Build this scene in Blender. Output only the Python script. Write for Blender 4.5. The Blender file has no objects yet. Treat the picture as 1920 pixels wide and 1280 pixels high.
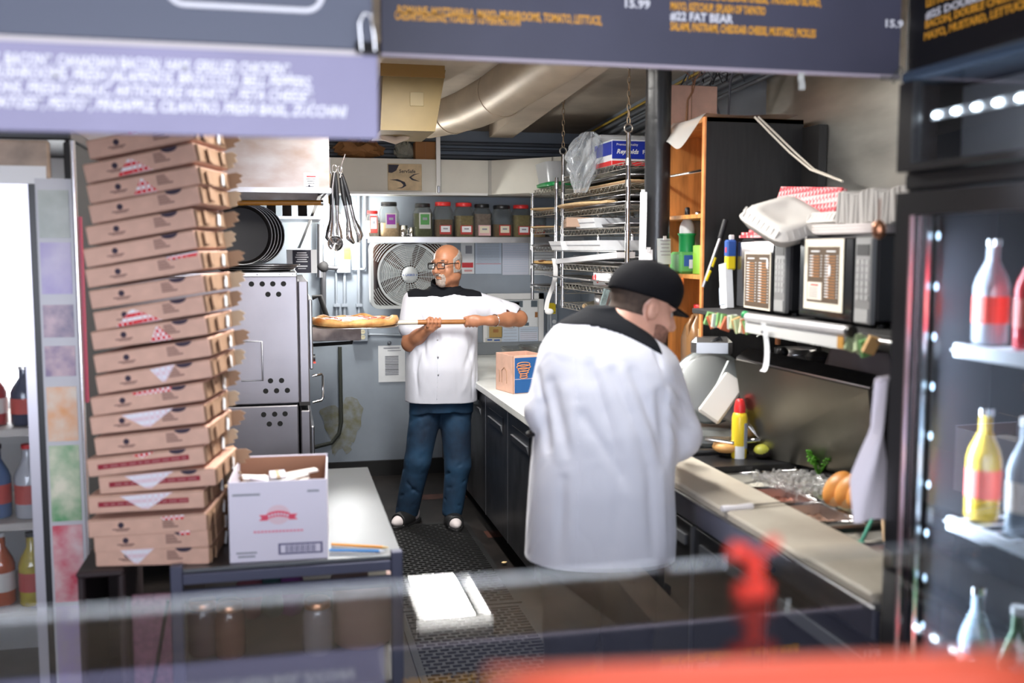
import bpy, bmesh, math, random
import numpy as np
from mathutils import Vector, Matrix
random.seed(7)
SC = bpy.context.scene
COL = SC.collection
PI = math.pi
# ------------------------------------------------------------------ camera
CAM_H = 1.72; YAW = math.radians(13.0); PITCH = math.radians(5.35); FPX = 1867.0
cd = bpy.data.cameras.new('camera'); cam = bpy.data.objects.new('camera', cd); COL.objects.link(cam)
cam.location = (0, 0, CAM_H); cam.rotation_euler = (PI/2-PITCH, 0, -YAW)
cd.sensor_width = 36.0; cd.lens = 36.0*FPX/1920.0; cd.clip_start = 0.02
cd.dof.use_dof = True; cd.dof.focus_distance = 6.0; cd.dof.aperture_fstop = 1.9
SC.camera = cam
# ------------------------------------------------------------------ world, exposure
w = bpy.data.worlds.new('world'); SC.world = w; w.use_nodes = True
w.node_tree.nodes['Background'].inputs[0].default_value = (0.75, 0.85, 1.0, 1)
w.node_tree.nodes['Background'].inputs[1].default_value = 0.35
SC.view_settings.view_transform = 'Standard'; SC.view_settings.look = 'None'
SC.view_settings.exposure = 0.08; SC.view_settings.gamma = 1.0
try: SC.view_settings.use_curve_mapping = False
except Exception: pass
def area(name, loc, rot, sx, sy, power, col):
    ld = bpy.data.lights.new(name, 'AREA'); ld.shape = 'RECTANGLE'; ld.size = sx; ld.size_y = sy
    ld.energy = power; ld.color = col
    o = bpy.data.objects.new(name, ld); COL.objects.link(o); o.location = loc; o.rotation_euler = rot
    return o
# daylight through the shop windows behind the camera
area('daylight', (-0.2, -2.35, 1.75), (PI/2, 0, 0), 4.2, 1.9, 175, (0.79, 0.84, 1.0))
# fluorescent ceiling fixtures (their housings and tubes are built below)
area('kitchen_light', (0.66, 3.2, 2.765), (0, 0, 0), 0.22, 1.15, 40, (1.0, 0.97, 0.92))
area('kitchen_light', (0.66, 4.4, 2.705), (0, 0, 0), 0.22, 1.0, 75, (1.0, 0.97, 0.92))
area('dining_light', (0.1, 0.2, 3.02), (0, 0, 0), 1.1, 1.1, 12, (0.95, 0.96, 1.0))
# ------------------------------------------------------------------ pixel helper (real depth given each time)
_f = Vector((math.sin(YAW)*math.cos(PITCH), math.cos(YAW)*math.cos(PITCH), -math.sin(PITCH)))
_r = Vector((math.cos(YAW), -math.sin(YAW), 0)); _u = _r.cross(_f)
def at(u, v, X=None, Y=None, Z=None):
    d = _f + _r*((u-960)/FPX) - _u*((v-640)/FPX)
    t = X/d.x if X is not None else (Y/d.y if Y is not None else (Z-CAM_H)/d.z)
    return Vector((0, 0, CAM_H)) + d*t
# ------------------------------------------------------------------ materials
MATS = {}
def mat(name, col, rough=0.5, metal=0.0, var=0.0, scale=8.0, bump=0.0, bscale=60.0, alpha=None,
        trans=0.0, emit=0.0, stretch=None, sheen=0.0, coat=0.0, ior=None, col2=None, spec=None, sss=0.0):
    if name in MATS: return MATS[name]
    m = bpy.data.materials.new(name); m.use_nodes = True; nt = m.node_tree; b = nt.nodes['Principled BSDF']
    c = tuple(col)+(1,)
    b.inputs['Base Color'].default_value = c; b.inputs['Roughness'].default_value = rough; b.inputs['Metallic'].default_value = metal
    if trans: b.inputs['Transmission Weight'].default_value = trans
    if coat: b.inputs['Coat Weight'].default_value = coat
    if ior: b.inputs['IOR'].default_value = ior
    if spec is not None: b.inputs['Specular IOR Level'].default_value = spec
    if sheen: b.inputs['Sheen Weight'].default_value = sheen
    if sss:
        b.inputs['Subsurface Weight'].default_value = sss; b.inputs['Subsurface Radius'].default_value = (0.012, 0.005, 0.003)
    if emit:
        b.inputs['Emission Color'].default_value = c; b.inputs['Emission Strength'].default_value = emit
    if var or bump:
        tc = nt.nodes.new('ShaderNodeTexCoord'); mp = nt.nodes.new('ShaderNodeMapping'); nt.links.new(tc.outputs['Object'], mp.inputs[0])
        if stretch: mp.inputs['Scale'].default_value = stretch
    if var:
        n = nt.nodes.new('ShaderNodeTexNoise'); n.inputs['Scale'].default_value = scale; n.inputs['Detail'].default_value = 6
        nt.links.new(mp.outputs[0], n.inputs['Vector'])
        r = nt.nodes.new('ShaderNodeValToRGB'); nt.links.new(n.outputs['Fac'], r.inputs[0])
        r.color_ramp.elements[0].position = 0.3; r.color_ramp.elements[1].position = 0.7
        lo = tuple(max(0, x*(1-var)) for x in col); hi = tuple(min(1, x*(1+var)) for x in col)
        if col2: hi = tuple(col); lo = tuple(col2)
        r.color_ramp.elements[0].color = lo+(1,); r.color_ramp.elements[1].color = hi+(1,)
        nt.links.new(r.outputs[0], b.inputs['Base Color'])
    if bump:
        n2 = nt.nodes.new('ShaderNodeTexNoise'); n2.inputs['Scale'].default_value = bscale; n2.inputs['Detail'].default_value = 4
        nt.links.new(mp.outputs[0], n2.inputs['Vector'])
        bp = nt.nodes.new('ShaderNodeBump'); bp.inputs['Strength'].default_value = bump; bp.inputs['Distance'].default_value = 0.01
        nt.links.new(n2.outputs['Fac'], bp.inputs['Height']); nt.links.new(bp.outputs[0], b.inputs['Normal'])
    MATS[name] = m
    return m
def clear_mat(name, tint=(1, 1, 1), tr=0.8, rough=0.05, gloss=(1, 1, 1)):
    if name in MATS: return MATS[name]
    m = bpy.data.materials.new(name); m.use_nodes = True; nt = m.node_tree; nt.nodes.clear()
    out = nt.nodes.new('ShaderNodeOutputMaterial'); t = nt.nodes.new('ShaderNodeBsdfTransparent'); t.inputs[0].default_value = tuple(tint)+(1,)
    g = nt.nodes.new('ShaderNodeBsdfPrincipled'); g.inputs['Base Color'].default_value = tuple(gloss)+(1,); g.inputs['Roughness'].default_value = rough
    mx = nt.nodes.new('ShaderNodeMixShader'); lw = nt.nodes.new('ShaderNodeLayerWeight'); lw.inputs[0].default_value = 0.35
    mr = nt.nodes.new('ShaderNodeMapRange'); mr.inputs['To Min'].default_value = 1-tr; mr.inputs['To Max'].default_value = min(1, 1-tr+0.6)
    nt.links.new(lw.outputs['Facing'], mr.inputs['Value']); nt.links.new(mr.outputs[0], mx.inputs[0])
    nt.links.new(t.outputs[0], mx.inputs[1]); nt.links.new(g.outputs[0], mx.inputs[2]); nt.links.new(mx.outputs[0], out.inputs[0])
    MATS[name] = m; return m
def checker_mat(name, c1, c2, scale, rough=0.7):
    if name in MATS: return MATS[name]
    m = bpy.data.materials.new(name); m.use_nodes = True; nt = m.node_tree; b = nt.nodes['Principled BSDF']
    tc = nt.nodes.new('ShaderNodeTexCoord'); ck = nt.nodes.new('ShaderNodeTexChecker'); ck.inputs['Scale'].default_value = scale
    mp = nt.nodes.new('ShaderNodeMapping'); mp.inputs['Rotation'].default_value = (0.02, 0.03, 0.75); mp.inputs['Location'].default_value = (0.0013, 0.0017, 0.0021)
    nt.links.new(tc.outputs['Object'], mp.inputs[0]); nt.links.new(mp.outputs[0], ck.inputs['Vector'])
    ck.inputs['Color1'].default_value = tuple(c1)+(1,); ck.inputs['Color2'].default_value = tuple(c2)+(1,)
    nt.links.new(ck.outputs['Color'], b.inputs['Base Color']); b.inputs['Roughness'].default_value = rough
    MATS[name] = m; return m
STEEL = mat('brushed_steel', (0.62, 0.62, 0.63), 0.28, 1.0, 0.12, 5, 0.02, 40)
STEEL_D = mat('dull_steel', (0.42, 0.42, 0.44), 0.35, 1.0, 0.2, 6)
CHROME = mat('chrome', (0.8, 0.79, 0.78), 0.12, 1.0)
BLACK = mat('black_plastic', (0.012, 0.012, 0.014), 0.35)
BLACK_M = mat('black_matte', (0.018, 0.017, 0.018), 0.75)
WHITE = mat('white_plastic', (0.82, 0.82, 0.82), 0.4)
PAPER = mat('white_paper', (0.80, 0.82, 0.84), 0.8, 0, 0.04, 12)
PRINT = mat('grey_print', (0.28, 0.29, 0.33), 0.8)
PRINT_D = mat('dark_print', (0.05, 0.05, 0.07), 0.8)
PRINT_R = mat('red_print', (0.65, 0.05, 0.06), 0.7)
PRINT_B = mat('blue_print', (0.03, 0.10, 0.38), 0.6)
RED = mat('red_plastic', (0.72, 0.03, 0.03), 0.35)
YELLOW = mat('yellow_plastic', (0.9, 0.68, 0.02), 0.4)
GREEN = mat('green_plastic', (0.02, 0.32, 0.09), 0.35)
CARD = mat('kraft_cardboard', (0.68, 0.42, 0.32), 0.85, 0, 0.08, 20)
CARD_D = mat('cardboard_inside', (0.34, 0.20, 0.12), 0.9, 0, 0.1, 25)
WOOD = mat('cabinet_wood', (0.50, 0.22, 0.06), 0.5, 0, 0.35, 6, stretch=(6, 6, 0.6))
WOOD_L = mat('light_wood', (0.66, 0.46, 0.24), 0.55, 0, 0.15, 10, stretch=(0.5, 6, 6))
CLEAR = clear_mat('clear_plastic', (0.93, 0.94, 0.93), 0.90, 0.10, (0.2, 0.2, 0.19))
CHECK = checker_mat('red_checked_paper', (0.72, 0.03, 0.04), (0.86, 0.82, 0.82), 95)
CHECKP = checker_mat('pale_checked_paper', (0.78, 0.60, 0.66), (0.80, 0.78, 0.84), 85)
# ------------------------------------------------------------------ mesh builder
class MB:
    def __init__(s): s.v = []; s.f = []; s.sm = []
    def add(s, vs, fs, smooth=False):
        o = len(s.v); s.v += [tuple(p) for p in vs]; s.f += [tuple(i+o for i in q) for q in fs]; s.sm += [smooth]*len(fs); return s
    def box(s, c, d, rot=None):
        x, y, z = d[0]/2, d[1]/2, d[2]/2
        vs = [Vector(p) for p in ((-x,-y,-z),(x,-y,-z),(x,y,-z),(-x,y,-z),(-x,-y,z),(x,-y,z),(x,y,z),(-x,y,z))]
        if rot is not None: vs = [rot @ p for p in vs]
        c = Vector(c)
        return s.add([p+c for p in vs], [(0,3,2,1),(4,5,6,7),(0,1,5,4),(1,2,6,5),(2,3,7,6),(3,0,4,7)])
    def bb(s, a, b): # box from corners
        a = Vector(a); b = Vector(b); d = b-a
        return s.box((a+b)/2, (abs(d.x), abs(d.y), abs(d.z)))
    def rbox(s, c, d, r=0.004, rot=None): # chamfered box
        x, y, z = d[0]/2, d[1]/2, d[2]/2; r = min(r, x*0.9, y*0.9, z*0.9); vs = []; fs = []
        for sx in (-1, 1):
            for sy in (-1, 1):
                for sz in (-1, 1):
                    vs += [Vector((sx*x, sy*(y-r), sz*(z-r))), Vector((sx*(x-r), sy*y, sz*(z-r))), Vector((sx*(x-r), sy*(y-r), sz*z))]
        bm = bmesh.new(); bv = [bm.verts.new(p) for p in vs]; bmesh.ops.convex_hull(bm, input=bv)
        bmesh.ops.recalc_face_normals(bm, faces=bm.faces); bm.verts.index_update()
        vs = [v.co.copy() for v in bm.verts]; fs = [[v.index for v in f.verts] for f in bm.faces]; bm.free()
        if rot is not None: vs = [rot @ p for p in vs]
        c = Vector(c); return s.add([p+c for p in vs], fs)
    def cyl(s, a, b, r, r2=None, n=16, caps=True, smooth=True):
        a = Vector(a); b = Vector(b); r2 = r if r2 is None else r2; d = (b-a).normalized()
        t = Vector((1, 0, 0)) if abs(d.x) < 0.9 else Vector((0, 1, 0)); e1 = d.cross(t).normalized(); e2 = d.cross(e1)
        vs = []
        for p, q in ((a, r), (b, r2)):
            for i in range(n):
                an = 2*PI*i/n; vs.append(p + e1*(q*math.cos(an)) + e2*(q*math.sin(an)))
        s.add(vs, [(i, (i+1) % n, n+(i+1) % n, n+i) for i in range(n)], smooth)
        if caps:
            s.add(vs[:n], [tuple(range(n))[::-1]]); s.add(vs[n:], [tuple(range(n))])
        return s
    def tube(s, pts, r, n=8, closed=False, smooth=True):
        pts = [Vector(p) for p in pts]; m = len(pts); vs = []; fs = []; prev = None
        for i, p in enumerate(pts):
            if closed: d = (pts[(i+1) % m]-pts[i-1]).normalized()
            else: d = (pts[min(i+1, m-1)]-pts[max(i-1, 0)]).normalized()
            if prev is None:
                t = Vector((0, 0, 1)) if abs(d.z) < 0.9 else Vector((1, 0, 0)); e1 = d.cross(t).normalized()
            else:
                e1 = prev - d*prev.dot(d)
                e1 = e1.normalized() if e1.length > 1e-6 else d.orthogonal().normalized()
            prev = e1; e2 = d.cross(e1); rr = r[i] if isinstance(r, (list, tuple)) else r
            for k in range(n):
                an = 2*PI*k/n; vs.append(p+e1*(rr*math.cos(an))+e2*(rr*math.sin(an)))
        for i in range(m if closed else m-1):
            j = (i+1) % m
            for k in range(n): fs.append((i*n+k, i*n+(k+1) % n, j*n+(k+1) % n, j*n+k))
        s.add(vs, fs, smooth)
        if not closed:
            s.add(vs[:n], [tuple(range(n))]); s.add(vs[-n:], [tuple(range(n))[::-1]])
        return s
    def lathe(s, c, prof, n=24, axis='z', smooth=True, sq=0.0, sx=1.0, sy=1.0):
        c = Vector(c); vs = []; fs = []; m = len(prof)
        for r, z in prof:
            for k in range(n):
                an = 2*PI*k/n; ca, sa = math.cos(an), math.sin(an); f = 1.0
                if sq: f = 1.0/((abs(ca)**sq+abs(sa)**sq)**(1.0/sq))
                p = Vector((r*f*ca*sx, r*f*sa*sy, z))
                if axis == 'y': p = Vector((p.x, p.z, p.y))
                if axis == 'x': p = Vector((p.z, p.x, p.y))
                vs.append(c+p)
        for i in range(m-1):
            for k in range(n): fs.append((i*n+k, i*n+(k+1) % n, (i+1)*n+(k+1) % n, (i+1)*n+k))
        s.add(vs, fs, smooth)
        s.add(vs[:n], [tuple(range(n))[::-1]]); s.add(vs[-n:], [tuple(range(n))])
        return s
    def prism(s, poly, z0, z1, M=None): # polygon in xy extruded in z, then transformed
        n = len(poly); vs = [Vector((p[0], p[1], z0)) for p in poly]+[Vector((p[0], p[1], z1)) for p in poly]
        if M is not None: vs = [M @ p for p in vs]
        return s.add(vs, [tuple(range(n))[::-1], tuple(range(n, 2*n))]+[(i, (i+1) % n, n+(i+1) % n, n+i) for i in range(n)])
    def quad(s, a, b, c, d, t=0.0006): # thin sheet from four corners
        a, b, c, d = map(Vector, (a, b, c, d)); nrm = (b-a).cross(d-a).normalized()*t
        return s.add([a, b, c, d, a+nrm, b+nrm, c+nrm, d+nrm], [(0,3,2,1),(4,5,6,7),(0,1,5,4),(1,2,6,5),(2,3,7,6),(3,0,4,7)])
    def grid(s, fn, nu, nv, thick=0.0, smooth=True): # sheet fn(u,v)->Vector
        vs = [fn(i/nu, j/nv) for j in range(nv+1) for i in range(nu+1)]
        fs = [(j*(nu+1)+i, j*(nu+1)+i+1, (j+1)*(nu+1)+i+1, (j+1)*(nu+1)+i) for j in range(nv) for i in range(nu)]
        return s.add(vs, fs, smooth)
    def ball(s, c, r, n=16, m=10, rot=None):
        c = Vector(c); r = (r, r, r) if not isinstance(r, (tuple, list)) else r; vs = []; fs = []
        for j in range(m+1):
            th = PI*j/m
            for k in range(n):
                ph = 2*PI*k/n; p = Vector((r[0]*math.sin(th)*math.cos(ph), r[1]*math.sin(th)*math.sin(ph), r[2]*math.cos(th)))
                if rot is not None: p = rot @ p
                vs.append(c+p)
        for j in range(m):
            for k in range(n): fs.append((j*n+k, (j+1)*n+k, (j+1)*n+(k+1) % n, j*n+(k+1) % n))
        return s.add(vs, fs, True)
    def build(s, name, material, parent=None, bevel=0.0):
        me = bpy.data.meshes.new(name); me.from_pydata(s.v, [], s.f); me.materials.append(material)
        me.polygons.foreach_set('use_smooth', s.sm); me.update()
        o = bpy.data.objects.new(name, me); COL.objects.link(o)
        if parent is not None: o.parent = parent
        if bevel:
            md = o.modifiers.new('bevel', 'BEVEL'); md.width = bevel; md.segments = 2; md.limit_method = 'ANGLE'
        return o
def tag(o, label, cat, group=None, kind=None):
    o['label'] = label; o['category'] = cat
    if group: o['group'] = group
    if kind: o['kind'] = kind
    return o
def thing(name, label, cat, loc=(0, 0, 0), rz=0.0, group=None, rot=None):
    o = bpy.data.objects.new(name, None); COL.objects.link(o); o.empty_display_size = 0.05
    o.location = loc; o.rotation_euler = rot if rot is not None else (0, 0, rz)
    return tag(o, label, cat, group)
def struct(o, label=None, cat=None):
    o['kind'] = 'structure'
    if label: o['label'] = label
    if cat: o['category'] = cat
    return o
FONT = bpy.data.fonts.load('<builtin>') if not bpy.data.fonts else bpy.data.fonts[0]
def text(name, body, size, M, material, parent=None, shear=0.0, bold=0.0, ext=0.0008, sx=1.0, align='LEFT', width=None):
    cu = bpy.data.curves.new('t', 'FONT'); cu.body = body; cu.size = size; cu.shear = shear; cu.offset = bold*size
    cu.extrude = ext; cu.align_x = align; cu.resolution_u = 2
    o = bpy.data.objects.new('t', cu); COL.objects.link(o)
    dg = bpy.context.evaluated_depsgraph_get(); me = bpy.data.meshes.new_from_object(o.evaluated_get(dg))
    bpy.data.objects.remove(o); bpy.data.curves.remove(cu)
    if width and len(me.vertices):
        xs = [v.co.x for v in me.vertices]; sx = width/(max(xs)-min(xs))
    me.transform(M @ Matrix.Diagonal((sx, 1, 1, 1))); me.name = name; me.materials.clear(); me.materials.append(material)
    o = bpy.data.objects.new(name, me); COL.objects.link(o); o.parent = parent
    return o
# matrix whose xy plane faces the viewer: text facing -Y, -X
def face_my(p): return Matrix.Translation(p) @ Matrix(((1,0,0,0),(0,0,-1,0),(0,1,0,0),(0,0,0,1)))
def face_mx(p): return Matrix.Translation(p) @ Matrix(((0,0,-1,0),(-1,0,0,0),(0,1,0,0),(0,0,0,1)))
def ident(): return Matrix.Identity(4)
# ================================================================== the setting
RW = 2.28    # right wall X
BW = 7.5     # back wall Y
LW = -2.5
FW = -2.5
def ceil_z(y): return 2.60 + (BW-y)*math.tan(math.radians(3.2))
wall_mat = mat('grey_blue_wall_paint', (0.30, 0.345, 0.40), 0.55, 0, 0.10, 3.0, 0.03, 30)
floor_mat = mat('dark_greasy_floor', (0.013, 0.010, 0.009), 0.5, 0, 0.6, 5, 0.06, 40)
o = MB().bb((LW, FW, -0.08), (RW+0.3, BW+0.2, 0.0)).build('floor', floor_mat); struct(o)
wb = struct(MB().bb((LW, BW, 0), (RW+0.3, BW+0.15, 3.4)).build('wall_back', wall_mat))
wr = struct(MB().bb((RW, FW, 0), (RW+0.15, BW, 3.4)).build('wall_right', wall_mat))
struct(MB().bb((LW-0.15, FW, 0), (LW, BW, 3.4)).build('wall_left', mat('left_wall_paint', (0.35, 0.33, 0.34), 0.7)))
# front wall of the shop with its window openings (behind the camera)
fw = MB(); fw.bb((LW, FW-0.15, 0), (RW, FW, 0.75)); fw.bb((LW, FW-0.15, 2.75), (RW, FW, 3.4))
fw.bb((LW, FW-0.15, 0.75), (-2.35, FW, 2.75)); fw.bb((1.95, FW-0.15, 0.75), (RW, FW, 2.75))
struct(fw.build('wall_front', mat('front_wall_paint', (0.5, 0.5, 0.5), 0.7)))
g = MB()
for x in (-2.35, -0.92, 0.51, 1.9): g.bb((x, FW-0.11, 0.75), (x+0.05, FW-0.04, 2.75))
g.bb((-2.35, FW-0.11, 0.75), (1.95, FW-0.04, 0.80)); g.bb((-2.35, FW-0.11, 2.70), (1.95, FW-0.04, 2.75))
win = struct(g.build('window_1', mat('window_frame_metal', (0.12, 0.12, 0.13), 0.4, 0.8)))
dm = mat('daylit_street', (0.9, 0.95, 1.0), 1.0, emit=2.6)
MB().bb((-2.32, FW-0.14, 0.78), (1.92, FW-0.125, 2.72)).build('pane', dm, win)
cm = mat('ceiling_paint', (0.50, 0.44, 0.36), 0.8, 0, 0.25, 2.5)
me = MB().add([(LW, FW, ceil_z(FW)), (RW, FW, ceil_z(FW)), (RW, BW, ceil_z(BW)), (LW, BW, ceil_z(BW)),
               (LW, FW, 3.6), (RW, FW, 3.6), (RW, BW, 3.4), (LW, BW, 3.4)],
              [(0,1,2,3),(7,6,5,4),(0,4,5,1),(1,5,6,2),(2,6,7,3),(3,7,4,0)])
struct(me.build('ceiling', cm))
# ceiling beam running to the back on the right
bm_ = MB(); bm_.add([(1.45, 7.0, 2.50), (1.62, 7.0, 2.50), (1.62, 3.6, 2.50+0.056*3.4), (1.45, 3.6, 2.50+0.056*3.4),
                     (1.45, 7.0, 2.70), (1.62, 7.0, 2.70), (1.62, 3.6, 2.92), (1.45, 3.6, 2.92)],
                    [(0,1,2,3),(4,7,6,5),(0,4,5,1),(1,5,6,2),(2,6,7,3),(3,7,4,0)])
struct(bm_.build('trim_1', mat('beam_paint', (0.46, 0.39, 0.31), 0.75, 0, 0.2, 3)))
struct(MB().bb((LW, BW-0.03, 0), (RW, BW, 0.115)).build('baseboard_back', mat('black_rubber_base', (0.012, 0.012, 0.012), 0.5)))
# patch of mould stain on the back wall by the oven (own shape, darker paint worn through)
st = MB(); random.seed(77)
st.prism([(0.42+(0.13+0.05*math.sin(3*a)+random.uniform(-.02, .02))*math.cos(a), 0.38+(0.24+0.06*math.sin(2*a+1)+random.uniform(-.03, .03))*math.sin(a)) for a in [2*PI*k/40 for k in range(40)]], 0, 0.002, Matrix(((1, 0, 0, 0), (0, 0, -1, BW-0.0005), (0, 1, 0, 0), (0, 0, 0, 1))))
stm = mat('stained_wall_paint', (0.28, 0.31, 0.33), 0.6, 0, 0.6, 18, col2=(0.19, 0.18, 0.09))
st.build('stain', stm, wb)
# stainless sheet on the right wall above the prep area
sp = MB().bb((RW-0.02, 2.0, 1.0), (RW-0.001, 4.42, 3.0)).build('steel_sheet', mat('stainless_wall_sheet', (0.66, 0.65, 0.60), 0.36, 1.0, 0.35, 2.5, stretch=(1, 0.5, 2)), wr)
# dark painted wall below the shelf level behind the slicer
MB().bb((RW-0.015, 2.0, 0), (RW-0.002, 6.0, 1.0)).build('dark_panel', BLACK_M, wr)
# white soffit boxed across the back and angling toward the right wall
sofm = mat('soffit_cream_paint', (0.72, 0.70, 0.62), 0.5, 0, 0.05, 5)
p0 = (-0.9, 7.08); p1 = (1.47, 7.08); p2 = (2.27, 6.25); p3 = (2.27, 7.49); p4 = (-0.9, 7.49)
s = MB(); s.prism([p0, p1, p2, p3, p4], 2.105, 2.345); so = struct(s.build('trim_2', sofm))
sm_ = MB()
sm_.box((1.115, 7.076, 2.225), (0.006, 0.004, 0.235)); sm_.box((1.47, 7.072, 2.225), (0.02, 0.012, 0.24))
for q in (0.45,): sm_.box((1.47+0.8*q, 7.08-0.83*q-0.003, 2.225), (0.006, 0.006, 0.235))
sm_.build('panel_joint', mat('joint_grey', (0.45, 0.44, 0.40), 0.7), so)  # grey strips over the soffit panel joints
MB().bb((-0.9, 7.05, 2.095), (1.45, 7.08, 2.112)).build('lower_lip', mat('white_paint', (0.85, 0.85, 0.82), 0.45), so)
# conduits along the top of the back wall and the right wall
cond = mat('painted_conduit', (0.16, 0.175, 0.20), 0.5, 0.3)
c = MB()
for i, (z, r) in enumerate(((2.40, 0.018), (2.455, 0.012), (2.50, 0.016))): c.cyl((-0.9, 7.46, z), (RW, 7.46, z), r, n=8)
t = c.build('ceiling_conduit', cond, wb)
c = MB()
for i, (z, r) in enumerate(((2.42, 0.02), (2.47, 0.014), (2.51, 0.014), (2.36, 0.012))):
    c.tube([(RW-0.04-0.012*i, 7.45, z), (RW-0.04-0.012*i, 5.5, z+0.10), (RW-0.04, 4.2, z+0.17)], r, n=8)
c.build('ceiling_conduit', cond, wr)
MB().tube([(RW-0.075, 7.4, 2.535), (RW-0.075, 5.5, 2.64), (RW-0.07, 4.2, 2.71)], 0.008, n=6).build('yellow_cable', mat('yellow_cable', (0.55, 0.38, 0.05), 0.6), wr)
c = MB()
for y in (6.6, 5.9): c.cyl((RW-0.02, y, 2.45), (RW-0.02, y, 1.9), 0.008, n=8)
c.build('drop_conduit', cond, wr)
# fluorescent fixtures on the ceiling, out of view behind the menu boards
tube_m = mat('fluorescent_tube', (1.0, 0.98, 0.95), 0.5, emit=9.0)
for (y0, y1, zz, lab) in ((2.6, 3.8, 2.85, 'white ceiling light fixture with two tubes, nearest the menu boards'), (3.88, 4.92, 2.79, 'white ceiling light fixture with two tubes, farther into the kitchen')):
    f = thing('ceiling_light', lab, 'ceiling light', (0.66, (y0+y1)/2, zz), group='kitchen ceiling lights')
    L = y1-y0
    MB().rbox((0, 0, 0.0), (0.30, L, 0.07), 0.01).build('housing', WHITE, f)
    for sx in (-0.155, 0.155): MB().bb((sx-0.004, -L/2, -0.135), (sx+0.004, L/2, 0.03)).build('added_side_shield', WHITE, f)  # side and end shields added, unseen, to keep tube light off the duct box
    for sy in (-L/2+0.004, L/2-0.004): MB().bb((-0.155, sy-0.004, -0.135), (0.155, sy+0.004, 0.03)).build('added_end_shield', WHITE, f)
    for sx in (-0.075, 0.075):
        MB().cyl((sx, -L/2+0.03, -0.05), (sx, L/2-0.03, -0.05), 0.016, n=12).build('tube', tube_m, f)

# black rubber anti-fatigue mat with slotted holes, in two lengths along the aisle
matm = mat('black_rubber_mat', (0.010, 0.010, 0.010), 0.55)
for (x0, x1, y0, y1, lab) in ((0.50, 1.10, 4.55, 6.05, 'black slotted rubber floor mat under the chef'), (0.50, 1.10, 3.02, 4.53, 'black slotted rubber floor mat beside the steel table')):
    t = thing('floor_mat', lab, 'floor mat', (x0, y0, 0.0), group='rubber floor mats')
    W_, L_ = x1-x0, y1-y0; e = MB()
    e.bb((0, 0, 0), (W_, 0.03, 0.012)); e.bb((0, L_-0.03, 0), (W_, L_, 0.012)); e.bb((0, 0.03, 0), (0.03, L_-0.03, 0.012)); e.bb((W_-0.03, 0.03, 0), (W_, L_-0.03, 0.012)); e.build('border', matm, t)
    g = MB(); ny = int((L_-0.06)/0.034); nx = int((W_-0.06)/0.05)
    for j in range(ny+1): g.bb((0.03, 0.03+j*0.034-0.005, 0.0), (W_-0.03, 0.03+j*0.034+0.005, 0.012))
    for j in range(ny):
        for i in range(nx):
            xx = 0.03+(i+0.5*(j % 2)+0.25)*0.05; g.bb((xx-0.006, 0.03+j*0.034+0.005, 0.0), (xx+0.006, 0.03+(j+1)*0.034-0.005, 0.012))
    o = g.build('lattice', matm, t); o['kind'] = 'stuff'
p = at(945, 1055, Z=0.014); t = thing('food_scrap', 'small pale food scrap dropped on the floor mat', 'food scrap', (p.x, p.y, 0.013)); MB().ball((0, 0, 0.004), (0.014, 0.012, 0.005), 10, 6).build('crumb', mat('scrap_tan', (0.7, 0.5, 0.25), 0.7), t); MB().ball((0.012, 0.006, 0.003), (0.007, 0.006, 0.004), 8, 6).build('crumb', mat('scrap_tan', (0.7, 0.5, 0.25)), t)
for (u, v, w_) in ((825, 930, 0.18), (880, 905, 0.12), (935, 1000, 0.08)):
    p = at(u, v, Z=0.0005); MB().bb((p.x-w_, p.y-0.07, 0.0), (p.x+w_, p.y+0.07, 0.0008)).build('worn_tile', mat('worn_red_tile', (0.075, 0.030, 0.022), 0.5, 0, 0.5, 12), bpy.data.objects['floor'])
# ================================================================== back of the kitchen
# ---- range hood (front face toward the camera at Y=5.0)
hood = thing('range_hood', 'stainless steel range hood with brown smears above the pizza oven', 'range hood', (0, 0, 2.0))
s = MB(); s.add([(-0.95,5.0,0.0),(0.238,5.0,0.0),(0.238,6.6,0.0),(-0.95,6.6,0.0),(-0.95,5.0,0.62),(0.238,5.0,0.62),(0.238,6.6,0.62),(-0.95,6.6,0.62)],
      [(4,5,6,7),(0,1,5,4),(1,2,6,5),(2,3,7,6),(3,0,4,7)])
hm = mat('smeared_hood_steel', (0.44, 0.40, 0.385), 0.36, 1.0, 0.25, 4, col2=(0.32, 0.24, 0.20), stretch=(1.5, 1, 3))
s.build('shell', hm, hood)
l = MB(); l.bb((-0.95, 4.985, -0.012), (0.245, 5.005, 0.012)); l.bb((0.225, 5.0, -0.012), (0.245, 6.6, 0.012)); l.build('rim', STEEL, hood)
n = MB()
n.quad((0.115, 4.9985, 0.006), (0.185, 4.9985, 0.006), (0.185, 4.9985, 0.085), (0.115, 4.9985, 0.085), 0.001)
nt_ = n.build('warning_sticker', PAPER, hood)
q = MB(); q.box((0.150, 4.9968, 0.068), (0.045, 0.0008, 0.007)); q.build('sticker_heading', PRINT_R, nt_)
q = MB()
for k in range(3): q.box((0.150, 4.9968, 0.055-0.010*k), (0.05-0.008*k, 0.0008, 0.003))
q.box((0.142, 4.9968, 0.020), (0.04, 0.0008, 0.004)); q.box((0.140, 4.9968, 0.022), (0.008, 0.0008, 0.012))
q.build('sticker_text', PRINT_D, nt_)
for i in range(12):
    x = -0.90+0.094*i; b = MB(); b.box((x, 6.35, -0.04), (0.055, 0.02, 0.11), Matrix.Rotation(math.radians(-30), 3, 'X')); b.build('baffle', STEEL_D, hood)
b = MB(); b.bb((-0.95, 5.8, -0.115), (0.235, 6.6, -0.10)); b.build('grease_trough', STEEL, hood)
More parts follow.
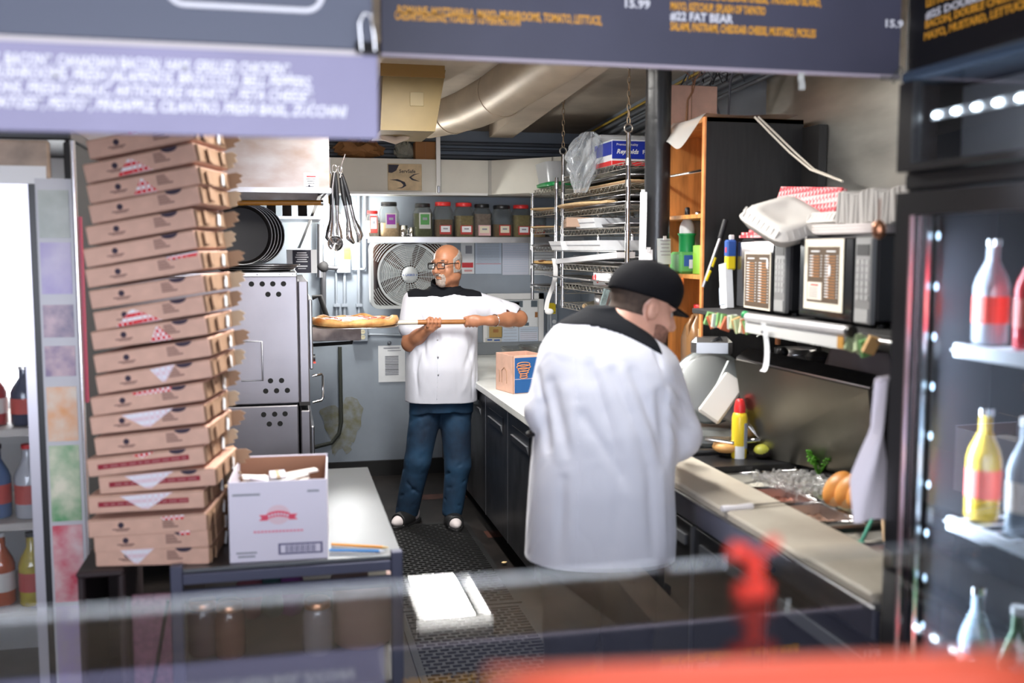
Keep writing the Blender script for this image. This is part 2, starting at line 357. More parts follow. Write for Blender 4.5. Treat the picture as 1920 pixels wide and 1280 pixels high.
b = MB(); b.add([(0.20,5.55,0.0),(0.235,5.0,0.0),(0.235,6.6,0.0),(0.10,6.6,-0.28),(0.10,6.3,-0.28),(0.22,5.55,0.0),(0.25,5.0,0.0),(0.25,6.6,0.0),(0.115,6.6,-0.28),(0.115,6.3,-0.28)],
   [(0,1,2,3,4),(5,9,8,7,6),(3,2,7,8),(4,3,8,9),(0,4,9,5)]); b.build('end_panel', STEEL, hood)
# steel panel behind the oven under the hood
o = MB().bb((-0.95, 6.55, 1.2), (0.30, 6.58, 1.92)).build('splash_panel', STEEL, hood)
MB().bb((-0.30, 6.45, 1.865), (0.12, 6.55, 1.885)).build('ledge', STEEL, hood)
# wooden pole stowed under the hood
t = thing('peel_pole', 'orange-brown wooden pole lying stowed under the range hood', 'pole', (0, 0, 0))
MB().cyl(at(445, 380, Y=5.3), at(602, 380, Y=5.3), 0.0135, n=12).build('shaft', mat('orange_varnished_wood', (0.55, 0.23, 0.03), 0.4, 0, 0.2, 10), t)
MB().cyl(at(602, 380, Y=5.3), at(606, 380, Y=5.3), 0.016, n=12).build('end_cap', CHROME, t)
# ---- double deck oven, its side to the camera
ov = thing('deck_oven', 'stainless double deck pizza oven with round vent holes in its side', 'oven', (0.13, 5.2, 0))
def part_box(nm, a, b, m, par, r=0.006):
    a = Vector(a); b = Vector(b); return MB().rbox((a+b)/2, (abs(b.x-a.x), abs(b.y-a.y), abs(b.z-a.z)), r).build(nm, m, par)
OS = mat('oven_side_steel', (0.34, 0.325, 0.345), 0.40, 1.0, 0.10, 3, 0.015, 30)
hole_m = mat('vent_hole_black', (0.004, 0.004, 0.004), 0.9)
for nm, z0, z1, rows in (('upper_deck', 0.925, 1.585, ((1.540, (-0.25, -0.197, -0.145, -0.092), 1), (1.487, (-0.170, -0.117), 0), (1.045, (-0.167, -0.112), 0), (0.993, (-0.192, -0.138, -0.084), 0))),
                       ('lower_deck', 0.26, 0.915, ((0.872, (-0.205, -0.15, -0.098), 0), (0.822, (-0.178, -0.124), 0)))):
    d = part_box(nm, (-1.03, 0, z0), (-0.053 if z0 > .9 else -0.06, 1.2, z1), OS, ov)
    # corner post toward the oven front
    part_box('corner_post', (-0.050, 0.004, z0), (0.0, 1.2, z1-0.03), OS, d)
    for z, xs, k in rows:
        for x in xs:
            h = MB().cyl((x-0.03, -0.0015, z), (x-0.03, 0.03, z), 0.0135, n=16); h.build('vent_hole', hole_m, d)
    # door on the +X front with its handle
    dr = part_box('door', (0.003, 0.10, z0+0.16), (0.022, 1.1, z1-0.13), STEEL_D, d)
    zz = z0+0.05
    hd = MB(); hd.tube([(0.02, 0.30, zz+0.05), (0.072, 0.30, zz+0.06), (0.078, 0.32, zz+0.05), (0.078, 0.32, zz-0.07), (0.07, 0.31, zz-0.085), (0.02, 0.30, zz-0.095)], 0.007, n=8)
    hd.build('handle', CHROME, dr)
    MB().cyl((0.0, 0.55, z0+0.24), (0.035, 0.55, z0+0.24), 0.02).build('knob', BLACK, d); MB().cyl((0.0, 0.62, z0+0.32), (0.03, 0.62, z0+0.32), 0.016).build('knob', BLACK, d)
part_box('top_trim', (-1.03, -0.012, 1.575), (-0.056, 1.2, 1.60), STEEL, ov, 0.004)
for x in (-0.36, -0.25, -0.14, -0.075): MB().ball((x, -0.014, 1.588), 0.004, 8, 6).build('rivet', STEEL_D, ov)
MB().bb((-0.055, -0.004, 0.912), (0.0, 1.0, 0.930)).build('deck_joint', BLACK_M, ov)
for x, y in ((-0.95, 0.1), (-0.12, 0.1), (-0.95, 1.1), (-0.12, 1.1)):
    MB().cyl((x, y, 0), (x, y, 0.27), 0.03, n=12).build('leg', STEEL_D, ov)
hh = MB(); hh.tube([(-0.34, -0.01, 1.25), (-0.235, -0.02, 1.25), (-0.235, -0.02, 1.05), (-0.34, -0.01, 1.05)], 0.004, n=6); hh.build('wire_loop', STEEL_D, ov)
MB().cyl((0.0, 0.35, 1.12), (0.04, 0.35, 1.12), 0.02).build('thermostat_dial', BLACK, ov)
MB().box((0.036, 0.34, 1.095), (0.012, 0.03, 0.006)).build('indicator_lamp', mat('red_lamp', (0.9, 0.05, 0.03), 0.4, emit=0.6), ov)
# marble ledge in front of the oven
led = thing('oven_ledge', 'white marble landing ledge with worn edge beneath the pizza', 'ledge', (0.165, 6.30, 1.19))
MB().rbox((0.15, 0.10, 0.03), (0.30, 0.55, 0.05), 0.006).build('slab', mat('marble_slab', (0.80, 0.79, 0.78), 0.35, 0, 0.06, 6), led)
MB().rbox((0.15, -0.185, 0.012), (0.30, 0.02, 0.085), 0.004).build('worn_front_edge', mat('worn_ledge_edge', (0.50, 0.42, 0.40), 0.5, 0, 0.5, 16, col2=(0.25, 0.20, 0.19)), led)
MB().tube([(0.28, 0.1, 0.0), (0.26, 0.1, -0.07), (0.02, 0.3, -0.10)], 0.012, n=8).build('bracket', BLACK_M, led)
# black pans lying on the oven top
pan_m = mat('seasoned_black_pan', (0.012, 0.010, 0.010), 0.3, 0.3)
for i in range(3):
    pz = 1.602+0.011*i
    t = thing('pizza_pan', ['flat black pizza pan lying lowest on the oven top', 'flat black pizza pan in the middle of the oven top stack', 'flat black pizza pan lying uppermost on the oven top'][i], 'pan', (-0.13+0.012*i, 5.43-0.01*i, pz), group='pans lying on the oven')
    MB().lathe((0, 0, 0), [(0.18, 0), (0.20, 0.0105), (0.197, 0.0105), (0.178, 0.002)], 40).build('tray', pan_m, t)
    tt = bpy.data.meshes.new('rim'); MB_ = MB().tube([(0.2*math.cos(a), 0.2*math.sin(a), 0.010) for a in [2*PI*k/40 for k in range(40)]], 0.0022, n=6, closed=True); MB_.build('rim', STEEL_D, t)
# round black pans hung upright in a row at the left of the hood
for i in range(5):
    t = thing('hanging_pan', ('round black pizza pan standing on edge behind the box tower, %s of five' % ['foremost', 'second', 'third', 'fourth', 'rearmost'][i]), 'pan', tuple(at(452+6*i, 440, Y=5.35)+Vector((0, 0.035*i, 0))), group='upright black pans', rot=(math.radians(86), 0, math.radians(12)))
    MB().lathe((0, 0, 0), [(0.14, 0), (0.155, 0.02), (0.152, 0.02), (0.138, 0.003)], 40).build('tray', pan_m, t)
    MB().tube([(0.155*math.cos(a), 0.155*math.sin(a), 0.02) for a in [2*PI*k/40 for k in range(40)]], 0.002, n=6, closed=True).build('rim', STEEL_D, t)
# poster behind the pans on the splash panel
t = thing('poster', 'small white card with black emblem propped on the steel panel behind pans', 'poster', tuple(at(566, 490, Y=6.54)))
MB().box((0, 0, 0), (0.19, 0.003, 0.15)).build('card', PAPER, t); MB().box((0.0, -0.002, 0), (0.115, 0.001, 0.145)).build('black_field', PRINT_D, t)
e = MB()
for k in range(5): e.box((0.0, -0.003, 0.055-0.014*k), (0.06+0.012*(k % 3), 0.001, 0.006))
e.box((0.0, -0.003, -0.030), (0.07, 0.001, 0.008)); e.box((0.0, -0.003, -0.045), (0.05, 0.001, 0.005)); e.build('emblem', PAPER, t)
# ---- bright work lamp on the back wall under the soffit, behind the hanging tools
lampm = mat('lamp_bulb_white', (1.0, 0.98, 0.94), 0.5, emit=30.0)
lp = thing('wall_lamp', 'bare bright white lamp on the wall behind the hanging tongs', 'lamp', tuple(at(638, 436, Y=7.30)))
MB().ball((0, 0, 0), (0.05, 0.05, 0.085), 16, 10).build('bulb', lampm, lp)
MB().cyl((0, 0.0, 0.07), (0, 0.0, 0.13), 0.03, n=14).build('socket', WHITE, lp)
MB().tube([(0, 0, 0.12), (0, 0.08, 0.14), (0, 0.19, 0.14)], 0.012, n=8).build('arm', cond, lp)
pl = bpy.data.lights.new('lamp_light', 'POINT'); pl.energy = 30; pl.shadow_soft_size = 0.06; pl.color = (1, 0.98, 0.94)
plo = bpy.data.objects.new('lamp_light', pl); COL.objects.link(plo); plo.location = at(640, 445, Y=7.20)
# ---- tongs, ladle hanging from hooks at the soffit
hk = at(630, 335, Y=5.35)
def hang_tongs(name, label, tx, ang, y):
    t = thing(name, label, 'tongs', (tx, y, 2.085), group='tongs on the hood hook', rot=(0, ang, 0))
    for sgn in (-1, 1):
        MB().tube([(0.003*sgn, 0.006*sgn, 0.03), (0.008*sgn, 0.008*sgn, -0.02), (0.014*sgn, 0.01*sgn, -0.10), (0.014*sgn, 0.012*sgn, -0.14)], [0.008, 0.011, 0.013, 0.011], n=8).build('grip', BLACK, t)
        a = MB(); a.tube([(0.014*sgn, 0.012*sgn, -0.13), (0.016*sgn, 0.012*sgn, -0.22), (0.024*sgn, 0.014*sgn, -0.27), (0.03*sgn, 0.016*sgn, -0.31), (0.012*sgn, 0.016*sgn, -0.345)], [0.009, 0.010, 0.018, 0.020, 0.008], n=10); a.build('arm', CHROME, t)
    MB().tube([(0.012*math.cos(q), 0, 0.05+0.02*math.sin(q)) for q in [2*PI*k/12 for k in range(12)]], 0.002, n=5, closed=True).build('pull_ring', CHROME, t)
hang_tongs('tongs', 'steel tongs with black grips hanging straight down from the hood', hk.x-0.008, 0.02, 5.35)
hang_tongs('tongs', 'steel tongs with black grips hanging open and slanted right', hk.x+0.035, -0.20, 5.40)
lad = thing('ladle', 'round steel ladle hanging low between the tongs', 'ladle', (hk.x-0.01, 5.30, 2.08))
MB().tube([(0, 0, 0.03), (-0.012, 0, -0.05), (-0.008, 0, -0.30)], 0.005, n=8).build('handle', STEEL_D, lad)
MB().lathe((0, 0.02, -0.335), [(0.002, 0.032), (0.02, 0.028), (0.036, 0.012), (0.042, -0.004), (0.040, -0.004), (0.03, 0.012), (0.002, 0.026)], 24, axis='y').build('bowl', CHROME, lad)
w_ = thing('hook_rail', 'small wire hooks at the hood corner carrying the tongs', 'hook', (hk.x, 5.36, 2.12))
MB().tube([(-0.03, 0, 0.07), (-0.03, 0, 0.0), (-0.02, 0, -0.02), (-0.005, 0, -0.01)], 0.004, n=6).build('hook', CHROME, w_)
MB().tube([(0.05, 0, 0.09), (0.03, 0, 0.03), (0.02, 0, -0.03), (0.035, 0, -0.02)], 0.004, n=6).build('hook', CHROME, w_)
sp_ = thing('spatula', 'narrow tool with yellow handle hanging left of the tongs', 'spatula', (hk.x-0.035, 5.37, 2.06))
MB().rbox((0, 0, -0.03), (0.010, 0.012, 0.16), 0.004).build('handle', mat('amber_handle', (0.60, 0.33, 0.03), 0.4), sp_)
MB().box((0.0, 0, -0.18), (0.012, 0.003, 0.15)).build('blade', CHROME, sp_)
# ---- conduits and boxes on the back wall
def wall_conduit(name, lab, pts, r, m=cond):
    o = MB().tube(pts, r, n=10).build(name, m, wb); return o
galv = mat('grey_painted_pipe', (0.34, 0.38, 0.43), 0.45, 0.3)
Y0 = BW-0.03
def W(u, v, d=0.03): return at(u, v, Y=BW-d)
wall_conduit('conduit', '', [W(672, 362), W(673, 590)], 0.013, galv)
wall_conduit('conduit', '', [W(684, 362), W(685, 500), W(683, 505), W(660, 505)], 0.010, galv)
wall_conduit('conduit', '', [W(630, 460), W(631, 600)], 0.009, galv)
wall_conduit('conduit', '', [W(646, 505), W(646, 600)], 0.012, galv)
for u, v in ((673, 572), (631, 572), (646, 572)):
    p = W(u, v); MB().box(p, (0.045, 0.04, 0.022)).build('conduit_strap', galv, wb)
gp = MB(); gp.tube([W(600, 420, .05), W(600, 520, .05)], 0.028, n=12); gp.build('gas_pipe', STEEL_D, wb)
gp = MB(); gp.tube([W(606, 498, .05), W(606, 590, .05), W(612, 600, .05)], 0.022, n=12); gp.tube([W(600, 500, .05), W(634, 503, .05)], 0.018, n=10); gp.build('gas_pipe', mat('dark_iron_pipe', (0.10, 0.10, 0.11), 0.5, 0.5), wb)
o = MB(); o.ball(W(605, 500, .05), 0.045, 12, 8); o.tube([W(585, 558, .4), W(600, 555, .4), W(615, 600, .4)], 0.018, n=8); o.build('valve', BLACK_M, wb)
p = W(644, 499, .035)
MB().rbox(p, (0.10, 0.06, 0.10), 0.004).build('junction_box', galv, wb)
t = thing('yellow_tag', 'bright yellow note stuck above the grey junction box', 'note', tuple(W(651, 475, .05))); MB().rbox((0, 0, 0), (0.048, 0.004, 0.09), 0.001).build('sheet', YELLOW, t)
MB().box((0, -0.003, 0.025), (0.036, 0.001, 0.006)).build('faint_line', mat('ochre_print', (0.6, 0.4, 0.02), 0.7), t)
o = MB(); o.rbox(W(675, 627, .03), (0.115, 0.05, 0.10), 0.004); o.build('outlet_box', galv, wb)
for dx in (-0.022, 0.022):
    for dz in (-0.02, 0.02):
        pp = W(675, 627, .058)+Vector((dx, 0, dz)); ob = MB().cyl(pp+Vector((0, 0.01, 0)), pp, 0.017, n=14).build('outlet_socket', mat('ivory_socket', (0.72, 0.66, 0.45), 0.4), wb)
        for q in (-0.006, 0.006): MB().box(pp+Vector((q, -0.001, 0.004)), (0.003, 0.003, 0.009)).build('outlet_slot', BLACK, wb)
wall_conduit('conduit', '', [W(686, 627), W(760, 628)], 0.010, galv)
wall_conduit('conduit', '', [W(637, 650, .05), W(640, 790, .05), W(636, 812, .05), W(622, 830, .05), W(590, 838, .05)], 0.015, mat('dark_green_pipe', (0.045, 0.05, 0.04), 0.5))
MB().ball(W(730, 643, .01), 0.016, 10, 6).build('wall_stud', cond, wb)
# ---- box fan
fx0 = at(690, 452, Y=7.33); fx1 = at(838, 575, Y=7.33)
fc = (fx0+fx1)/2; fs = 0.285
fan = thing('box_fan', 'white box fan with round wire grille mounted on the back wall', 'fan', (fc.x, 7.27, fc.z))
fm = mat('fan_white_plastic', (0.60, 0.63, 0.63), 0.45)
def rr_loop(hw, hh, r, n=6):
    pts = []
    for cx, cy, a0 in ((hw-r, hh-r, 0), (-hw+r, hh-r, 90), (-hw+r, -hh+r, 180), (hw-r, -hh+r, 270)):
        for k in range(n+1):
            a = math.radians(a0+90*k/n); pts.append((cx+r*math.cos(a), cy+r*math.sin(a)))
    return pts
outer = rr_loop(fs, fs*0.86, 0.06); inner = rr_loop(fs-0.022, fs*0.86-0.022, 0.05)
def ring_prism(mb, outer, inner, y0, y1):
    n = len(outer); vs = []
    for y in (y0, y1):
        vs += [(p[0], y, p[1]) for p in outer]; vs += [(p[0], y, p[1]) for p in inner]
    fs_ = []
    for i in range(n):
        j = (i+1) % n
        fs_ += [(i, j, n+j, n+i), (2*n+i, 3*n+i, 3*n+j, 2*n+j), (i, 2*n+i, 2*n+j, j), (n+i, n+j, 3*n+j, 3*n+i)]
    mb.add(vs, fs_)
b = MB(); ring_prism(b, outer, inner, -0.06, 0.07); b.build('frame', fm, fan)
R = 0.235
b = MB(); cir = [(R*math.cos(2*PI*k/48), R*math.sin(2*PI*k/48)) for k in range(48)]; cin = [((R-0.012)*math.cos(2*PI*k/48), (R-0.012)*math.sin(2*PI*k/48)) for k in range(48)]
ring_prism(b, cir, cin, -0.06, -0.045); b.build('grille_hoop', fm, fan)
for i in range(13):
    r = 0.075+0.0122*i; bb = MB(); bb.tube([(r*math.cos(2*PI*k/40), -0.055, r*math.sin(2*PI*k/40)) for k in range(40)], 0.0027, n=5, closed=True); bb.build('grille_ring', fm, fan)
for i in range(24):
    a = 2*PI*i/24; b = MB(); b.tube([(0.05*math.cos(a), -0.052, 0.05*math.sin(a)), (R*math.cos(a+0.18), -0.052, R*math.sin(a+0.18))], 0.0025, n=5); b.build('grille_spoke', fm, fan)
for sx in (-1, 1):
    for sz in (-1, 1):
        for k in range(5):
            rr = 0.25+0.016*k; b = MB(); pts = []
            for q in range(9):
                a = math.radians(22+46*q/8); x = rr*math.cos(a); z = rr*math.sin(a)
                if x < fs-0.015 and z < fs*0.86-0.012: pts.append((sx*x, -0.055, sz*z))
            if len(pts) > 1: b.tube(pts, 0.0026, n=4); b.build('corner_bar', fm, fan)
hub = MB().lathe((0, -0.045, 0), [(0.062, 0.02), (0.062, 0.0), (0.055, -0.018), (0.02, -0.024), (0.001, -0.024)][::-1], 28, axis='y').build('hub', fm, fan)
text('brand_lettering', 'LASKO', 0.022, face_my(Vector((0, -0.0712, -0.008))), PRINT_B, hub, bold=0.02, align='CENTER')
b = MB(); b.tube([(-0.045, -0.069, 0.004), (-0.052, -0.069, 0.0), (-0.045, -0.069, -0.006)], 0.002, n=5); b.tube([(0.045, -0.069, 0.004), (0.052, -0.069, 0.0), (0.045, -0.069, -0.006)], 0.002, n=5); b.build('logo_bracket', PRINT_B, hub)
blade_m = mat('fan_blade', (0.62, 0.66, 0.67), 0.4)
for i in range(5):
    a0 = 2*PI*i/5+0.5
    def bl(u, v, a0=a0):
        r = 0.06+0.165*v; a = a0+(u-0.5)*(0.5+0.35*v); return Vector((r*math.cos(a), 0.01+0.05*(u-0.5), r*math.sin(a)))
    b = MB().grid(bl, 8, 8); b.build('blade', blade_m, fan)
b = MB(); b.bb((-fs+0.02, 0.10, -fs*0.86+0.02), (fs-0.02, 0.12, fs*0.86-0.02)); b.build('backing', mat('fan_backing_dark', (0.030, 0.033, 0.04), 0.7, 0, 0.6, 3, col2=(0.14, 0.05, 0.02)), fan)  # dark sheet with orange blotches behind the blades
sc_ = MB()
for x in (-0.18, 0.12): sc_.ball((x, -0.061, 0.225), 0.004, 8, 6)
sc_.build('screw', PRINT_D, fan)
MB().rbox((0.06, 0.03, -0.28), (0.12, 0.14, 0.06), 0.006).build('wall_bracket', galv, fan)
# ---- stainless wall shelf with jars
sl = at(690, 447, Y=7.16); sr = at(1010, 444, Y=7.16); SZ = 1.80
shelf = thing('wall_shelf', 'long stainless steel wall shelf holding the spice jars', 'shelf', (sl.x, 7.16, SZ))
L = sr.x-sl.x+0.35
part_box('shelf_board', (0, 0, -0.012), (L, 0.33, 0), STEEL, shelf, 0.003)
part_box('front_lip', (0, -0.004, -0.042), (L, 0.002, 0.002), STEEL, shelf, 0.002)
for x in (0.02, L-0.25): MB().add([(x-0.012, 0.0, 0), (x-0.012, 0.33, 0), (x-0.012, 0.33, 0.12), (x-0.008, 0.0, 0), (x-0.008, 0.33, 0), (x-0.008, 0.33, 0.12)], [(0,1,2),(5,4,3),(0,2,5,3),(1,4,5,2),(0,3,4,1)]).build('end_gusset', STEEL, shelf)
q = MB(); q.box((0.065, -0.0052, -0.022), (0.05, 0.001, 0.012)); q.build('maker_mark', STEEL_D, shelf)
def jar(u, wpx, vtop, lidc, cont, fill, lab, label, lblc, top_clear=True, vb=438, round_=False):
    c = at(u, vb, Y=7.28); w = wpx/FPX*7.35; h = (vb-vtop)/FPX*7.35
    t = thing('spice_jar', label, 'jar', (c.x, 7.29, SZ), group='spice jars on the wall shelf')
    hw = w/2; prof = [(hw*0.94, 0), (hw, 0.006), (hw, h*0.50), (hw*0.96, h*0.56), (hw, h*0.62), (hw*0.99, h*0.72), (hw*0.72, h*0.88), (hw*0.70, h*0.90)]
    MB().lathe((0, 0, 0), prof, 32, sq=5).build('shell', CLEAR, t)
    inn = [(hw*0.9, 0.004), (hw*0.95, 0.01), (hw*0.95, h*min(fill, 0.52))]
    if fill > 0.55: inn += [(hw*0.91, h*0.56), (hw*0.95, h*0.62), (hw*0.94, h*min(fill, .7))]
    MB().lathe((0, 0, 0), inn, 32, sq=5).build('spice', cont, t)
    MB().lathe((0, 0, h*0.885), [(hw*0.80, 0), (hw*0.82, 0.004), (hw*0.82, h*0.10), (hw*0.78, h*0.115)], 24).build('lid', lidc, t)
    if lblc:
        m1, m2, z0, z1, sw = lblc
        lb = MB().box((0.05*w, -hw-0.002, h*(z0+z1)/2), (w*sw, 0.002, h*(z1-z0))).build('paper_label', m1, t)
        MB().box((0.05*w, -hw-0.0032, h*(z0+z1)/2+h*(z1-z0)*0.08), (w*sw*0.78, 0.001, h*(z1-z0)*0.66)).build('label_panel', m2, lb)
        MB().box((0.05*w, -hw-0.004, h*(z0+z1)/2+h*(z1-z0)*0.12), (w*sw*0.4, 0.0008, h*(z1-z0)*0.16)).build('label_print', PRINT, lb)
def spice(n, c): return mat('spice_'+n, c, 0.9, 0, 0.2, 60)
cream = mat('cream_label', (0.78, 0.72, 0.55), 0.7); pinkl = mat('pink_label', (0.75, 0.45, 0.45), 0.7); purp = mat('purple_label', (0.25, 0.04, 0.30), 0.7); grnl = mat('green_label', (0.08, 0.28, 0.08), 0.7)
greyl = mat('grey_label', (0.55, 0.55, 0.53), 0.7); redl = mat('red_label', (0.45, 0.05, 0.04), 0.7)
JARS = [(699, 24, 390, RED, spice('white', (0.75, 0.68, 0.58)), 0.60, 'small spice jar of white powder with bright red lid, leftmost on the shelf', (redl, PAPER, 0.15, 0.80, 0.55)),
 (730, 36, 374, BLACK, spice('tan', (0.60, 0.42, 0.24)), 0.40, 'large clear jar of tan powder with black lid and purple label', (greyl, purp, 0.25, 0.68, 0.55)),
 (793, 35, 376, BLACK, spice('herb', (0.10, 0.11, 0.05)), 0.7, 'dark herb jar with black lid and green topped label', (greyl, grnl, 0.25, 0.72, 0.6)),
 (831, 36, 373, RED, spice('brown', (0.17, 0.11, 0.06)), 0.5, 'red lidded jar of brown spice beside the dark herb jar', (redl, PAPER, 0.08, 0.34, 0.6)),
 (870, 37, 374, RED, spice('olive', (0.22, 0.17, 0.07)), 0.62, 'red lidded jar of olive green spice, middle of the shelf row', (redl, PAPER, 0.08, 0.34, 0.6)),
 (904, 34, 376, BLACK, spice('mauve', (0.20, 0.15, 0.12)), 0.7, 'black lidded jar of grey brown spice with pink bordered label', (pinkl, cream, 0.05, 0.36, 0.68)),
 (941, 39, 378, BLACK, spice('cumin', (0.16, 0.10, 0.04)), 0.40, 'black lidded half empty jar with yellow fruit on its label', (redl, cream, 0.06, 0.38, 0.55)),
 (977, 36, 377, RED, spice('oregano', (0.20, 0.16, 0.06)), 0.68, 'red lidded jar of oregano coloured flakes at the shelf end near the rack', (redl, PAPER, 0.08, 0.34, 0.6)),
 (1008, 30, 382, BLACK, spice('pale', (0.58, 0.40, 0.20)), 0.35, 'clear jar partly hidden behind the wire rack, last on the shelf', (redl, cream, 0.1, 0.4, 0.6))]
for a in JARS: jar(a[0], a[1], a[2], a[3], a[4], a[5], None, a[6], a[7])
for u, lab, r, h in ((756, 'shiny steel cup between the tan and the herb jars', 0.036, 0.085), (772, 'narrow steel shaker beside the steel cup', 0.020, 0.072)):
    c = at(u, 438, Y=7.26); t = thing('steel_cup', lab, 'cup', (c.x, 7.28, SZ), group='steel cups on the shelf')
    MB().lathe((0, 0, 0), [(r*0.95, 0), (r, 0.004), (r, h), (r*0.93, h), (r*0.9, 0.01), (0.002, 0.008)], 24).build('cup_wall', CHROME, t)
    MB().tube([(-r, 0, h*0.85), (-r-0.012, 0, h*0.7), (-r-0.012, 0, h*0.4), (-r, 0, h*0.25)], 0.003, n=6).build('handle', CHROME, t)
# ---- poster with swoosh on the soffit
t = thing('poster', 'stained cream food safety poster stuck on the white soffit', 'poster', tuple(at(759, 332, Y=7.075)))
MB().rbox((0, 0, 0), (0.24, 0.004, 0.185), 0.002).build('sheet', mat('stained_cream_paper', (0.66, 0.52, 0.33), 0.8, 0, 0.25, 10), t)
MB().prism([(-0.115, 0.085), (-0.115, 0.03), (-0.09, 0.028), (-0.06, 0.045), (-0.04, 0.085)], 0.0, 0.001, face_my(Vector((0, -0.0025, 0)))).build('dark_corner_logo', PRINT_D, t)
text('heading', 'ServSafe', 0.034, face_my(Vector((-0.04, -0.003, 0.03))), PRINT_D, t, bold=0.01)
sw = MB(); pts = [(-0.11, -0.02), (-0.05, -0.015), (0.0, -0.035), (0.01, -0.06), (-0.02, -0.078), (-0.06, -0.08), (-0.02, -0.07), (-0.01, -0.055), (-0.03, -0.035), (-0.07, -0.024)]
sw.prism(pts, 0, 0.001, face_my(Vector((0, -0.0025, 0)))); sw.prism([(0.11, 0.03), (0.06, 0.02), (0.03, 0.0), (0.05, -0.02), (0.11, -0.03), (0.06, -0.012), (0.045, 0.0), (0.07, 0.016)], 0, 0.001, face_my(Vector((0, -0.0025, 0)))); sw.build('swoosh', PRINT_D, t)
# white downpipe in front of the soffit
t = thing('white_strut', 'thin white strut with grey latch hanging before the soffit', 'strut', tuple(at(822, 362, Y=7.02)))
h_ = at(822, 225, Y=7.02).z-at(822, 362, Y=7.02).z
MB().bb((-0.014, -0.01, 0), (0.014, 0.01, h_)).build('bar', mat('white_paint', (0.85, 0.85, 0.82), 0.45), t); MB().rbox((0, -0.014, 0.025), (0.02, 0.012, 0.05), 0.004).build('latch', STEEL_D, t)
# ---- junk on the soffit top
t = thing('brown_bag', 'crumpled brown paper bag lying on top of the soffit', 'paper bag', tuple(at(672, 297, Y=7.2)+Vector((0, 0, 0.0))))
random.seed(3)
b = MB(); b.ball((0, 0, 0.06), (0.17, 0.10, 0.06), 20, 10); b.v = [(x*(1+0.25*random.uniform(-1, 1)), y, max(0, z*(1+0.35*random.uniform(-1, 1)))) for x, y, z in b.v]; b.sm = [False]*len(b.sm); b.build('crumpled_paper', mat('brown_paper', (0.30, 0.14, 0.05), 0.8, 0, 0.3, 8), t)
t = thing('plastic_wrap', 'wad of greyish clear plastic wrap on top of the soffit', 'plastic wrap', tuple(at(758, 297, Y=7.3)))
b = MB(); b.ball((0, 0, 0.05), (0.07, 0.08, 0.055), 18, 10); b.v = [(x*(1+0.3*random.uniform(-1, 1)), y, max(0, z*(1+0.5*random.uniform(-1, 1)))) for x, y, z in b.v]; b.sm = [False]*len(b.sm); b.build('crumpled_film', clear_mat('dusty_film', (0.8, 0.8, 0.75), 0.55, 0.25, (0.7, 0.7, 0.6)), t)
p = at(795, 297, Y=7.22); t = thing('carton', 'small plain brown cardboard carton standing on the soffit', 'carton', (p.x, 7.2, 2.345))
MB().rbox((0, 0, 0.065), (0.145, 0.12, 0.13), 0.003).build('carton_body', mat('brown_carton', (0.34, 0.16, 0.06), 0.8), t); MB().box((0, -0.0605, 0.065), (0.002, 0.001, 0.128)).build('tape_seam', CARD_D, t)
# ---- yellowed duct box and round duct under the ceiling
dm_ = mat('yellowed_duct_paint', (0.20, 0.135, 0.036), 0.5, 0, 0.15, 4)
t = thing('duct_box', 'yellowed sheet metal duct box tapering down from the ceiling', 'duct', tuple(at(770, 245, Y=5.5)))
z0 = at(770, 245, Y=5.5).z; zt = 2.69-z0; zc = 2.705-z0
def fr(y0, y1): return [(-0.165, y0, 0), (0.135, y0, 0.0), (0.195, y0, zt), (-0.145, y0, zt), (-0.165, y1, 0), (0.135, y1, 0), (0.195, y1, zt-0.05), (-0.145, y1, zt-0.05)]
MB().add(fr(0, 0.55), [(0,1,2,3),(7,6,5,4),(0,4,5,1),(1,5,6,2),(2,6,7,3),(3,7,4,0)]).build('casing', dm_, t)
MB().bb((-0.16, -0.004, zc-0.33+0.27), (0.19, 0.001, zc+0.05)).build('top_collar', mat('amber_duct_paint', (0.27, 0.15, 0.03), 0.5), t)
MB().rbox((0.035, -0.002, 0.17), (0.075, 0.004, 0.075), 0.012).build('patch', mat('pale_duct_patch', (0.24, 0.18, 0.075), 0.5), t)
t2 = thing('cable_loop', 'loop of pale flexible hose sagging under the duct box', 'hose', tuple(at(735, 245, Y=5.8)))
MB().tube([(-0.12, 0, 0.1), (-0.10, 0, 0.03), (-0.05, 0, -0.035), (0.02, 0, -0.055), (0.08, 0, -0.03), (0.12, 0, 0.04)], 0.022, n=10).build('hose_tube', mat('pale_hose', (0.62, 0.52, 0.42), 0.6), t2)
t = thing('ceiling_duct', 'large beige round sheet metal duct bending up along the ceiling', 'duct', (0, 0, 2.5))
pa = at(800, 222, Y=6.9); pts = [at(800, 218, Y=6.7), at(850, 208, Y=6.5), at(890, 196, Y=6.2), at(940, 172, Y=5.75), at(1000, 132, Y=5.2), at(1075, 80, Y=4.7), at(1260, -60, Y=3.9)]
dmat = mat('dusty_duct_metal', (0.46, 0.38, 0.28), 0.45, 0.2, 0.2, 3)
MB().tube([p-Vector((0, 0, 2.5)) for p in pts], 0.145, n=32).build('pipe', dmat, t)
for a, b_ in ((1, 2), (3, 4)):
    d = (pts[b_]-pts[a]).normalized(); c = pts[a]-Vector((0, 0, 2.5)); MB().cyl(c-d*0.015, c+d*0.015, 0.149, n=32).build('seam_band', dmat, t)
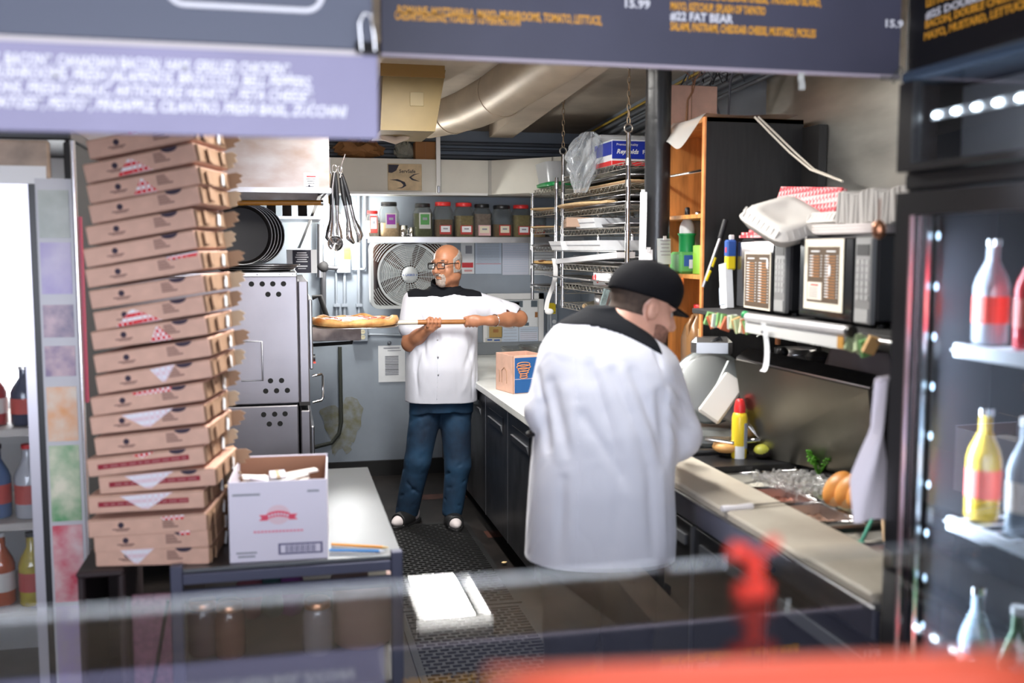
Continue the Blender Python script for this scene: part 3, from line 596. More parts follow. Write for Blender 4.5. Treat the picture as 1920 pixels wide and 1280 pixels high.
# ---- papers on the back wall
def paper(label, u0, v0, u1, v1, d, mtl, lines, name='notice'):
    a = W(u0, v0, d); b = W(u1, v1, d); c = (a+b)/2; wd = abs(b.x-a.x); ht = abs(a.z-b.z)
    t = thing(name, label, 'paper', tuple(c)); MB().box((0, 0, 0), (wd, 0.002, ht)).build('sheet', mtl, t)
    for (nm, m, lst) in lines:
        q = MB()
        for (cx, cz, sw_, sh) in lst: q.box((cx*wd, -0.0018, cz*ht), (sw_*wd, 0.001, sh*ht))
        q.build(nm, m, t)
    return t
bl = mat('pale_blue_paper', (0.55, 0.63, 0.74), 0.8); lav = mat('lavender_paper', (0.66, 0.68, 0.78), 0.8); crm = mat('ivory_paper', (0.62, 0.62, 0.56), 0.8)
paper('white notice with round grey seal and red heading, left of the blue sheets', 864, 455, 889, 513, .006, PAPER, [('seal', PRINT, [(0.1, 0.28, 0.5, 0.26)]), ('red_block', PRINT_R, [(0, -0.22, 0.85, 0.16)]), ('print', mat('pink_print', (0.7, 0.35, 0.35), 0.8), [(0.05, -0.4, 0.6, 0.06)])])
rr_ = [(0, 0.45-0.05*k, 0.86, 0.012) for k in range(13)]
paper('pale blue sheet of small print beside the sealed notice', 891, 453, 940, 513, .006, bl, [('print', PRINT, rr_), ('rule', PRINT_R, [(0, -0.19, 0.95, 0.012)])])
paper('lavender gridded schedule sheet in the middle of the back wall', 942, 453, 991, 515, .006, lav, [('print', bl, [(0, 0.45-0.07*k, 0.92, 0.02) for k in range(13)])])
paper('pale sheet right of the schedule, half behind the rack', 992, 453, 1040, 515, .006, PAPER, [('print', PRINT, [(0, 0.45-0.09*k, 0.9, 0.015) for k in range(11)])])
paper('white notice with a grey table taped low on the wall by the chef', 709, 648, 760, 715, .006, PAPER, [('heading', PRINT, [(0, 0.43, 0.6, 0.03), (0.1, 0.36, 0.5, 0.02)]), ('table', PRINT, [(0, 0.2-0.045*k, 0.5, 0.03) for k in range(12)]), ('rules', PRINT_D, [(0, 0.20, 0.5, 0.008), (0, -0.02, 0.5, 0.012), (0, -0.16, 0.5, 0.012)])])
# framed white board with papers under the wall sheets
fb = thing('notice_board', 'white framed notice board behind the chef with posters pinned on', 'notice board', tuple(W(962, 622, .02)))
a = W(905, 548, .02); b = W(1018, 690, .02); wd = b.x-a.x; ht = a.z-b.z
MB().rbox((0, 0, 0), (wd, 0.02, ht), 0.003).build('board', mat('board_grey', (0.66, 0.68, 0.66), 0.6), fb)
q = MB(); q.bb((-wd/2, -0.022, ht/2-0.045), (wd/2, 0.0, ht/2)); q.bb((-wd/2, -0.022, -ht/2), (wd/2, 0.0, -ht/2+0.03)); q.bb((wd/2-0.04, -0.022, -ht/2), (wd/2, 0.0, ht/2)); q.bb((-wd/2, -0.022, -ht/2), (-wd/2+0.03, 0.0, ht/2)); q.build('frame', WHITE, fb)
paper('poster with dark grey roof shapes pinned at the top of the board', 942, 563, 1008, 612, .046, PAPER, [('grey_shape', mat('slate_print', (0.10, 0.13, 0.16), 0.7), [(-0.2, 0.36, 0.55, 0.24)]), ('grey_shape', mat('slate_print', (0.1, 0.13, 0.16)), [(0.4, 0.36, 0.18, 0.24)]), ('grey_shape', mat('slate_print', (0.1, 0.13, 0.16)), [(-0.1, -0.40, 0.7, 0.12)]), ('brown_shape', mat('brown_print', (0.35, 0.15, 0.05), 0.7), [(0.46, -0.05, 0.08, 0.2)]), ('heading', PAPER, [(-0.15, 0.38, 0.25, 0.10)])], 'poster')
paper('tan card with brown drawing on the board', 917, 612, 942, 632, .046, mat('tan_card', (0.45, 0.30, 0.10), 0.8), [('drawing', mat('brown_print', (0.35, 0.15, 0.05), 0.7), [(0, 0.1, 0.4, 0.3)])])
paper('ivory form with two blue headings on the board', 910, 634, 939, 672, .046, crm, [('headings', PRINT_B, [(-0.22, 0.42, 0.32, 0.07), (0.25, 0.40, 0.38, 0.07)]), ('print', PRINT, [(0, 0.2-0.16*k, 0.8, 0.015) for k in range(4)])])
paper('pale blue form pinned low on the board', 941, 613, 972, 672, .046, bl, [('print', PRINT, [(0, 0.4-0.1*k, 0.8, 0.01) for k in range(8)])])
paper('pale blue leaflet pinned low at the right of the board', 973, 613, 1009, 668, .046, bl, [('print', PRINT, [(0, 0.42-0.07*k, 0.85, 0.01) for k in range(12)]), ('block', lav, [(0, 0.2, 0.9, 0.25)])])
# outlet and yellow note right of the board
p = W(1034, 600, .03)
t = thing('wall_outlet', 'grey wall outlet below a yellow note, right of the notice board', 'outlet', tuple(p))
MB().rbox((0, 0, 0), (0.085, 0.05, 0.20), 0.004).build('box_cover', galv, t)
for dz in (-0.01, -0.05): MB().cyl((0.015, -0.02, dz), (0.015, -0.03, dz), 0.016, n=14).build('socket', PAPER, t)
MB().tube([(-0.015, -0.03, 0.05), (-0.02, -0.05, 0.0), (-0.015, -0.05, -0.08), (-0.01, -0.03, -0.15)], 0.004, n=6).build('cord', PAPER, t)
t = thing('yellow_note', 'yellow paper note stuck above the grey wall outlet', 'note', tuple(W(1033, 578, .062))); MB().box((0, 0, 0), (0.075, 0.003, 0.085)).build('sheet', YELLOW, t)
MB().box((0.02, -0.002, -0.03), (0.03, 0.001, 0.004)).build('scribble', PRINT_D, t)
# ================================================================== back counter (under-counter fridge along the right wall)
bc = thing('worktop_fridge', 'black steel under-counter fridge with recessed door handles along the right wall', 'fridge counter', (1.17, 3.95, 0))
door_m = mat('scuffed_black_steel', (0.045, 0.045, 0.05), 0.38, 0.6, 0.5, 5, stretch=(1, 2, 1))
part_box('carcass', (0.03, 0.0, 0.10), (1.08, 3.5, 0.855), BLACK_M, bc)
ys = [0.0, 0.62, 1.22, 1.82, 2.42, 3.02, 3.5]
for i in range(6):
    d = part_box('door', (0.0, ys[i]+0.004, 0.12), (0.032, ys[i+1]-0.004, 0.845), door_m, bc, 0.003)
    ym = (ys[i]+ys[i+1])/2; w_ = (ys[i+1]-ys[i])*0.62
    b = MB(); b.bb((-0.004, ym-w_/2, 0.70), (0.0, ym+w_/2, 0.79)); b.build('handle_recess', BLACK, d)
    b = MB(); b.add([(-0.004, ym-w_/2+.01, 0.705), (-0.004, ym+w_/2-.01, 0.705), (-0.016, ym+w_/2-.01, 0.745), (-0.016, ym-w_/2+.01, 0.745), (-0.001, ym-w_/2+.01, 0.705), (-0.001, ym+w_/2-.01, 0.705), (-0.001, ym+w_/2-.01, 0.745), (-0.001, ym-w_/2+.01, 0.745)], [(0,1,2,3),(7,6,5,4),(0,4,5,1),(1,5,6,2),(2,6,7,3),(3,7,4,0)]); b.build('handle', mat('grey_handle_plastic', (0.10, 0.105, 0.115), 0.45), d)
    MB().bb((-0.002, ys[i]-0.003, 0.12), (0.02, ys[i]+0.004, 0.845)).build('door_gap_trim', STEEL_D, bc)
part_box('kick_plate', (0.09, 0.0, 0.0), (1.05, 3.5, 0.10), BLACK_M, bc)
ct = tag(MB().rbox((1.14+0.56, 5.73, 0.885), (1.12, 3.53, 0.045), 0.006).build('marble_worktop', mat('white_worktop', (0.74, 0.75, 0.72), 0.3, 0, 0.12, 5)), 'white stone worktop lying on the black under-counter fridge', 'worktop')
tag(MB().rbox((1.70, 7.45, 0.955), (1.1, 0.05, 0.095), 0.004).build('backsplash_strip', mat('grey_strip', (0.20, 0.22, 0.24), 0.4)), 'dark grey backsplash strip standing on the worktop at the back wall', 'backsplash')
WT = 0.9075
# blue and kraft carton on the worktop
p = at(968, 738, Z=WT); t = thing('supply_carton', 'open kraft carton with blue printed face on the back worktop', 'carton', (p.x+0.05, p.y+0.12, WT), rz=math.radians(14))
W_, D_, H_ = 0.20, 0.22, 0.215
for nm, a, b in (('front_panel', (-W_/2, -D_/2, 0), (W_/2, -D_/2+0.005, H_)), ('back_panel', (-W_/2, D_/2-0.005, 0), (W_/2, D_/2, H_)), ('left_panel', (-W_/2, -D_/2, 0), (-W_/2+0.005, D_/2, H_)), ('right_panel', (W_/2-0.005, -D_/2, 0), (W_/2, D_/2, H_)), ('bottom_panel', (-W_/2, -D_/2, 0), (W_/2, D_/2, 0.005))):
    part_box(nm, a, b, CARD, t, 0.001)
bf = MB().box((0.005, -D_/2-0.001, H_*0.48), (W_*0.96, 0.001, H_*0.92)).build('blue_face', mat('carton_blue', (0.01, 0.09, 0.28), 0.6), t)
cup = MB()
for k, (r, z) in enumerate(((0.040, 0.165), (0.044, 0.150), (0.036, 0.135), (0.030, 0.120), (0.022, 0.105), (0.024, 0.093))):
    cup.tube([(-0.035+r*math.cos(2*PI*q/16), -D_/2-0.003, z+0.28*r*math.sin(2*PI*q/16)) for q in range(16)], 0.0025, n=5, closed=True)
cup.build('cup_logo', mat('orange_print', (0.7, 0.28, 0.10), 0.6), bf)
q = MB(); q.box((0, -D_/2-0.002, 0.082), (W_*0.9, 0.001, 0.003)); q.box((0.06, -D_/2-0.002, 0.03), (0.006, 0.001, 0.03)); q.box((0.075, -D_/2-0.002, 0.03), (0.006, 0.001, 0.02)); q.build('carton_print', mat('pale_print', (0.5, 0.45, 0.55), 0.6), bf)
q = MB(); q.tube([(-W_/2-0.001, -0.03, 0.05), (-W_/2-0.001, -0.03, 0.12), (-W_/2-0.001, 0.0, 0.14), (-W_/2-0.001, 0.03, 0.12), (-W_/2-0.001, 0.03, 0.05)], 0.002, n=5); q.tube([(-W_/2-0.001, 0.06, 0.05), (-W_/2-0.001, 0.06, 0.12)], 0.002, n=5); q.build('side_symbols', CARD_D, t)
# clear deli containers behind the carton
for i, (u, v, zz, c, lab) in enumerate(((980, 700, WT, (0.30, 0.08, 0.08), 'clear tub of red filling on the worktop behind the blue carton'), (1012, 695, WT, (0.03, 0.02, 0.03), 'clear tub of black olives on the worktop beside the red filled tub'))):
    p = at(u, v, Y=5.9+0.1*i); t = thing('deli_tub', lab, 'tub', (p.x, 6.0+0.1*i, zz), group='clear deli tubs')
    MB().lathe((0, 0, 0), [(0.075, 0), (0.08, 0.005), (0.10, 0.19), (0.105, 0.19), (0.105, 0.20), (0.097, 0.20), (0.075, 0.008)], 28, sq=5).build('tub_wall', CLEAR, t)
    MB().lathe((0, 0, 0.008), [(0.074, 0), (0.085, 0.11), (0.05, 0.135)], 24, sq=5).build('filling', mat('filling_%d' % i, c, 0.5, 0, 0.5, 40), t)
# ================================================================== hanging wire racks
wire = mat('zinc_wire', (0.50, 0.47, 0.42), 0.35, 0.9)
def truss(mb, a, b, h=0.032, n=18, r=0.0028):
    a = Vector(a); b = Vector(b); mb.tube([a, b], r, n=5); mb.tube([a-Vector((0, 0, h)), b-Vector((0, 0, h))], r, n=5)
    pts = [a.lerp(b, k/n)-Vector((0, 0, h if k % 2 else 0)) for k in range(n+1)]; mb.tube(pts, r*0.75, n=4)
def rack(label, x0, x1, y0, y1, zbot, ztop, levels, chains):
    t = thing('wire_rack', label, 'wire rack', (x0, y0, zbot), group='hanging wire racks')
    X = x1-x0; Y = y1-y0
    for (x, y) in ((0, 0), (X, 0), (0, Y), (X, Y)):
        ps = MB().cyl((x, y, 0), (x, y, ztop-zbot), 0.0125, n=12).build('post', CHROME, t)
        for z in levels: MB().cyl((x, y, z-zbot-0.02), (x, y, z-zbot+0.016), 0.0165, 0.0145, n=12).build('collar', CHROME if x else STEEL, ps)
    for z in levels:
        zz = z-zbot
        e = MB()
        truss(e, (0, 0, zz), (0, Y, zz), n=max(10, int(Y/0.035)//2*2)); truss(e, (X, 0, zz), (X, Y, zz), n=max(10, int(Y/0.05)//2*2))
        truss(e, (0, 0, zz), (X, 0, zz), n=10); truss(e, (0, Y, zz), (X, Y, zz), n=10)
        for k in range(1, int(X/0.05)): e.tube([(k*0.05, 0, zz), (k*0.05, Y, zz)], 0.002, n=4)
        o = e.build('wire_shelf', wire, t); o['kind'] = 'stuff'
    for (x, y, zc) in chains:
        rg = MB().tube([(x+0.022*math.cos(a), y, ztop-zbot+0.022+0.022*math.sin(a)) for a in [2*PI*k/16 for k in range(16)]], 0.005, n=6, closed=True).build('eye_ring', wire, t)
        z = ztop-zbot+0.045; k = 0
        lm = mat('old_brass_chain', (0.55, 0.42, 0.28), 0.4, 0.8)
        while z < zc-zbot-0.02:
            pts = []
            for q in range(14):
                a = 2*PI*q/14; dx = 0.008*math.cos(a); dz = 0.021*math.sin(a)
                pts.append((x+dx, y, z+0.017+dz) if k % 2 == 0 else (x, y+dx, z+0.017+dz))
            MB().tube(pts, 0.0028, n=5, closed=True).build('chain_link', lm, t); z += 0.034; k += 1
    return t
RX = 1.75
lv1 = [2.165, 2.055, 1.945, 1.83, 1.62, 1.50, 1.375]
r1 = rack('hanging chrome wire rack with many shelves of trays, nearer of two', RX, 2.22, 4.92, 6.14, 1.34, 2.31, lv1, [(0, 0, 2.72), (0, 1.22, 2.66)])
# angled leg extension visible as a paint-splashed bar
lv2 = [2.12, 1.97, 1.85, 1.73, 1.60, 1.46]
r2 = rack('chrome wire rack stacked with round pizza trays, farther of two', RX-0.02, 2.22, 6.22, 6.85, 1.36, 2.17, lv2, [])
sup = MB(); sup.cyl((RX+0.2, 6.5, 1.2), (RX+0.2, 6.5, 1.2), 0.001)
# things on rack one -----------------------------------------------------
def R1(z): return z+0.004
foil = thing('foil_box', 'blue white and red carton of foil sheets on the top rack shelf', 'carton', (1.775, 5.36, R1(2.165)))
bx = MB().rbox((0.0, 0.17, 0.065), (0.09, 0.34, 0.125), 0.003); bx = MB().rbox((0.14, 0.02, 0.07), (0.30, 0.30, 0.14), 0.003); bx.build('carton_body', PAPER, foil)
bm2 = mat('foil_box_blue', (0.01, 0.03, 0.35), 0.4)
MB().box((0.14, -0.1325, 0.085), (0.298, 0.003, 0.095)).build('blue_front', bm2, foil); MB().box((0.14, -0.1325, 0.013), (0.298, 0.003, 0.026)).build('red_band', RED, foil)
MB().box((-0.0115, 0.02, 0.095), (0.003, 0.296, 0.07)).build('blue_end', bm2, foil); MB().box((-0.0115, 0.02, 0.013), (0.003, 0.296, 0.026)).build('red_end_band', RED, foil)
text('lettering', 'Reynolds', 0.034, face_my(Vector((0.015, -0.1345, 0.065))), WHITE, foil, shear=0.3, bold=0.03)
text('lettering', 'Foodservice', 0.03, face_my(Vector((0.165, -0.1345, 0.065))), WHITE, foil, bold=0.02)
text('lettering', 'Premium Quality', 0.018, face_my(Vector((0.015, -0.1345, 0.108))), WHITE, foil)
# white paper roll stack behind box
t = thing('paper_stack', 'white stack of deli paper standing above the blue foil carton', 'paper stack', (1.99, 5.66, R1(2.165))); MB().rbox((0.0, 0, 0.10), (0.40, 0.26, 0.20), 0.01).build('sheets', PAPER, t)
MB().box((0.0, -0.131, 0.10), (0.40, 0.001, 0.003)).build('wrapper_seam', PRINT, t)
# plastic bag draped at the corner
random.seed(11)
bag = thing('plastic_bag', 'crumpled clear plastic bag drooping over the top rack shelf', 'plastic bag', (1.745, 5.52, R1(2.165)))
def bagf(u, v):
    a = 2*PI*u; prof = [(0.03, -0.13), (0.05, -0.06), (0.075, 0.0), (0.095, 0.05), (0.085, 0.11), (0.055, 0.17), (0.03, 0.20), (0.002, 0.205)]
    k = v*(len(prof)-1); i = min(int(k), len(prof)-2); f = k-i; r = prof[i][0]*(1-f)+prof[i+1][0]*f; z = prof[i][1]*(1-f)+prof[i+1][1]*f
    w = 1+0.22*math.sin(5*a+9*v)+0.16*math.sin(11*a-17*v)
    return Vector((-0.055+r*w*math.cos(a)+0.05*(z+0.1), -0.02+1.5*r*w*math.sin(a)-0.3*(z-0.05), z))
MB().grid(bagf, 60, 36).build('film', clear_mat('crinkled_film', (0.95, 0.97, 0.98), 0.80, 0.12, (0.62, 0.66, 0.7)), bag)
# tote with green lid base on far rack
t = thing('plastic_tote', 'grey translucent tote with green base on the top of the farther rack', 'tote', (1.83, 6.45, 2.124))
MB().lathe((0, 0, 0.02), [(0.15, 0), (0.155, 0.02), (0.175, 0.13), (0.18, 0.135)], 28, sq=6, sx=0.85, sy=1.1).build('bin', mat('grey_translucent_plastic', (0.50, 0.52, 0.54), 0.3, trans=0.2), t)
MB().lathe((0, 0, 0), [(0.165, 0), (0.17, 0.02), (0.155, 0.026)], 28, sq=6, sx=0.85, sy=1.1).build('base', GREEN, t)
crust = mat('baked_crust', (0.62, 0.38, 0.14), 0.75, 0, 0.25, 20)
board_m = mat('tray_edge_wood', (0.60, 0.42, 0.22), 0.6, 0, 0.15, 8)
k = 0
for z, lst in ((2.12, []), (1.97, ['w']), (1.85, ['w']), (1.73, ['d']), (1.60, ['d', 'c']), (1.46, ['d'])):
    for j, kd in enumerate(lst):
        lab = ['wooden round tray jutting from the farther rack, topmost', 'wooden round tray on the second shelf of the farther rack', 'dark round tray on the farther rack at head height', 'dark round tray under the golden crust on the farther rack', 'golden pizza crust resting on a tray of the farther rack', 'dark round tray on the lowest shelf of the farther rack'][k]
        t = thing('pizza_crust' if kd == 'c' else 'round_tray', lab, 'pizza crust' if kd == 'c' else 'tray', (1.86, 6.50, z+0.004+0.012*j), group='trays on the far rack')
        if kd == 'c':
            MB().lathe((0, 0, 0), [(0.19, 0.0), (0.205, 0.006), (0.20, 0.02), (0.17, 0.014), (0.002, 0.012)], 40).build('base', crust, t)
            MB().ball((-0.17, -0.08, 0.02), (0.03, 0.03, 0.008), 10, 6).build('char_spot', mat('char_brown', (0.15, 0.06, 0.02), 0.8), t)
        else:
            MB().lathe((0, 0, 0), [(0.21, 0.0), (0.225, 0.006), (0.225, 0.011), (0.002, 0.011)], 40).build('disc', board_m if kd == 'w' else pan_m, t)
            MB().tube([(0.225*math.cos(a), 0.225*math.sin(a), 0.006) for a in [2*PI*q/36 for q in range(36)]], 0.003, n=5, closed=True).build('rim', board_m if kd == 'w' else STEEL_D, t)
        k += 1
# flat boards, cartons and white boxes on the nearer rack
def slab(nm, lab, cat, x0, x1, y0, y1, z, h, m, sub=None):
    t = thing(nm, lab, cat, ((x0+x1)/2, (y0+y1)/2, z)); MB().rbox((0, 0, h/2), (x1-x0, y1-y0, h), min(0.004, h*0.3)).build('panel', m, t)
    if sub: MB().rbox((0, 0, h*0.5), ((x1-x0)*1.01, (y1-y0)*1.01, h*0.3), 0.001).build('edge_band', sub, t)
    return t
slab('cutting_board', 'brown board lying on the second shelf of the nearer rack', 'board', 1.78, 2.15, 5.0, 6.0, 2.06, 0.02, board_m, CARD_D)
for i, (z, nm) in enumerate(((2.095, 'dark tray slid above the brown board'), (1.952, 'dark tray slid under the wooden board'), (1.987, 'upper dark tray on the third rack shelf'), (1.838, 'dark tray below the flattened carton'), (1.63, 'dark tray under the white rail of the nearer rack'), (1.66, 'second dark tray under the white rail'), (1.515, 'wide dark tray just above the boxed pan'))):
    t = thing('sheet_tray', nm, 'tray', (1.98, 5.5, z), group='dark trays in the nearer rack'); MB().lathe((0, 0, 0), [(0.20, 0), (0.21, 0.014), (0.205, 0.014), (0.19, 0.003)], 24, sq=6, sx=1.0, sy=2.2).build('tray', pan_m, t)
    MB().tube([(0.21*c_*1.0, 0.46*s_, 0.014) for c_, s_ in ((-1, -1), (1, -1), (1, 1), (-1, 1))], 0.003, n=5, closed=True).build('rim', STEEL_D, t)
t = thing('wood_peel_board', 'pale wooden board sticking out on the third shelf of the nearer rack', 'board', (1.90, 5.75, 1.969)); MB().lathe((0, 0, 0), [(0.24, 0), (0.25, 0.005), (0.25, 0.012), (0.24, 0.016)], 32, sq=3, sx=1.0, sy=1.6).build('board', WOOD_L, t); MB().box((-0.12, -0.43, 0.008), (0.06, 0.14, 0.014)).build('handle', WOOD_L, t)
t = thing('flat_carton', 'flattened brown cardboard carton pushed onto the rack shelf', 'carton', (1.68, 5.85, 1.842), rz=math.radians(-14)); MB().rbox((0.18, 0, 0.03), (0.36, 0.42, 0.055), 0.002).build('folded_sheet', mat('dull_cardboard', (0.40, 0.27, 0.20), 0.85), t); MB().box((0.0, 0, 0.03), (0.003, 0.42, 0.004)).build('fold_line', CARD_D, t)
for i, (y, x, a, z, lab) in enumerate(((5.55, 1.72, 0.10, 1.836, 'white paper box lying beside the flattened carton'), (5.95, 1.66, -0.05, 1.708, 'white paper box at the far end above the white rail'), (5.60, 1.70, 0.16, 1.708, 'white paper box in the middle above the white rail'), (5.35, 1.70, 0.02, 1.708, 'white paper box at the near end above the white rail'))):
    t = thing('paper_box', lab, 'paper box', (x, y, z), rz=a, group='white paper boxes in the rack')
    MB().add([(0, -0.14, 0), (0.3, -0.14, 0), (0.3, 0.14, 0), (0, 0.14, 0), (-0.02, -0.16, 0.055), (0.32, -0.16, 0.055), (0.32, 0.16, 0.055), (-0.02, 0.16, 0.055)], [(0,3,2,1),(4,5,6,7),(0,1,5,4),(1,2,6,5),(2,3,7,6),(3,0,4,7)]).build('tray', PAPER, t)
    MB().box((-0.012, 0, 0.03), (0.004, 0.30, 0.003)).build('score_line', PRINT, t)
t = thing('white_rail', 'white sheet-metal rail fixed across the front of the nearer rack', 'rail', (1.715, 4.98, 1.70))
MB().add([(0, 0, 0), (0, 1.22, -0.05), (0.10, 1.22, -0.05), (0.10, 0, 0), (0, 0, -0.03), (0, 1.22, -0.08), (0.10, 1.22, -0.08), (0.10, 0, -0.03)], [(0,1,2,3),(7,6,5,4),(0,4,5,1),(1,5,6,2),(2,6,7,3),(3,7,4,0)]).build('channel', mat('rail_white_metal', (0.72, 0.72, 0.74), 0.35, 0.3), t)
MB().bb((-0.004, 0, 0.0), (0.0, 1.2, 0.006)).build('upper_lip', STEEL, t)
t = thing('dangling_strap', 'white plastic strap dangling from the end of the white rail', 'strap', (1.69, 6.19, 1.655))
MB().grid(lambda u, v: Vector((0.0+0.03*u-0.035*v+0.02*math.sin(v*5), -0.02*v, -0.33*v)), 2, 14).build('strip', WHITE, t); MB().ball((-0.02, -0.02, -0.34), (0.03, 0.012, 0.02), 12, 8).build('clip_end', WHITE, t)
t = thing('wide_knife_tray', 'long shiny steel blade tray lying across the lower rack', 'tray', (1.72, 5.45, 1.545)); MB().lathe((0, 0, 0), [(0.15, 0.0), (0.17, 0.008), (0.165, 0.008), (0.145, 0.002)], 24, sq=6, sx=0.8, sy=4.0).build('blade', CHROME, t); MB().tube([(-0.13, -0.55, 0.008), (-0.13, 0.55, 0.008)], 0.003, n=5).build('rim', STEEL_D, t)
for i, (z, lab) in enumerate(((1.379, 'round springform cake tin with printed sleeve, lower rack shelf'), (1.345, 'plain round cake tin on the bottom of the rack'))):
    t = thing('cake_tin', lab, 'cake tin', (1.92, 5.5-0.05*i, z if i == 0 else 1.379), group='cake tins in the rack') if i == 0 else thing('cake_tin', lab, 'cake tin', (1.92, 5.32, 1.504), group='cake tins in the rack')
    if i == 0:
        MB().lathe((0, 0, 0), [(0.15, 0), (0.155, 0.004), (0.155, 0.075), (0.15, 0.075), (0.148, 0.008), (0.002, 0.006)], 40).build('tin_wall', STEEL, t)
    else:
        t.location = (1.90, 5.45, 1.504); MB().lathe((0, 0, 0), [(0.15, 0), (0.155, 0.004), (0.155, 0.085), (0.15, 0.085), (0.148, 0.008), (0.002, 0.006)], 40).build('tin_wall', STEEL, t)
        sl_ = MB()
        for q in range(14):
            a0 = math.radians(150+6*q); a1 = math.radians(156+6*q)
            sl_.quad((0.157*math.cos(a0), 0.157*math.sin(a0), 0.01), (0.157*math.cos(a1), 0.157*math.sin(a1), 0.01), (0.157*math.cos(a1), 0.157*math.sin(a1), 0.075), (0.157*math.cos(a0), 0.157*math.sin(a0), 0.075), -0.001)
        s2 = sl_.build('printed_sleeve', PAPER, t)
        b = MB()
        for a_, z_, r_ in ((170, 0.05, 0.012), (185, 0.055, 0.014), (195, 0.03, 0.012)):
            a = math.radians(a_); b.ball((0.158*math.cos(a), 0.158*math.sin(a), z_), (r_*0.4, r_, r_), 10, 6)
        b.build('picture_spots', PRINT_R, s2)
t = thing('splashed_bar', 'dark paint-splashed bar leaning against the lower rack', 'bar', tuple(at(1128, 590, Y=4.8)))
MB().box((0, 0, 0), (0.045, 0.02, 0.26), Matrix.Rotation(math.radians(16), 3, 'Y')).build('bar', mat('splashed_black', (0.04, 0.055, 0.06), 0.5, 0, 0.9, 30, col2=(0.25, 0.33, 0.33)), t); MB().box((0.01, -0.011, 0.0), (0.012, 0.002, 0.24), Matrix.Rotation(math.radians(16), 3, 'Y')).build('worn_edge', STEEL_D, t)
t = thing('rolling_pin', 'pale wooden rolling pin end lying on the lowest rack shelf', 'rolling pin', tuple(at(1110, 572, X=1.80))); MB().cyl((-0.06, -0.05, 0), (0.10, 0.25, 0), 0.016, n=14).build('roller', mat('pale_wood', (0.75, 0.66, 0.48), 0.5), t); MB().cyl((-0.075, -0.078, 0), (-0.06, -0.05, 0), 0.010, n=10).build('handle', WOOD_L, t)
# ================================================================== the black pole
pc = (at(1210, 300, Y=4.3)+at(1256, 300, Y=4.3))/2
t = thing('steel_column', 'glossy black round steel column from worktop to ceiling', 'column', (pc.x, 4.3, WT))
bp = mat('black_gloss_paint', (0.015, 0.016, 0.018), 0.28, 0, 0, 8, 0.15, 25)
MB().cyl((0, 0, 0), (0, 0, ceil_z(4.3)-WT-0.004), 0.058, n=40).build('shaft', bp, t); MB().cyl((0, 0, 0), (0, 0, 0.012), 0.10, n=32).build('base_plate', bp, t); MB().cyl((0, 0, ceil_z(4.3)-WT-0.03), (0, 0, ceil_z(4.3)-WT-0.004), 0.09, n=32).build('head_plate', bp, t)
def slip(lab, u0, v0, u1, v1, y, rz, m, lines=0):
    a = at(u0, v0, Y=y); b = at(u1, v1, Y=y); c = (a+b)/2; t = thing('taped_slip', lab, 'paper slip', tuple(c), rz=rz, group='paper slips taped to the column')
    wd = abs(b.x-a.x); ht = abs(a.z-b.z)
    MB().grid(lambda u, v: Vector(((u-0.5)*wd, -0.004*math.sin(u*PI)-0.006*v*v, (0.5-v)*ht)), 6, 8).build('sheet', m, t)
    MB().box((0, -0.006, ht*0.5), (0.018, 0.002, 0.022)).build('tape', clear_mat('tape', (0.9, 0.9, 0.9), 0.6, 0.2), t)
    if lines:
        q = MB()
        for k in range(lines): q.box((0, -0.0085-0.006*((k+1)/(lines+1))**2, ht*(0.42-0.14*k)), (wd*(0.75-0.1*(k % 3)), 0.0006, 0.004))
        q.build('print', PRINT, t)
ticket = mat('pale_green_ticket', (0.60, 0.68, 0.68), 0.8)
slip('pale green order ticket taped to the right of the black column', 1229, 447, 1260, 495, 4.22, math.radians(20), ticket, 5)
slip('small white square note taped low on the black column', 1208, 468, 1223, 487, 4.225, math.radians(-10), PAPER)
slip('long white strip of paper taped to the left side of the column', 1200, 360, 1212, 488, 4.27, math.radians(-50), PAPER)
# ================================================================== tall cabinet with open shelves facing the aisle
CX, CY0, CY1, CZ0, CZ1 = 1.765, 4.0, 4.62, 1.10, 2.275
cab = thing('storage_cabinet', 'tall cabinet with black sides and orange wood shelves facing the aisle', 'cabinet', (CX, CY0, CZ0))
H = CZ1-CZ0; Dp = 0.46; Wd = CY1-CY0
blk = mat('black_stained_board', (0.012, 0.011, 0.011), 0.5, 0, 0.4, 8, stretch=(8, 8, 0.8))
part_box('near_side', (0.006, 0.0, 0), (Dp, 0.018, H), blk, cab, 0.001); part_box('near_side_edge', (-0.004, -0.003, 0), (0.006, 0.020, H), mat('orange_board_edge', (0.75, 0.28, 0.09), 0.5, 0, 0.2, 14), cab, 0.001)
part_box('inner_lining', (0.006, 0.019, 0), (Dp, 0.023, H), WOOD, cab, 0.001)
part_box('far_side', (0.0, Wd-0.02, 0), (Dp, Wd, H), WOOD, cab, 0.001); part_box('back_panel', (Dp-0.012, 0.02, 0), (Dp, Wd-0.02, H), WOOD, cab, 0.001)
part_box('top_board', (0, 0, H-0.02), (Dp, Wd, H), WOOD, cab, 0.001)
for z in (0.0, 0.685-0.20, 0.75): part_box('shelf_board', (0.0, 0.022, z), (Dp-0.012, Wd-0.02, z+0.018), WOOD, cab, 0.001)
MB().cyl((0.02, 0.022, 0.955), (0.02, Wd-0.02, 0.955), 0.008, n=10).build('hanging_bar', CHROME, cab)
MB().ball((0.10, Wd-0.021, 0.35), (0.02, 0.002, 0.025), 12, 8).build('wood_knot', mat('knot_brown', (0.13, 0.05, 0.02), 0.6), cab)
S2 = CZ0+0.503
def cabobj(nm, lab, cat, y, x, z): return thing(nm, lab, cat, (x, y, z))
SH = CZ0+0.485+0.018; SH2 = CZ0+0.75+0.018
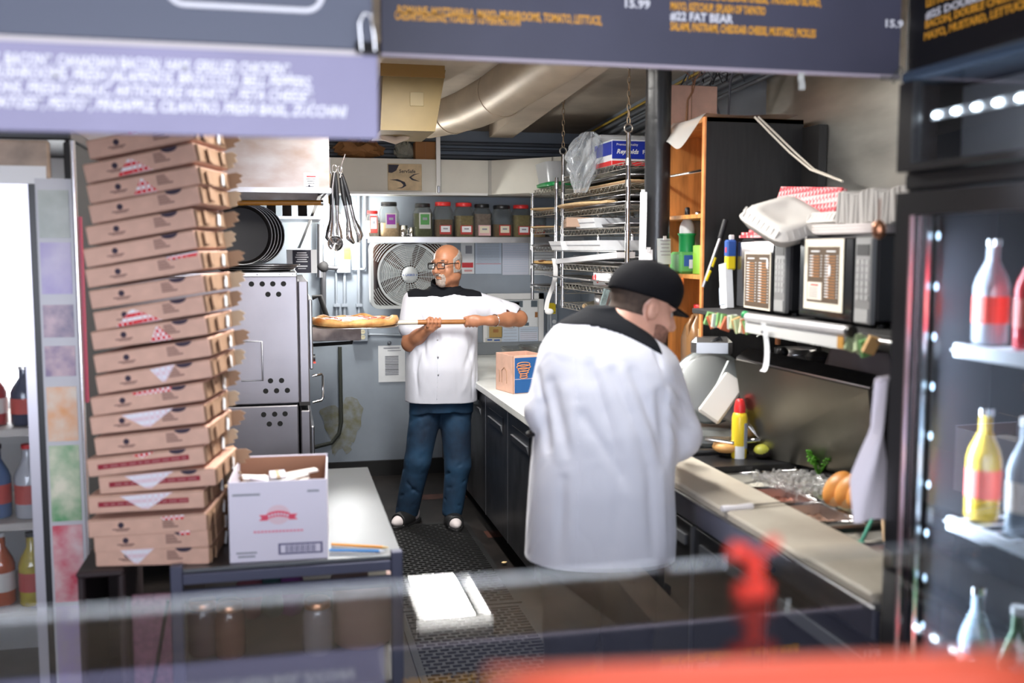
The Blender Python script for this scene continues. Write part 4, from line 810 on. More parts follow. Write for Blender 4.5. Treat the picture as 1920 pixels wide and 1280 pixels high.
# spray bottle in green funnel on shelf
t = cabobj('spray_bottle', 'white squeeze bottle with green funnel collar in the cabinet', 'bottle', 4.33, 1.83, SH+0.10)
MB().lathe((0, 0, 0), [(0.03, 0), (0.035, 0.01), (0.035, 0.11), (0.03, 0.13), (0.014, 0.155), (0.012, 0.17)], 24).build('bottle_body', WHITE, t); MB().lathe((0, 0, 0.17), [(0.012, 0), (0.012, 0.03), (0.006, 0.035)], 14).build('cap', BLACK, t)
MB().lathe((0, 0, 0), [(0.037, 0.0), (0.037, 0.07), (0.040, 0.075), (0.044, 0.085), (0.038, 0.085)], 24).build('funnel_collar', GREEN, t)
t = cabobj('wipes_tub', 'green and white cleaning tub with blue label on the cabinet shelf', 'tub', 4.33, 1.85, SH); MB().rbox((0, 0, 0.05), (0.16, 0.13, 0.10), 0.012).build('tub_body', mat('mid_green_plastic', (0.12, 0.42, 0.12), 0.45), t)
MB().box((-0.01, -0.0655, 0.06), (0.10, 0.002, 0.05)).build('blue_label', PRINT_B, t); MB().box((-0.02, -0.067, 0.045), (0.03, 0.002, 0.04)).build('white_patch', PAPER, t); MB().box((0.025, -0.067, 0.05), (0.02, 0.002, 0.045)).build('red_patch', PRINT_R, t)
t = cabobj('glove_box', 'lime green carton with round red seal on the cabinet shelf', 'carton', 4.18, 1.865, SH); MB().rbox((0, 0, 0.065), (0.10, 0.09, 0.13), 0.003).build('carton_body', mat('lime_carton', (0.25, 0.50, 0.05), 0.5), t); MB().cyl((0, -0.047, 0.05), (0, -0.045, 0.05), 0.028, n=20).build('red_seal', PRINT_R, t)
t = cabobj('jug', 'translucent grey gallon jug at the back of the cabinet shelf', 'jug', 4.47, 1.95, SH); MB().lathe((0, 0, 0), [(0.07, 0), (0.075, 0.01), (0.075, 0.16), (0.05, 0.22), (0.02, 0.25), (0.02, 0.27)], 24, sq=4).build('jug_body', mat('dull_jug_plastic', (0.35, 0.30, 0.22), 0.4), t); MB().lathe((0, 0, 0.27), [(0.024, 0), (0.024, 0.02), (0.02, 0.022)], 16).build('cap', CHROME, t)
t = cabobj('orange_label_tray', 'orange printed packet lying on the cabinet shelf edge', 'packet', 4.36, 1.795, SH-0.0); t.location = (1.752, 4.3, SH-0.03); MB().box((0, 0, 0), (0.006, 0.24, 0.03)).build('strip', mat('orange_label', (0.75, 0.20, 0.04), 0.5), t); MB().box((-0.004, 0.03, 0), (0.001, 0.14, 0.014)).build('print', PAPER, t)
t = cabobj('vinegar_jug', 'brown gallon jug with red cap and red flower label in the cabinet', 'jug', 4.25, 1.86, CZ0+0.018)
MB().lathe((0, 0, 0), [(0.065, 0), (0.07, 0.01), (0.07, 0.19), (0.055, 0.25), (0.022, 0.29), (0.022, 0.31)], 24, sq=5).build('jug_body', mat('brown_jug_liquid', (0.36, 0.19, 0.08), 0.25, trans=0.2), t); MB().lathe((0, 0, 0.31), [(0.025, 0), (0.025, 0.015)], 16).build('neck_ring', BLACK, t); MB().lathe((0, 0, 0.325), [(0.024, 0), (0.024, 0.02), (0.02, 0.022)], 16).build('cap', RED, t)
lb = MB().box((-0.015, -0.0715, 0.14), (0.035, 0.002, 0.20)).build('label', cream, t); MB().ball((-0.015, -0.073, 0.09), (0.018, 0.002, 0.02), 10, 6).build('red_flower', PRINT_R, lb)
MB().tube([(-0.06, -0.03, 0.2), (-0.065, -0.03, 0.25), (-0.03, -0.01, 0.295)], 0.010, n=8).build('handle', mat('brown_jug_liquid', (0.36, 0.19, 0.08)), t)
t = cabobj('deli_bag', 'small packet of yellow and white stuff behind the brown jug', 'packet', 4.12, 1.87, CZ0+0.018); MB().rbox((0, 0, 0.09), (0.07, 0.06, 0.18), 0.01).build('packet_body', cream, t); MB().rbox((0, 0, 0.04), (0.072, 0.062, 0.07), 0.01).build('white_base', PAPER, t)
# white tray / film on top of cabinet, kraft box, twigs
t = thing('film_sheet', 'clear plastic film draped over the cabinet top and down its front', 'plastic film', (CX, CY0, CZ1+0.002))
def film(u, v):
    x = -0.13+0.55*u; y = 0.02+0.36*v; z = 0.012+0.004*math.sin(9*u+5*v)
    if x < 0.0: z = 0.012-0.9*abs(x)*(1+0.2*math.sin(7*v)); x = x*0.6
    return Vector((x, y-0.05*(1-v)*u, z))
MB().grid(film, 24, 14).build('film', clear_mat('thick_film', (0.93, 0.93, 0.93), 0.68, 0.15, (0.6, 0.6, 0.58)), t)
t = thing('kraft_box', 'open kraft box standing on the cabinet behind the black column', 'carton', (1.88, 4.50, CZ1+0.0)); MB().rbox((0, 0, 0.10), (0.26, 0.16, 0.20), 0.003).build('carton_body', CARD, t); MB().box((0, -0.081, 0.10), (0.003, 0.002, 0.198)).build('seam', CARD_D, t)
t = thing('twig_bunch', 'dry reddish brown twig branching upward behind the column', 'twigs', (1.83, 4.36, CZ1+0.014)); random.seed(5)
tm = mat('twig_bark', (0.30, 0.14, 0.07), 0.8)
def twig(p, d, L, r, dep):
    q = p+d*L; MB().tube([p, p.lerp(q, 0.5)+Vector((random.uniform(-1, 1), random.uniform(-1, 1), 0))*0.008, q], [r, r*0.85, r*0.65], n=6).build('branch', tm, t)
    if dep:
        for k in range(2 if dep > 1 else 2):
            twig(q, (d+Vector((random.uniform(-1, 1), random.uniform(-.4, .4), random.uniform(-0.2, 0.6)))*0.8).normalized(), L*0.7, r*0.6, dep-1)
twig(Vector((0, 0, 0)), Vector((0.05, 0, 1)).normalized(), 0.11, 0.007, 3)
t = thing('wire_tangle', 'tangle of dark cables hanging at the wall above the cabinet', 'cables', (2.1, 4.60, 2.36)); random.seed(9)
for k in range(14):
    pts = [Vector((random.uniform(-0.28, 0.12), random.uniform(-0.1, 0.15), 0.30))]
    for j in range(5): pts.append(pts[-1]*0.7+Vector((random.uniform(-0.1, 0.1), random.uniform(-0.08, 0.08), 0.24-0.075*j)))
    if k < 4: pts += [Vector((0.02+0.01*k, 0, -0.06)), Vector((0.02+0.01*k, 0, -0.13))]
    MB().tube(pts, 0.0035 if k > 3 else 0.006, n=5).build('cable', mat('cable_grey', (0.16, 0.16, 0.18), 0.5) if k < 6 else BLACK, t)
t = thing('extension_cord', 'pair of pale cords swooping down from the cabinet top', 'cord', (2.1, 3.98, CZ1))
for dx in (0, 0.022):
    P_ = [at(1415+dx*300, 219, Y=3.985)-Vector((2.1, 3.98, CZ1)), at(1440+dx*400, 245, Y=3.94)-Vector((2.1, 3.98, CZ1)), at(1480+dx*450, 285, Y=3.85)-Vector((2.1, 3.98, CZ1)), at(1520+dx*300, 318, Y=3.72)-Vector((2.1, 3.98, CZ1)), at(1580, 340, Y=3.5)-Vector((2.1, 3.98, CZ1))]
    MB().tube(P_, 0.005, n=8).build('cord', mat('ivory_cord', (0.75, 0.68, 0.58), 0.5), t)
# rear black panel next to the cabinet
struct(MB().bb((RW-0.06, 3.86, 1.0), (RW-0.022, 4.0, 2.24)).build('wall_panel', blk), 'black board panel fixed to the wall beside the cabinet', 'panel')
# long-handled tool hanging on the cabinet side
t = thing('sharpening_rod', 'long tool with black grip and yellow bands leaning on the cabinet side', 'tool', tuple(at(1338, 490, Y=3.95)))
d0 = at(1360, 412, Y=3.95)-at(1338, 490, Y=3.95); d1 = at(1318, 538, Y=3.95)-at(1338, 490, Y=3.95)
MB().cyl(d0*0.55, d0*1.0, 0.012, n=10).build('grip', BLACK, t); MB().cyl(d1, d0*0.55, 0.008, n=10).build('shaft', STEEL, t)
MB().cyl(d1*0.75, d1*0.35, 0.0095, n=10).build('yellow_band', YELLOW, t); MB().cyl(d1*0.2, d0*0.1, 0.0095, n=10).build('yellow_band', YELLOW, t)
# ================================================================== sandwich prep table on the right
PX0, PX1, PY0, PY1, PZ = 1.325, 2.22, 2.0, 3.62, 0.88
prep = thing('prep_table', 'black refrigerated sandwich prep table with steel apron and topping pans', 'prep table', (PX0, PY0, 0))
L = PY1-PY0
part_box('carcass', (0.05, 0, 0.10), (PX1-PX0, L, 0.80), BLACK_M, prep)
for i in range(3):
    y = L*i/3; d = part_box('door', (0.02, y+0.004, 0.12), (0.052, y+L/3-0.004, 0.78), mat('prep_black_door', (0.02, 0.02, 0.022), 0.35, 0.3), prep, 0.003)
    MB().bb((0.012, y+0.06, 0.70), (0.02, y+L/3-0.06, 0.735)).build('handle', mat('grey_handle_plastic', (0.10, 0.105, 0.115), 0.45), d)
    MB().bb((0.008, y-0.004, 0.12), (0.024, y+0.004, 0.78)).build('door_trim', STEEL_D, prep)
part_box('apron', (0.0, 0, 0.80), (0.03, L, 0.88), mat('apron_steel', (0.50, 0.50, 0.58), 0.25, 1.0), prep, 0.004)
part_box('deck', (0.0, 0, 0.872), (0.236, L, 0.88), STEEL, prep, 0.002)
part_box('rear_deck', (0.602, 0, 0.86), (PX1-PX0, L, 0.895), BLACK_M, prep, 0.002); part_box('well_liner', (0.236, 0.02, 0.70), (0.602, L-0.02, 0.72), BLACK_M, prep, 0.002)
part_box('far_ledge', (0.236, L-0.20, 0.86), (0.602, L, 0.90), BLACK, prep, 0.003)
for x, y in ((0.1, 0.08), (0.1, L-0.08), (0.8, 0.08), (0.8, L-0.08)): MB().cyl((x, y, 0), (x, y, 0.10), 0.025, n=12).build('caster', BLACK, prep)
cb = tag(MB().rbox((PX0+0.112, (PY0+PY1)/2-0.02, 0.896), (0.225, L-0.06, 0.030), 0.006).build('cutting_board', mat('worn_cutting_board', (0.60, 0.55, 0.46), 0.5, 0, 0.12, 4, col2=(0.48, 0.42, 0.34))), 'long worn cream cutting board along the front of the prep table', 'cutting board')
# topping pans (each a thing)
random.seed(21)
fills = [((0.34, 0.20, 0.14), 'ham'), ((0.42, 0.36, 0.20), 'cheese'), ((0.34, 0.13, 0.09), 'tomato'), ((0.20, 0.22, 0.12), 'pepper'), ((0.42, 0.40, 0.34), 'onion'), ((0.18, 0.15, 0.11), 'olive')]
pw = 0.178; pl_ = 0.23; names = ['front', 'rear']
for r in range(2):
    for c in range(6):
        f, fn = fills[(c*2+r) % 6]; x = PX0+0.240+r*pw+pw/2; y = PY0+0.03+c*pl_+pl_/2
        t = thing('topping_pan', 'steel topping pan of %s, %s row, %s from the near end of the prep table' % (fn, names[r], ['first', 'second', 'third', 'fourth', 'fifth', 'sixth'][c]), 'pan', (x, y, 0.732), group='topping pans')
        hx, hy = pw/2-0.008, pl_/2-0.008
        for nm, a, b in (('near_wall', (-hx, -hy, 0), (hx, -hy+0.003, 0.14)), ('far_wall', (-hx, hy-0.003, 0), (hx, hy, 0.14)), ('aisle_wall', (-hx, -hy, 0), (-hx+0.003, hy, 0.14)), ('rear_wall', (hx-0.003, -hy, 0), (hx, hy, 0.14)), ('pan_floor', (-hx, -hy, 0), (hx, hy, 0.004))):
            MB().bb(a, b).build(nm, STEEL, t)
        rim = MB().tube([(-hx-0.003, -hy-0.003, 0.143), (hx+0.003, -hy-0.003, 0.143), (hx+0.003, hy+0.003, 0.143), (-hx-0.003, hy+0.003, 0.143)], 0.006, n=8, closed=True); rim.build('rim', CHROME, t)
        fm_ = mat('topping_'+fn, f, 0.45, 0, 0.5, 50, 0.5, 40)
        MB().grid(lambda u, v: Vector(((u-0.5)*2*(hx-0.004), (v-0.5)*2*(hy-0.004), 0.105+0.014*math.sin(9*u+c)*math.cos(8*v+r)+random.uniform(-.006, .006))), 12, 12).build('topping', fm_, t)
# raised steel lid
P0 = Vector((PX0, PY0, 0))
def lidpart(mb_, nm, m_, par):
    mb_.v = [tuple(Vector(q)-P0) for q in mb_.v]; return mb_.build(nm, m_, par)
BF, BN, TF, TN = Vector((1.80, 3.60, 0.902)), Vector((2.03, 3.08, 0.902)), Vector((1.72, 3.58, 1.286)), Vector((1.955, 3.03, 1.235))
th = (BN-BF).cross(TF-BF).normalized(); th = th if th.x > 0 else -th; th = th*0.012
def slab4(a, b, c, d, t_): return MB().add([a, b, c, d, a+t_, b+t_, c+t_, d+t_], [(3,2,1,0),(4,5,6,7),(0,1,5,4),(1,2,6,5),(2,3,7,6),(3,0,4,7)])
lid = lidpart(slab4(BN, BF, TF, TN, th), 'lid', mat('lid_steel', (0.29, 0.28, 0.25), 0.30, 1.0, 0.15, 3), prep); lid['label'] = 'raised flat stainless lid'
fl_ = th.normalized()*0.08
lidpart(slab4(TN+th, TF+th, TF+fl_+Vector((0, 0, 0.02)), TN+fl_+Vector((0, 0, 0.02)), Vector((0, 0, 0.006))), 'top_flange', STEEL, lid)
nd = (BN-BF).normalized()*0.014
lidpart(slab4(BN+nd*0.1, TN+nd*0.1, TN+fl_*0.6, BN+fl_*0.6, nd), 'black_end', BLACK, lid)
lidpart(MB().cyl(BF+th*2, BN+th*2, 0.008, n=10), 'hinge_rod', STEEL_D, lid)
# ---- things on the prep table
t = thing('bagel', 'golden bun resting on the far ledge of the prep table', 'bread', tuple(at(1360, 846, Z=0.92))); t.location.z = 0.920
MB().lathe((0, 0, 0), [(0.035, 0.0), (0.048, 0.008), (0.052, 0.018), (0.046, 0.032), (0.028, 0.040), (0.012, 0.034), (0.009, 0.02)], 32).build('crust', mat('bagel_crust', (0.68, 0.36, 0.12), 0.45, 0, 0.25, 12), t); MB().lathe((0, 0, -0.0), [(0.033, 0.0), (0.034, 0.003)], 24).build('pale_base', mat('bagel_base', (0.75, 0.58, 0.32), 0.7), t)
p = at(1377, 846, Y=3.60); t = thing('spray_can', 'yellow cooking spray can with red cap beside the raised lid', 'spray can', (p.x, 3.56, 0.900))
MB().lathe((0, 0, 0), [(0.028, 0), (0.03, 0.004), (0.03, 0.16), (0.026, 0.175), (0.02, 0.18)], 28).build('can_body', mat('can_yellow', (0.85, 0.62, 0.03), 0.3), t)
MB().lathe((0, 0, 0.18), [(0.022, 0), (0.022, 0.02), (0.018, 0.045), (0.012, 0.052)], 20).build('cap', RED, t)
lb = MB(); 
for q in range(8):
    a0 = math.radians(215+9*q); a1 = math.radians(224+9*q); lb.quad((0.031*math.cos(a0), 0.031*math.sin(a0), 0.0), (0.031*math.cos(a1), 0.031*math.sin(a1), 0.0), (0.031*math.cos(a1), 0.031*math.sin(a1), 0.05), (0.031*math.cos(a0), 0.031*math.sin(a0), 0.05), 0.0005)
lb.build('white_base_label', PAPER, t)
lb = MB()
for q in range(7):
    a0 = math.radians(280+9*q); a1 = math.radians(289+9*q); lb.quad((0.031*math.cos(a0), 0.031*math.sin(a0), 0.04), (0.031*math.cos(a1), 0.031*math.sin(a1), 0.04), (0.031*math.cos(a1), 0.031*math.sin(a1), 0.14), (0.031*math.cos(a0), 0.031*math.sin(a0), 0.14), 0.0005)
lb.build('grey_fact_panel', mat('grey_blue_label', (0.35, 0.38, 0.48), 0.6), t)
p = at(1430, 862, Z=0.895); t = thing('avocado', 'halved avocado with black skin on the prep table edge', 'avocado', (p.x, p.y, 0.905))
MB().ball((0, 0, 0.022), (0.04, 0.032, 0.026), 20, 12).build('skin', mat('avocado_skin', (0.015, 0.010, 0.010), 0.5, 0, 0.3, 40), t); MB().ball((-0.006, -0.004, 0.028), (0.033, 0.028, 0.026), 20, 12).build('flesh', mat('avocado_flesh', (0.45, 0.45, 0.06), 0.4), t)
random.seed(4)
p = at(1535, 893, Z=0.878); t = thing('herb_sprig', 'bright green dill sprig standing at the lid foot', 'herb', (p.x, p.y, p.z))
gm = mat('herb_green', (0.10, 0.34, 0.02), 0.6, 0, 0.3, 30)
for k in range(26):
    a = random.uniform(0, 2*PI); l_ = random.uniform(0.05, 0.085); tip = Vector((0.035*math.cos(a), 0.035*math.sin(a), l_))*1.15; mid = tip*0.55+Vector((0, 0, 0.01))
    b = MB(); b.tube([(0, 0, 0), mid, tip], [0.002, 0.0018, 0.001], n=4)
    for q in range(4):
        c = mid.lerp(tip, q/3); b.ball(c+Vector((random.uniform(-.008, .008), random.uniform(-.008, .008), 0.002)), (0.007, 0.005, 0.004), 6, 4)
    b.build('frond', gm, t)
# black border strip across the pan well
tag(MB().rbox((PX0+0.42, 2.60, 0.888), (0.36, 0.035, 0.016), 0.003).build('divider_bar', BLACK), 'black divider bar lying across the prep table pan well', 'bar')
# rolls in a plastic bag
rollm = mat('roll_crust', (0.62, 0.26, 0.06), 0.4, 0, 0.35, 9); p0 = at(1545, 925, Z=0.90)
for i, (u, v, lab) in enumerate(((1571, 930, 'plump brown bread roll in the clear bag, foremost'), (1594, 933, 'brown bread roll in the clear bag, middle one'), (1617, 938, 'brown bread roll in the clear bag, half behind the towel'))):
    p = at(u, v-22, X=1.74+0.008*i); t = thing('bread_roll', lab, 'bread roll', (p.x, p.y, p.z-0.012), group='rolls in the plastic bag', rot=(0.25, 0.55, 0.2))
    MB().ball((0, 0, 0.0), (0.040, 0.040, 0.062), 24, 14).build('crust', rollm, t); MB().ball((0.006, -0.006, -0.010), (0.0375, 0.0375, 0.051), 20, 12).build('pale_underside', mat('roll_underside', (0.70, 0.45, 0.22), 0.6), t)
t = thing('bread_bag', 'clear plastic bag spread over the pans and wrapped round the rolls', 'plastic bag', (p0.x-0.03, p0.y+0.10, 0.885)); random.seed(8)
def bb_(u, v):
    return Vector((-0.10+0.22*u+0.012*math.sin(13*v), -0.15+0.33*v+0.01*math.sin(17*u), 0.002+0.02*abs(math.sin(9*u+14*v))+0.015*abs(math.sin(23*u-11*v))+0.010*random.random()))
MB().grid(bb_, 34, 40).build('film', clear_mat('bag_film', (0.97, 0.97, 0.97), 0.93, 0.08, (0.45, 0.45, 0.45)), t)
b = MB()
for k in range(7): b.tube([(0.07+0.006*k, -0.13+0.016*k, 0.05), (0.075+0.006*k, -0.122+0.016*k, 0.03), (0.07+0.006*k, -0.13+0.016*k, 0.012)], 0.0025, n=4)
b.build('bag_print', mat('bag_dark_print', (0.12, 0.07, 0.09), 0.5), t)
p = at(1380, 955, Z=0.911); t = thing('kitchen_knife', 'knife with white handle lying across the cutting board', 'knife', (p.x, p.y, 0.918), rz=math.radians(4))
MB().tube([(-0.05, 0, 0), (-0.045, 0, 0), (0.0, 0, 0), (0.05, 0, 0), (0.058, 0, 0)], [0.009, 0.011, 0.008, 0.011, 0.009], n=12).build('handle', mat('white_knife_handle', (0.86, 0.83, 0.84), 0.35), t); MB().add([(0.055, -0.006, 0), (0.24, 0.006, 0), (0.24, 0.01, 0), (0.055, 0.012, 0), (0.055, -0.006, 0.002), (0.24, 0.006, 0.002), (0.24, 0.01, 0.002), (0.055, 0.012, 0.002)], [(0,3,2,1),(4,5,6,7),(0,1,5,4),(1,2,6,5),(2,3,7,6),(3,0,4,7)]).build('blade', CHROME, t)
# utensils in a near pan, hidden half by the fridge
p = at(1625, 985, Z=0.90)
for nm, lab, c, d in (('green_scoop', 'pale green handled scoop sticking up from the nearest pan', (0.10, 0.42, 0.30), ((-0.03, -0.05, -0.02), (0.06, 0.02, 0.045))), ('wooden_fork', 'pale wooden stick poking up beside the green scoop', (0.62, 0.42, 0.24), ((0.03, -0.08, -0.03), (0.09, 0.03, 0.06)))):
    t = thing(nm, lab, 'utensil', (p.x-0.02, p.y, 0.885)); MB().cyl(d[0], d[1], 0.006, n=10).build('handle', mat(nm+'_m', c, 0.5), t); MB().ball(d[0], (0.014, 0.018, 0.008), 12, 8).build('head', mat(nm+'_m', c, 0.5), t)
# white towel hanging by the fridge corner
tw = thing('towel', 'white towel hanging down beside the drinks fridge corner', 'towel', tuple(at(1650, 840, Y=2.02)))
def towel(u, v):
    wd = 0.02+0.045*min(1, max(0, (v-0.35)*3))-0.02*max(0, v-0.8); return Vector((0.005+(u-0.75)*wd*1.6, 0.012*math.sin(6*u+4*v), 0.16-0.33*v))
g_ = MB().grid(towel, 10, 24); g_.build('cloth', mat('towel_white', (0.80, 0.74, 0.80), 0.9), tw); MB().tube([(-0.012, 0, 0.16), (0.02, 0.004, 0.162)], 0.006, n=8).build('hanging_loop', mat('towel_white', (0.8, 0.74, 0.8)), tw)
# ================================================================== meat slicer
sx = at(1328, 740, Y=3.80)
SLZ = 0.92
slc = thing('meat_slicer', 'grey aluminium meat slicer with large round blade behind the cook', 'meat slicer', (1.74, 3.80, SLZ), rz=math.radians(-20))
alu = mat('slicer_aluminium', (0.20, 0.215, 0.215), 0.4, 0.7, 0.08, 6)
MB().rbox((0.06, 0.02, 0.035), (0.42, 0.36, 0.07), 0.02).build('base', alu, slc)
tilt = Matrix.Rotation(math.radians(-22), 3, 'X')
b = MB(); b.lathe((0, 0, 0), [(0.02, 0.03), (0.13, 0.028), (0.155, 0.015), (0.16, 0.0), (0.15, -0.012), (0.02, -0.015)], 48, axis='y'); b.v = [tuple(tilt @ Vector(p)+Vector((-0.02, 0.0, 0.23))) for p in b.v]; b.build('blade_guard', alu, slc)
b = MB(); b.lathe((0, 0, 0), [(0.01, 0.0), (0.12, 0.0), (0.135, 0.004), (0.12, 0.008), (0.01, 0.008)], 48, axis='y'); b.v = [tuple(tilt @ (Vector(p)+Vector((0, -0.027, 0)))+Vector((-0.02, 0.0, 0.23))) for p in b.v]; b.build('blade', mat('slicer_blade_steel', (0.24, 0.25, 0.25), 0.4, 0.9), slc)
MB().rbox((-0.01, 0.09, 0.385), (0.17, 0.10, 0.085), 0.02).build('sharpener_housing', mat('housing_alu', (0.38, 0.38, 0.38), 0.3, 0.9), slc); MB().tube([(-0.06, 0.06, 0.36), (-0.03, 0.05, 0.40), (0.02, 0.05, 0.43), (0.05, 0.06, 0.37)], 0.007, n=8).build('cable', BLACK, slc)
MB().rbox((0.10, -0.06, 0.20), (0.22, 0.016, 0.24), 0.01, Matrix.Rotation(math.radians(-22), 3, 'X') @ Matrix.Rotation(math.radians(25), 3, 'Y')).build('carriage_plate', alu, slc)
MB().rbox((0.02, -0.12, 0.20), (0.10, 0.03, 0.20), 0.008, Matrix.Rotation(math.radians(-22), 3, 'X') @ Matrix.Rotation(math.radians(35), 3, 'Y')).build('meat_pusher', mat('pusher_white', (0.58, 0.565, 0.535), 0.5), slc)
MB().cyl((0.26, -0.02, 0.37), (0.17, -0.04, 0.30), 0.016, n=12).build('knob_handle', BLACK, slc); MB().ball((0.27, -0.02, 0.378), 0.022, 12, 8).build('knob_ball', BLACK, slc)
MB().tube([(0.12, -0.20, 0.10), (0.16, -0.22, 0.05), (0.05, -0.24, 0.04), (-0.05, -0.22, 0.05)], 0.01, n=8).build('catch_rail', CHROME, slc)
st_ = thing('slicer_stand', 'dark low cabinet carrying the meat slicer beyond the prep table', 'cabinet', (1.75, 3.80, 0)); MB().rbox((0, 0, 0.455), (0.82, 0.28, 0.90), 0.006).build('carcass', BLACK_M, st_); MB().rbox((0, 0, 0.910), (0.84, 0.29, 0.018), 0.004).build('top', STEEL, st_)
# ================================================================== overshelf with microwaves
SHZ = 1.478
osh = thing('overshelf', 'dark overshelf above the prep table with clipped order tickets along its front', 'shelf', (1.62, 2.15, SHZ))
part_box('shelf_board', (0.0, 0, -0.02), (0.64, 1.62, 0.0), BLACK_M, osh, 0.003)
for y in (0.06, 1.38): MB().cyl((0.60, y, -0.022), (0.60, y, -0.582), 0.016, n=12).build('upright', STEEL_D, osh)
MB().cyl((-0.02, -0.06, -0.012), (-0.02, 1.40, -0.012), 0.006, n=8).build('clip_wire', STEEL, osh)
random.seed(13)
cols = [(0.62, 0.55, 0.28), (0.40, 0.48, 0.28), (0.60, 0.36, 0.14), (0.52, 0.56, 0.50), (0.66, 0.58, 0.40), (0.16, 0.36, 0.12), (0.50, 0.12, 0.05)]
for k in range(46):
    y = 0.30+k*0.024
    if 0.43 < y < 1.02: continue
    c = cols[random.randrange(7)]; b = MB(); b.box((-0.03+random.uniform(-.008, .008), y, -0.03+random.uniform(-.006, .006)), (0.035, 0.014, 0.05), Matrix.Rotation(random.uniform(-.5, .5), 3, 'Y') @ Matrix.Rotation(random.uniform(-.4, .4), 3, 'X')); b.build('ticket_clip', mat('clip_%d' % cols.index(c), c, 0.5), osh)
tb = thing('ticket_rail', 'white aluminium order ticket rail along the overshelf front', 'ticket rail', (1.565, 2.53, SHZ+0.008))
MB().cyl((0, 0.0, 0), (0, 0.63, -0.003), 0.015, n=16).build('tube', mat('rail_white_alu', (0.80, 0.80, 0.82), 0.25, 0.4), tb); MB().cyl((0, -0.02, 0), (0, 0.0, 0), 0.017, n=14).build('end_cap', BLACK, tb); MB().bb((-0.004, 0.02, -0.055), (0.006, 0.64, -0.016)).build('slot_strip', mat('rail_strip', (0.66, 0.66, 0.64), 0.4), tb)
MB().box((-0.006, 0.03, -0.035), (0.004, 0.03, 0.035)).build('amber_marker', mat('amber_marker', (0.50, 0.25, 0.04), 0.5), tb); MB().ball((0.0, 0.65, 0.004), 0.014, 10, 8).build('green_knob', GREEN, tb)
t = thing('receipt', 'long white curling receipt hanging from the ticket rail', 'receipt', tuple(at(1433, 605, X=1.545)))
MB().grid(lambda u, v: Vector((-0.004-0.05*max(0, v-0.8)**1.5*2+0.012*math.sin(v*3), 0.035*(0.5-u)-0.015*v, -0.17*v if v < .9 else -0.153-0.02*(v-.9)*3)), 4, 20).build('paper', PAPER, t); MB().box((-0.008, -0.002, -0.03), (0.001, 0.012, 0.008)).build('print', PRINT_D, t)
def microwave(lab, x, y0, y1, z, h, rz, paper_fn):
    t = thing('microwave', lab, 'microwave', (x, y0, z), rz=rz, group='microwaves on the overshelf'); wd = y1-y0; d = 0.36
    MB().rbox((d/2, wd/2, h/2+0.008), (d, wd, h-0.016), 0.008).build('body', BLACK, t)
    MB().rbox((-0.008, wd*0.61, h/2), (0.02, wd*0.76, h-0.02), 0.005).build('door', mat('mw_door_gloss', (0.008, 0.008, 0.01), 0.12), t)
    pn = MB().rbox((-0.008, wd*0.11, h/2), (0.02, wd*0.20, h-0.02), 0.004).build('control_panel', mat('mw_panel_grey', (0.28, 0.28, 0.28), 0.35, 0.5), t)
    MB().box((-0.019, wd*0.11, h*0.83), (0.002, wd*0.15, h*0.12)).build('display', BLACK, pn)
    for r in range(6):
        for c in range(3): MB().box((-0.019, wd*(0.055+0.055*c), h*(0.70-0.075*r)), (0.002, wd*0.04, h*0.05)).build('key', mat('mw_key', (0.36, 0.36, 0.36), 0.5), pn)
    MB().box((-0.019, wd*0.11, h*0.13), (0.003, wd*0.16, h*0.14)).build('open_button', mat('mw_key', (0.36, 0.36, 0.36)), pn)
    for fx in (0.04, 0.30):
        for fy in (0.04, wd-0.04): MB().cyl((fx, fy, 0), (fx, fy, 0.010), 0.012, n=10).build('foot', BLACK, t)
    return t, wd
def menu_card(lab, t, wd, h, yc, zc, w_, h_, margin, ncol, extra=False):
    m = thing('menu_sheet', lab, 'menu', (0, 0, 0)); m.matrix_world = t.matrix_basis @ Matrix.Translation((-0.021, yc, zc))
    MB().box((0, 0, 0), (0.002, w_, h_)).build('sheet', mat('ivory_menu_margin', (0.80, 0.74, 0.62), 0.6), m); MB().box((-0.0015, 0, 0), (0.001, w_-2*margin, h_-2*margin)).build('brown_field', mat('menu_brown', (0.10, 0.065, 0.04), 0.6), m)
    iw, ih = w_-2*margin, h_-2*margin
    a = MB(); b_ = MB(); n = 15
    for c in range(ncol):
        y = iw*(0.25-0.5*c)
        a.box((-0.0025, y, ih*0.42), (0.0008, iw*0.28, ih*0.022))
        for k in range(n):
            z = ih*(0.34-0.052*k)
            if extra and c == 0 and k > 7: continue
            a.box((-0.0025, y+iw*0.12, z), (0.0008, iw*0.12, ih*0.016)); a.box((-0.0025, y-iw*0.20, z), (0.0008, iw*0.03, ih*0.016)); b_.box((-0.0025, y-iw*0.01, z-ih*0.012), (0.0008, iw*0.26, ih*0.014))
    o1 = a.build('white_lettering', PAPER, m); o2 = b_.build('orange_lettering', mat('menu_orange', (0.50, 0.20, 0.05), 0.6), m); o1['kind'] = 'stuff'; o2['kind'] = 'stuff'
    if extra:
        e = MB().box((-0.0028, iw*0.24, -ih*0.30), (0.0012, iw*0.46, ih*0.32)).build('inset_card', mat('inset_ivory', (0.80, 0.72, 0.62), 0.6), m); MB().box((-0.0038, iw*0.24, -ih*0.19), (0.0008, iw*0.25, ih*0.025)).build('inset_heading', PRINT_R, e)
        q = MB()
        for k in range(7): q.box((-0.0038, iw*0.28, -ih*(0.235+0.03*k)), (0.0008, iw*0.28, ih*0.01))
        q.build('inset_text', PRINT, e)
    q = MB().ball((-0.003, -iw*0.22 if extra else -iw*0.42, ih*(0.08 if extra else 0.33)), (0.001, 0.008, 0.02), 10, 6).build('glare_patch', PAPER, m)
t, wd = microwave('black microwave with a wide cream bordered menu on its door, nearer', 1.735, 2.66, 3.155, SHZ, 0.285, math.radians(-4), None)
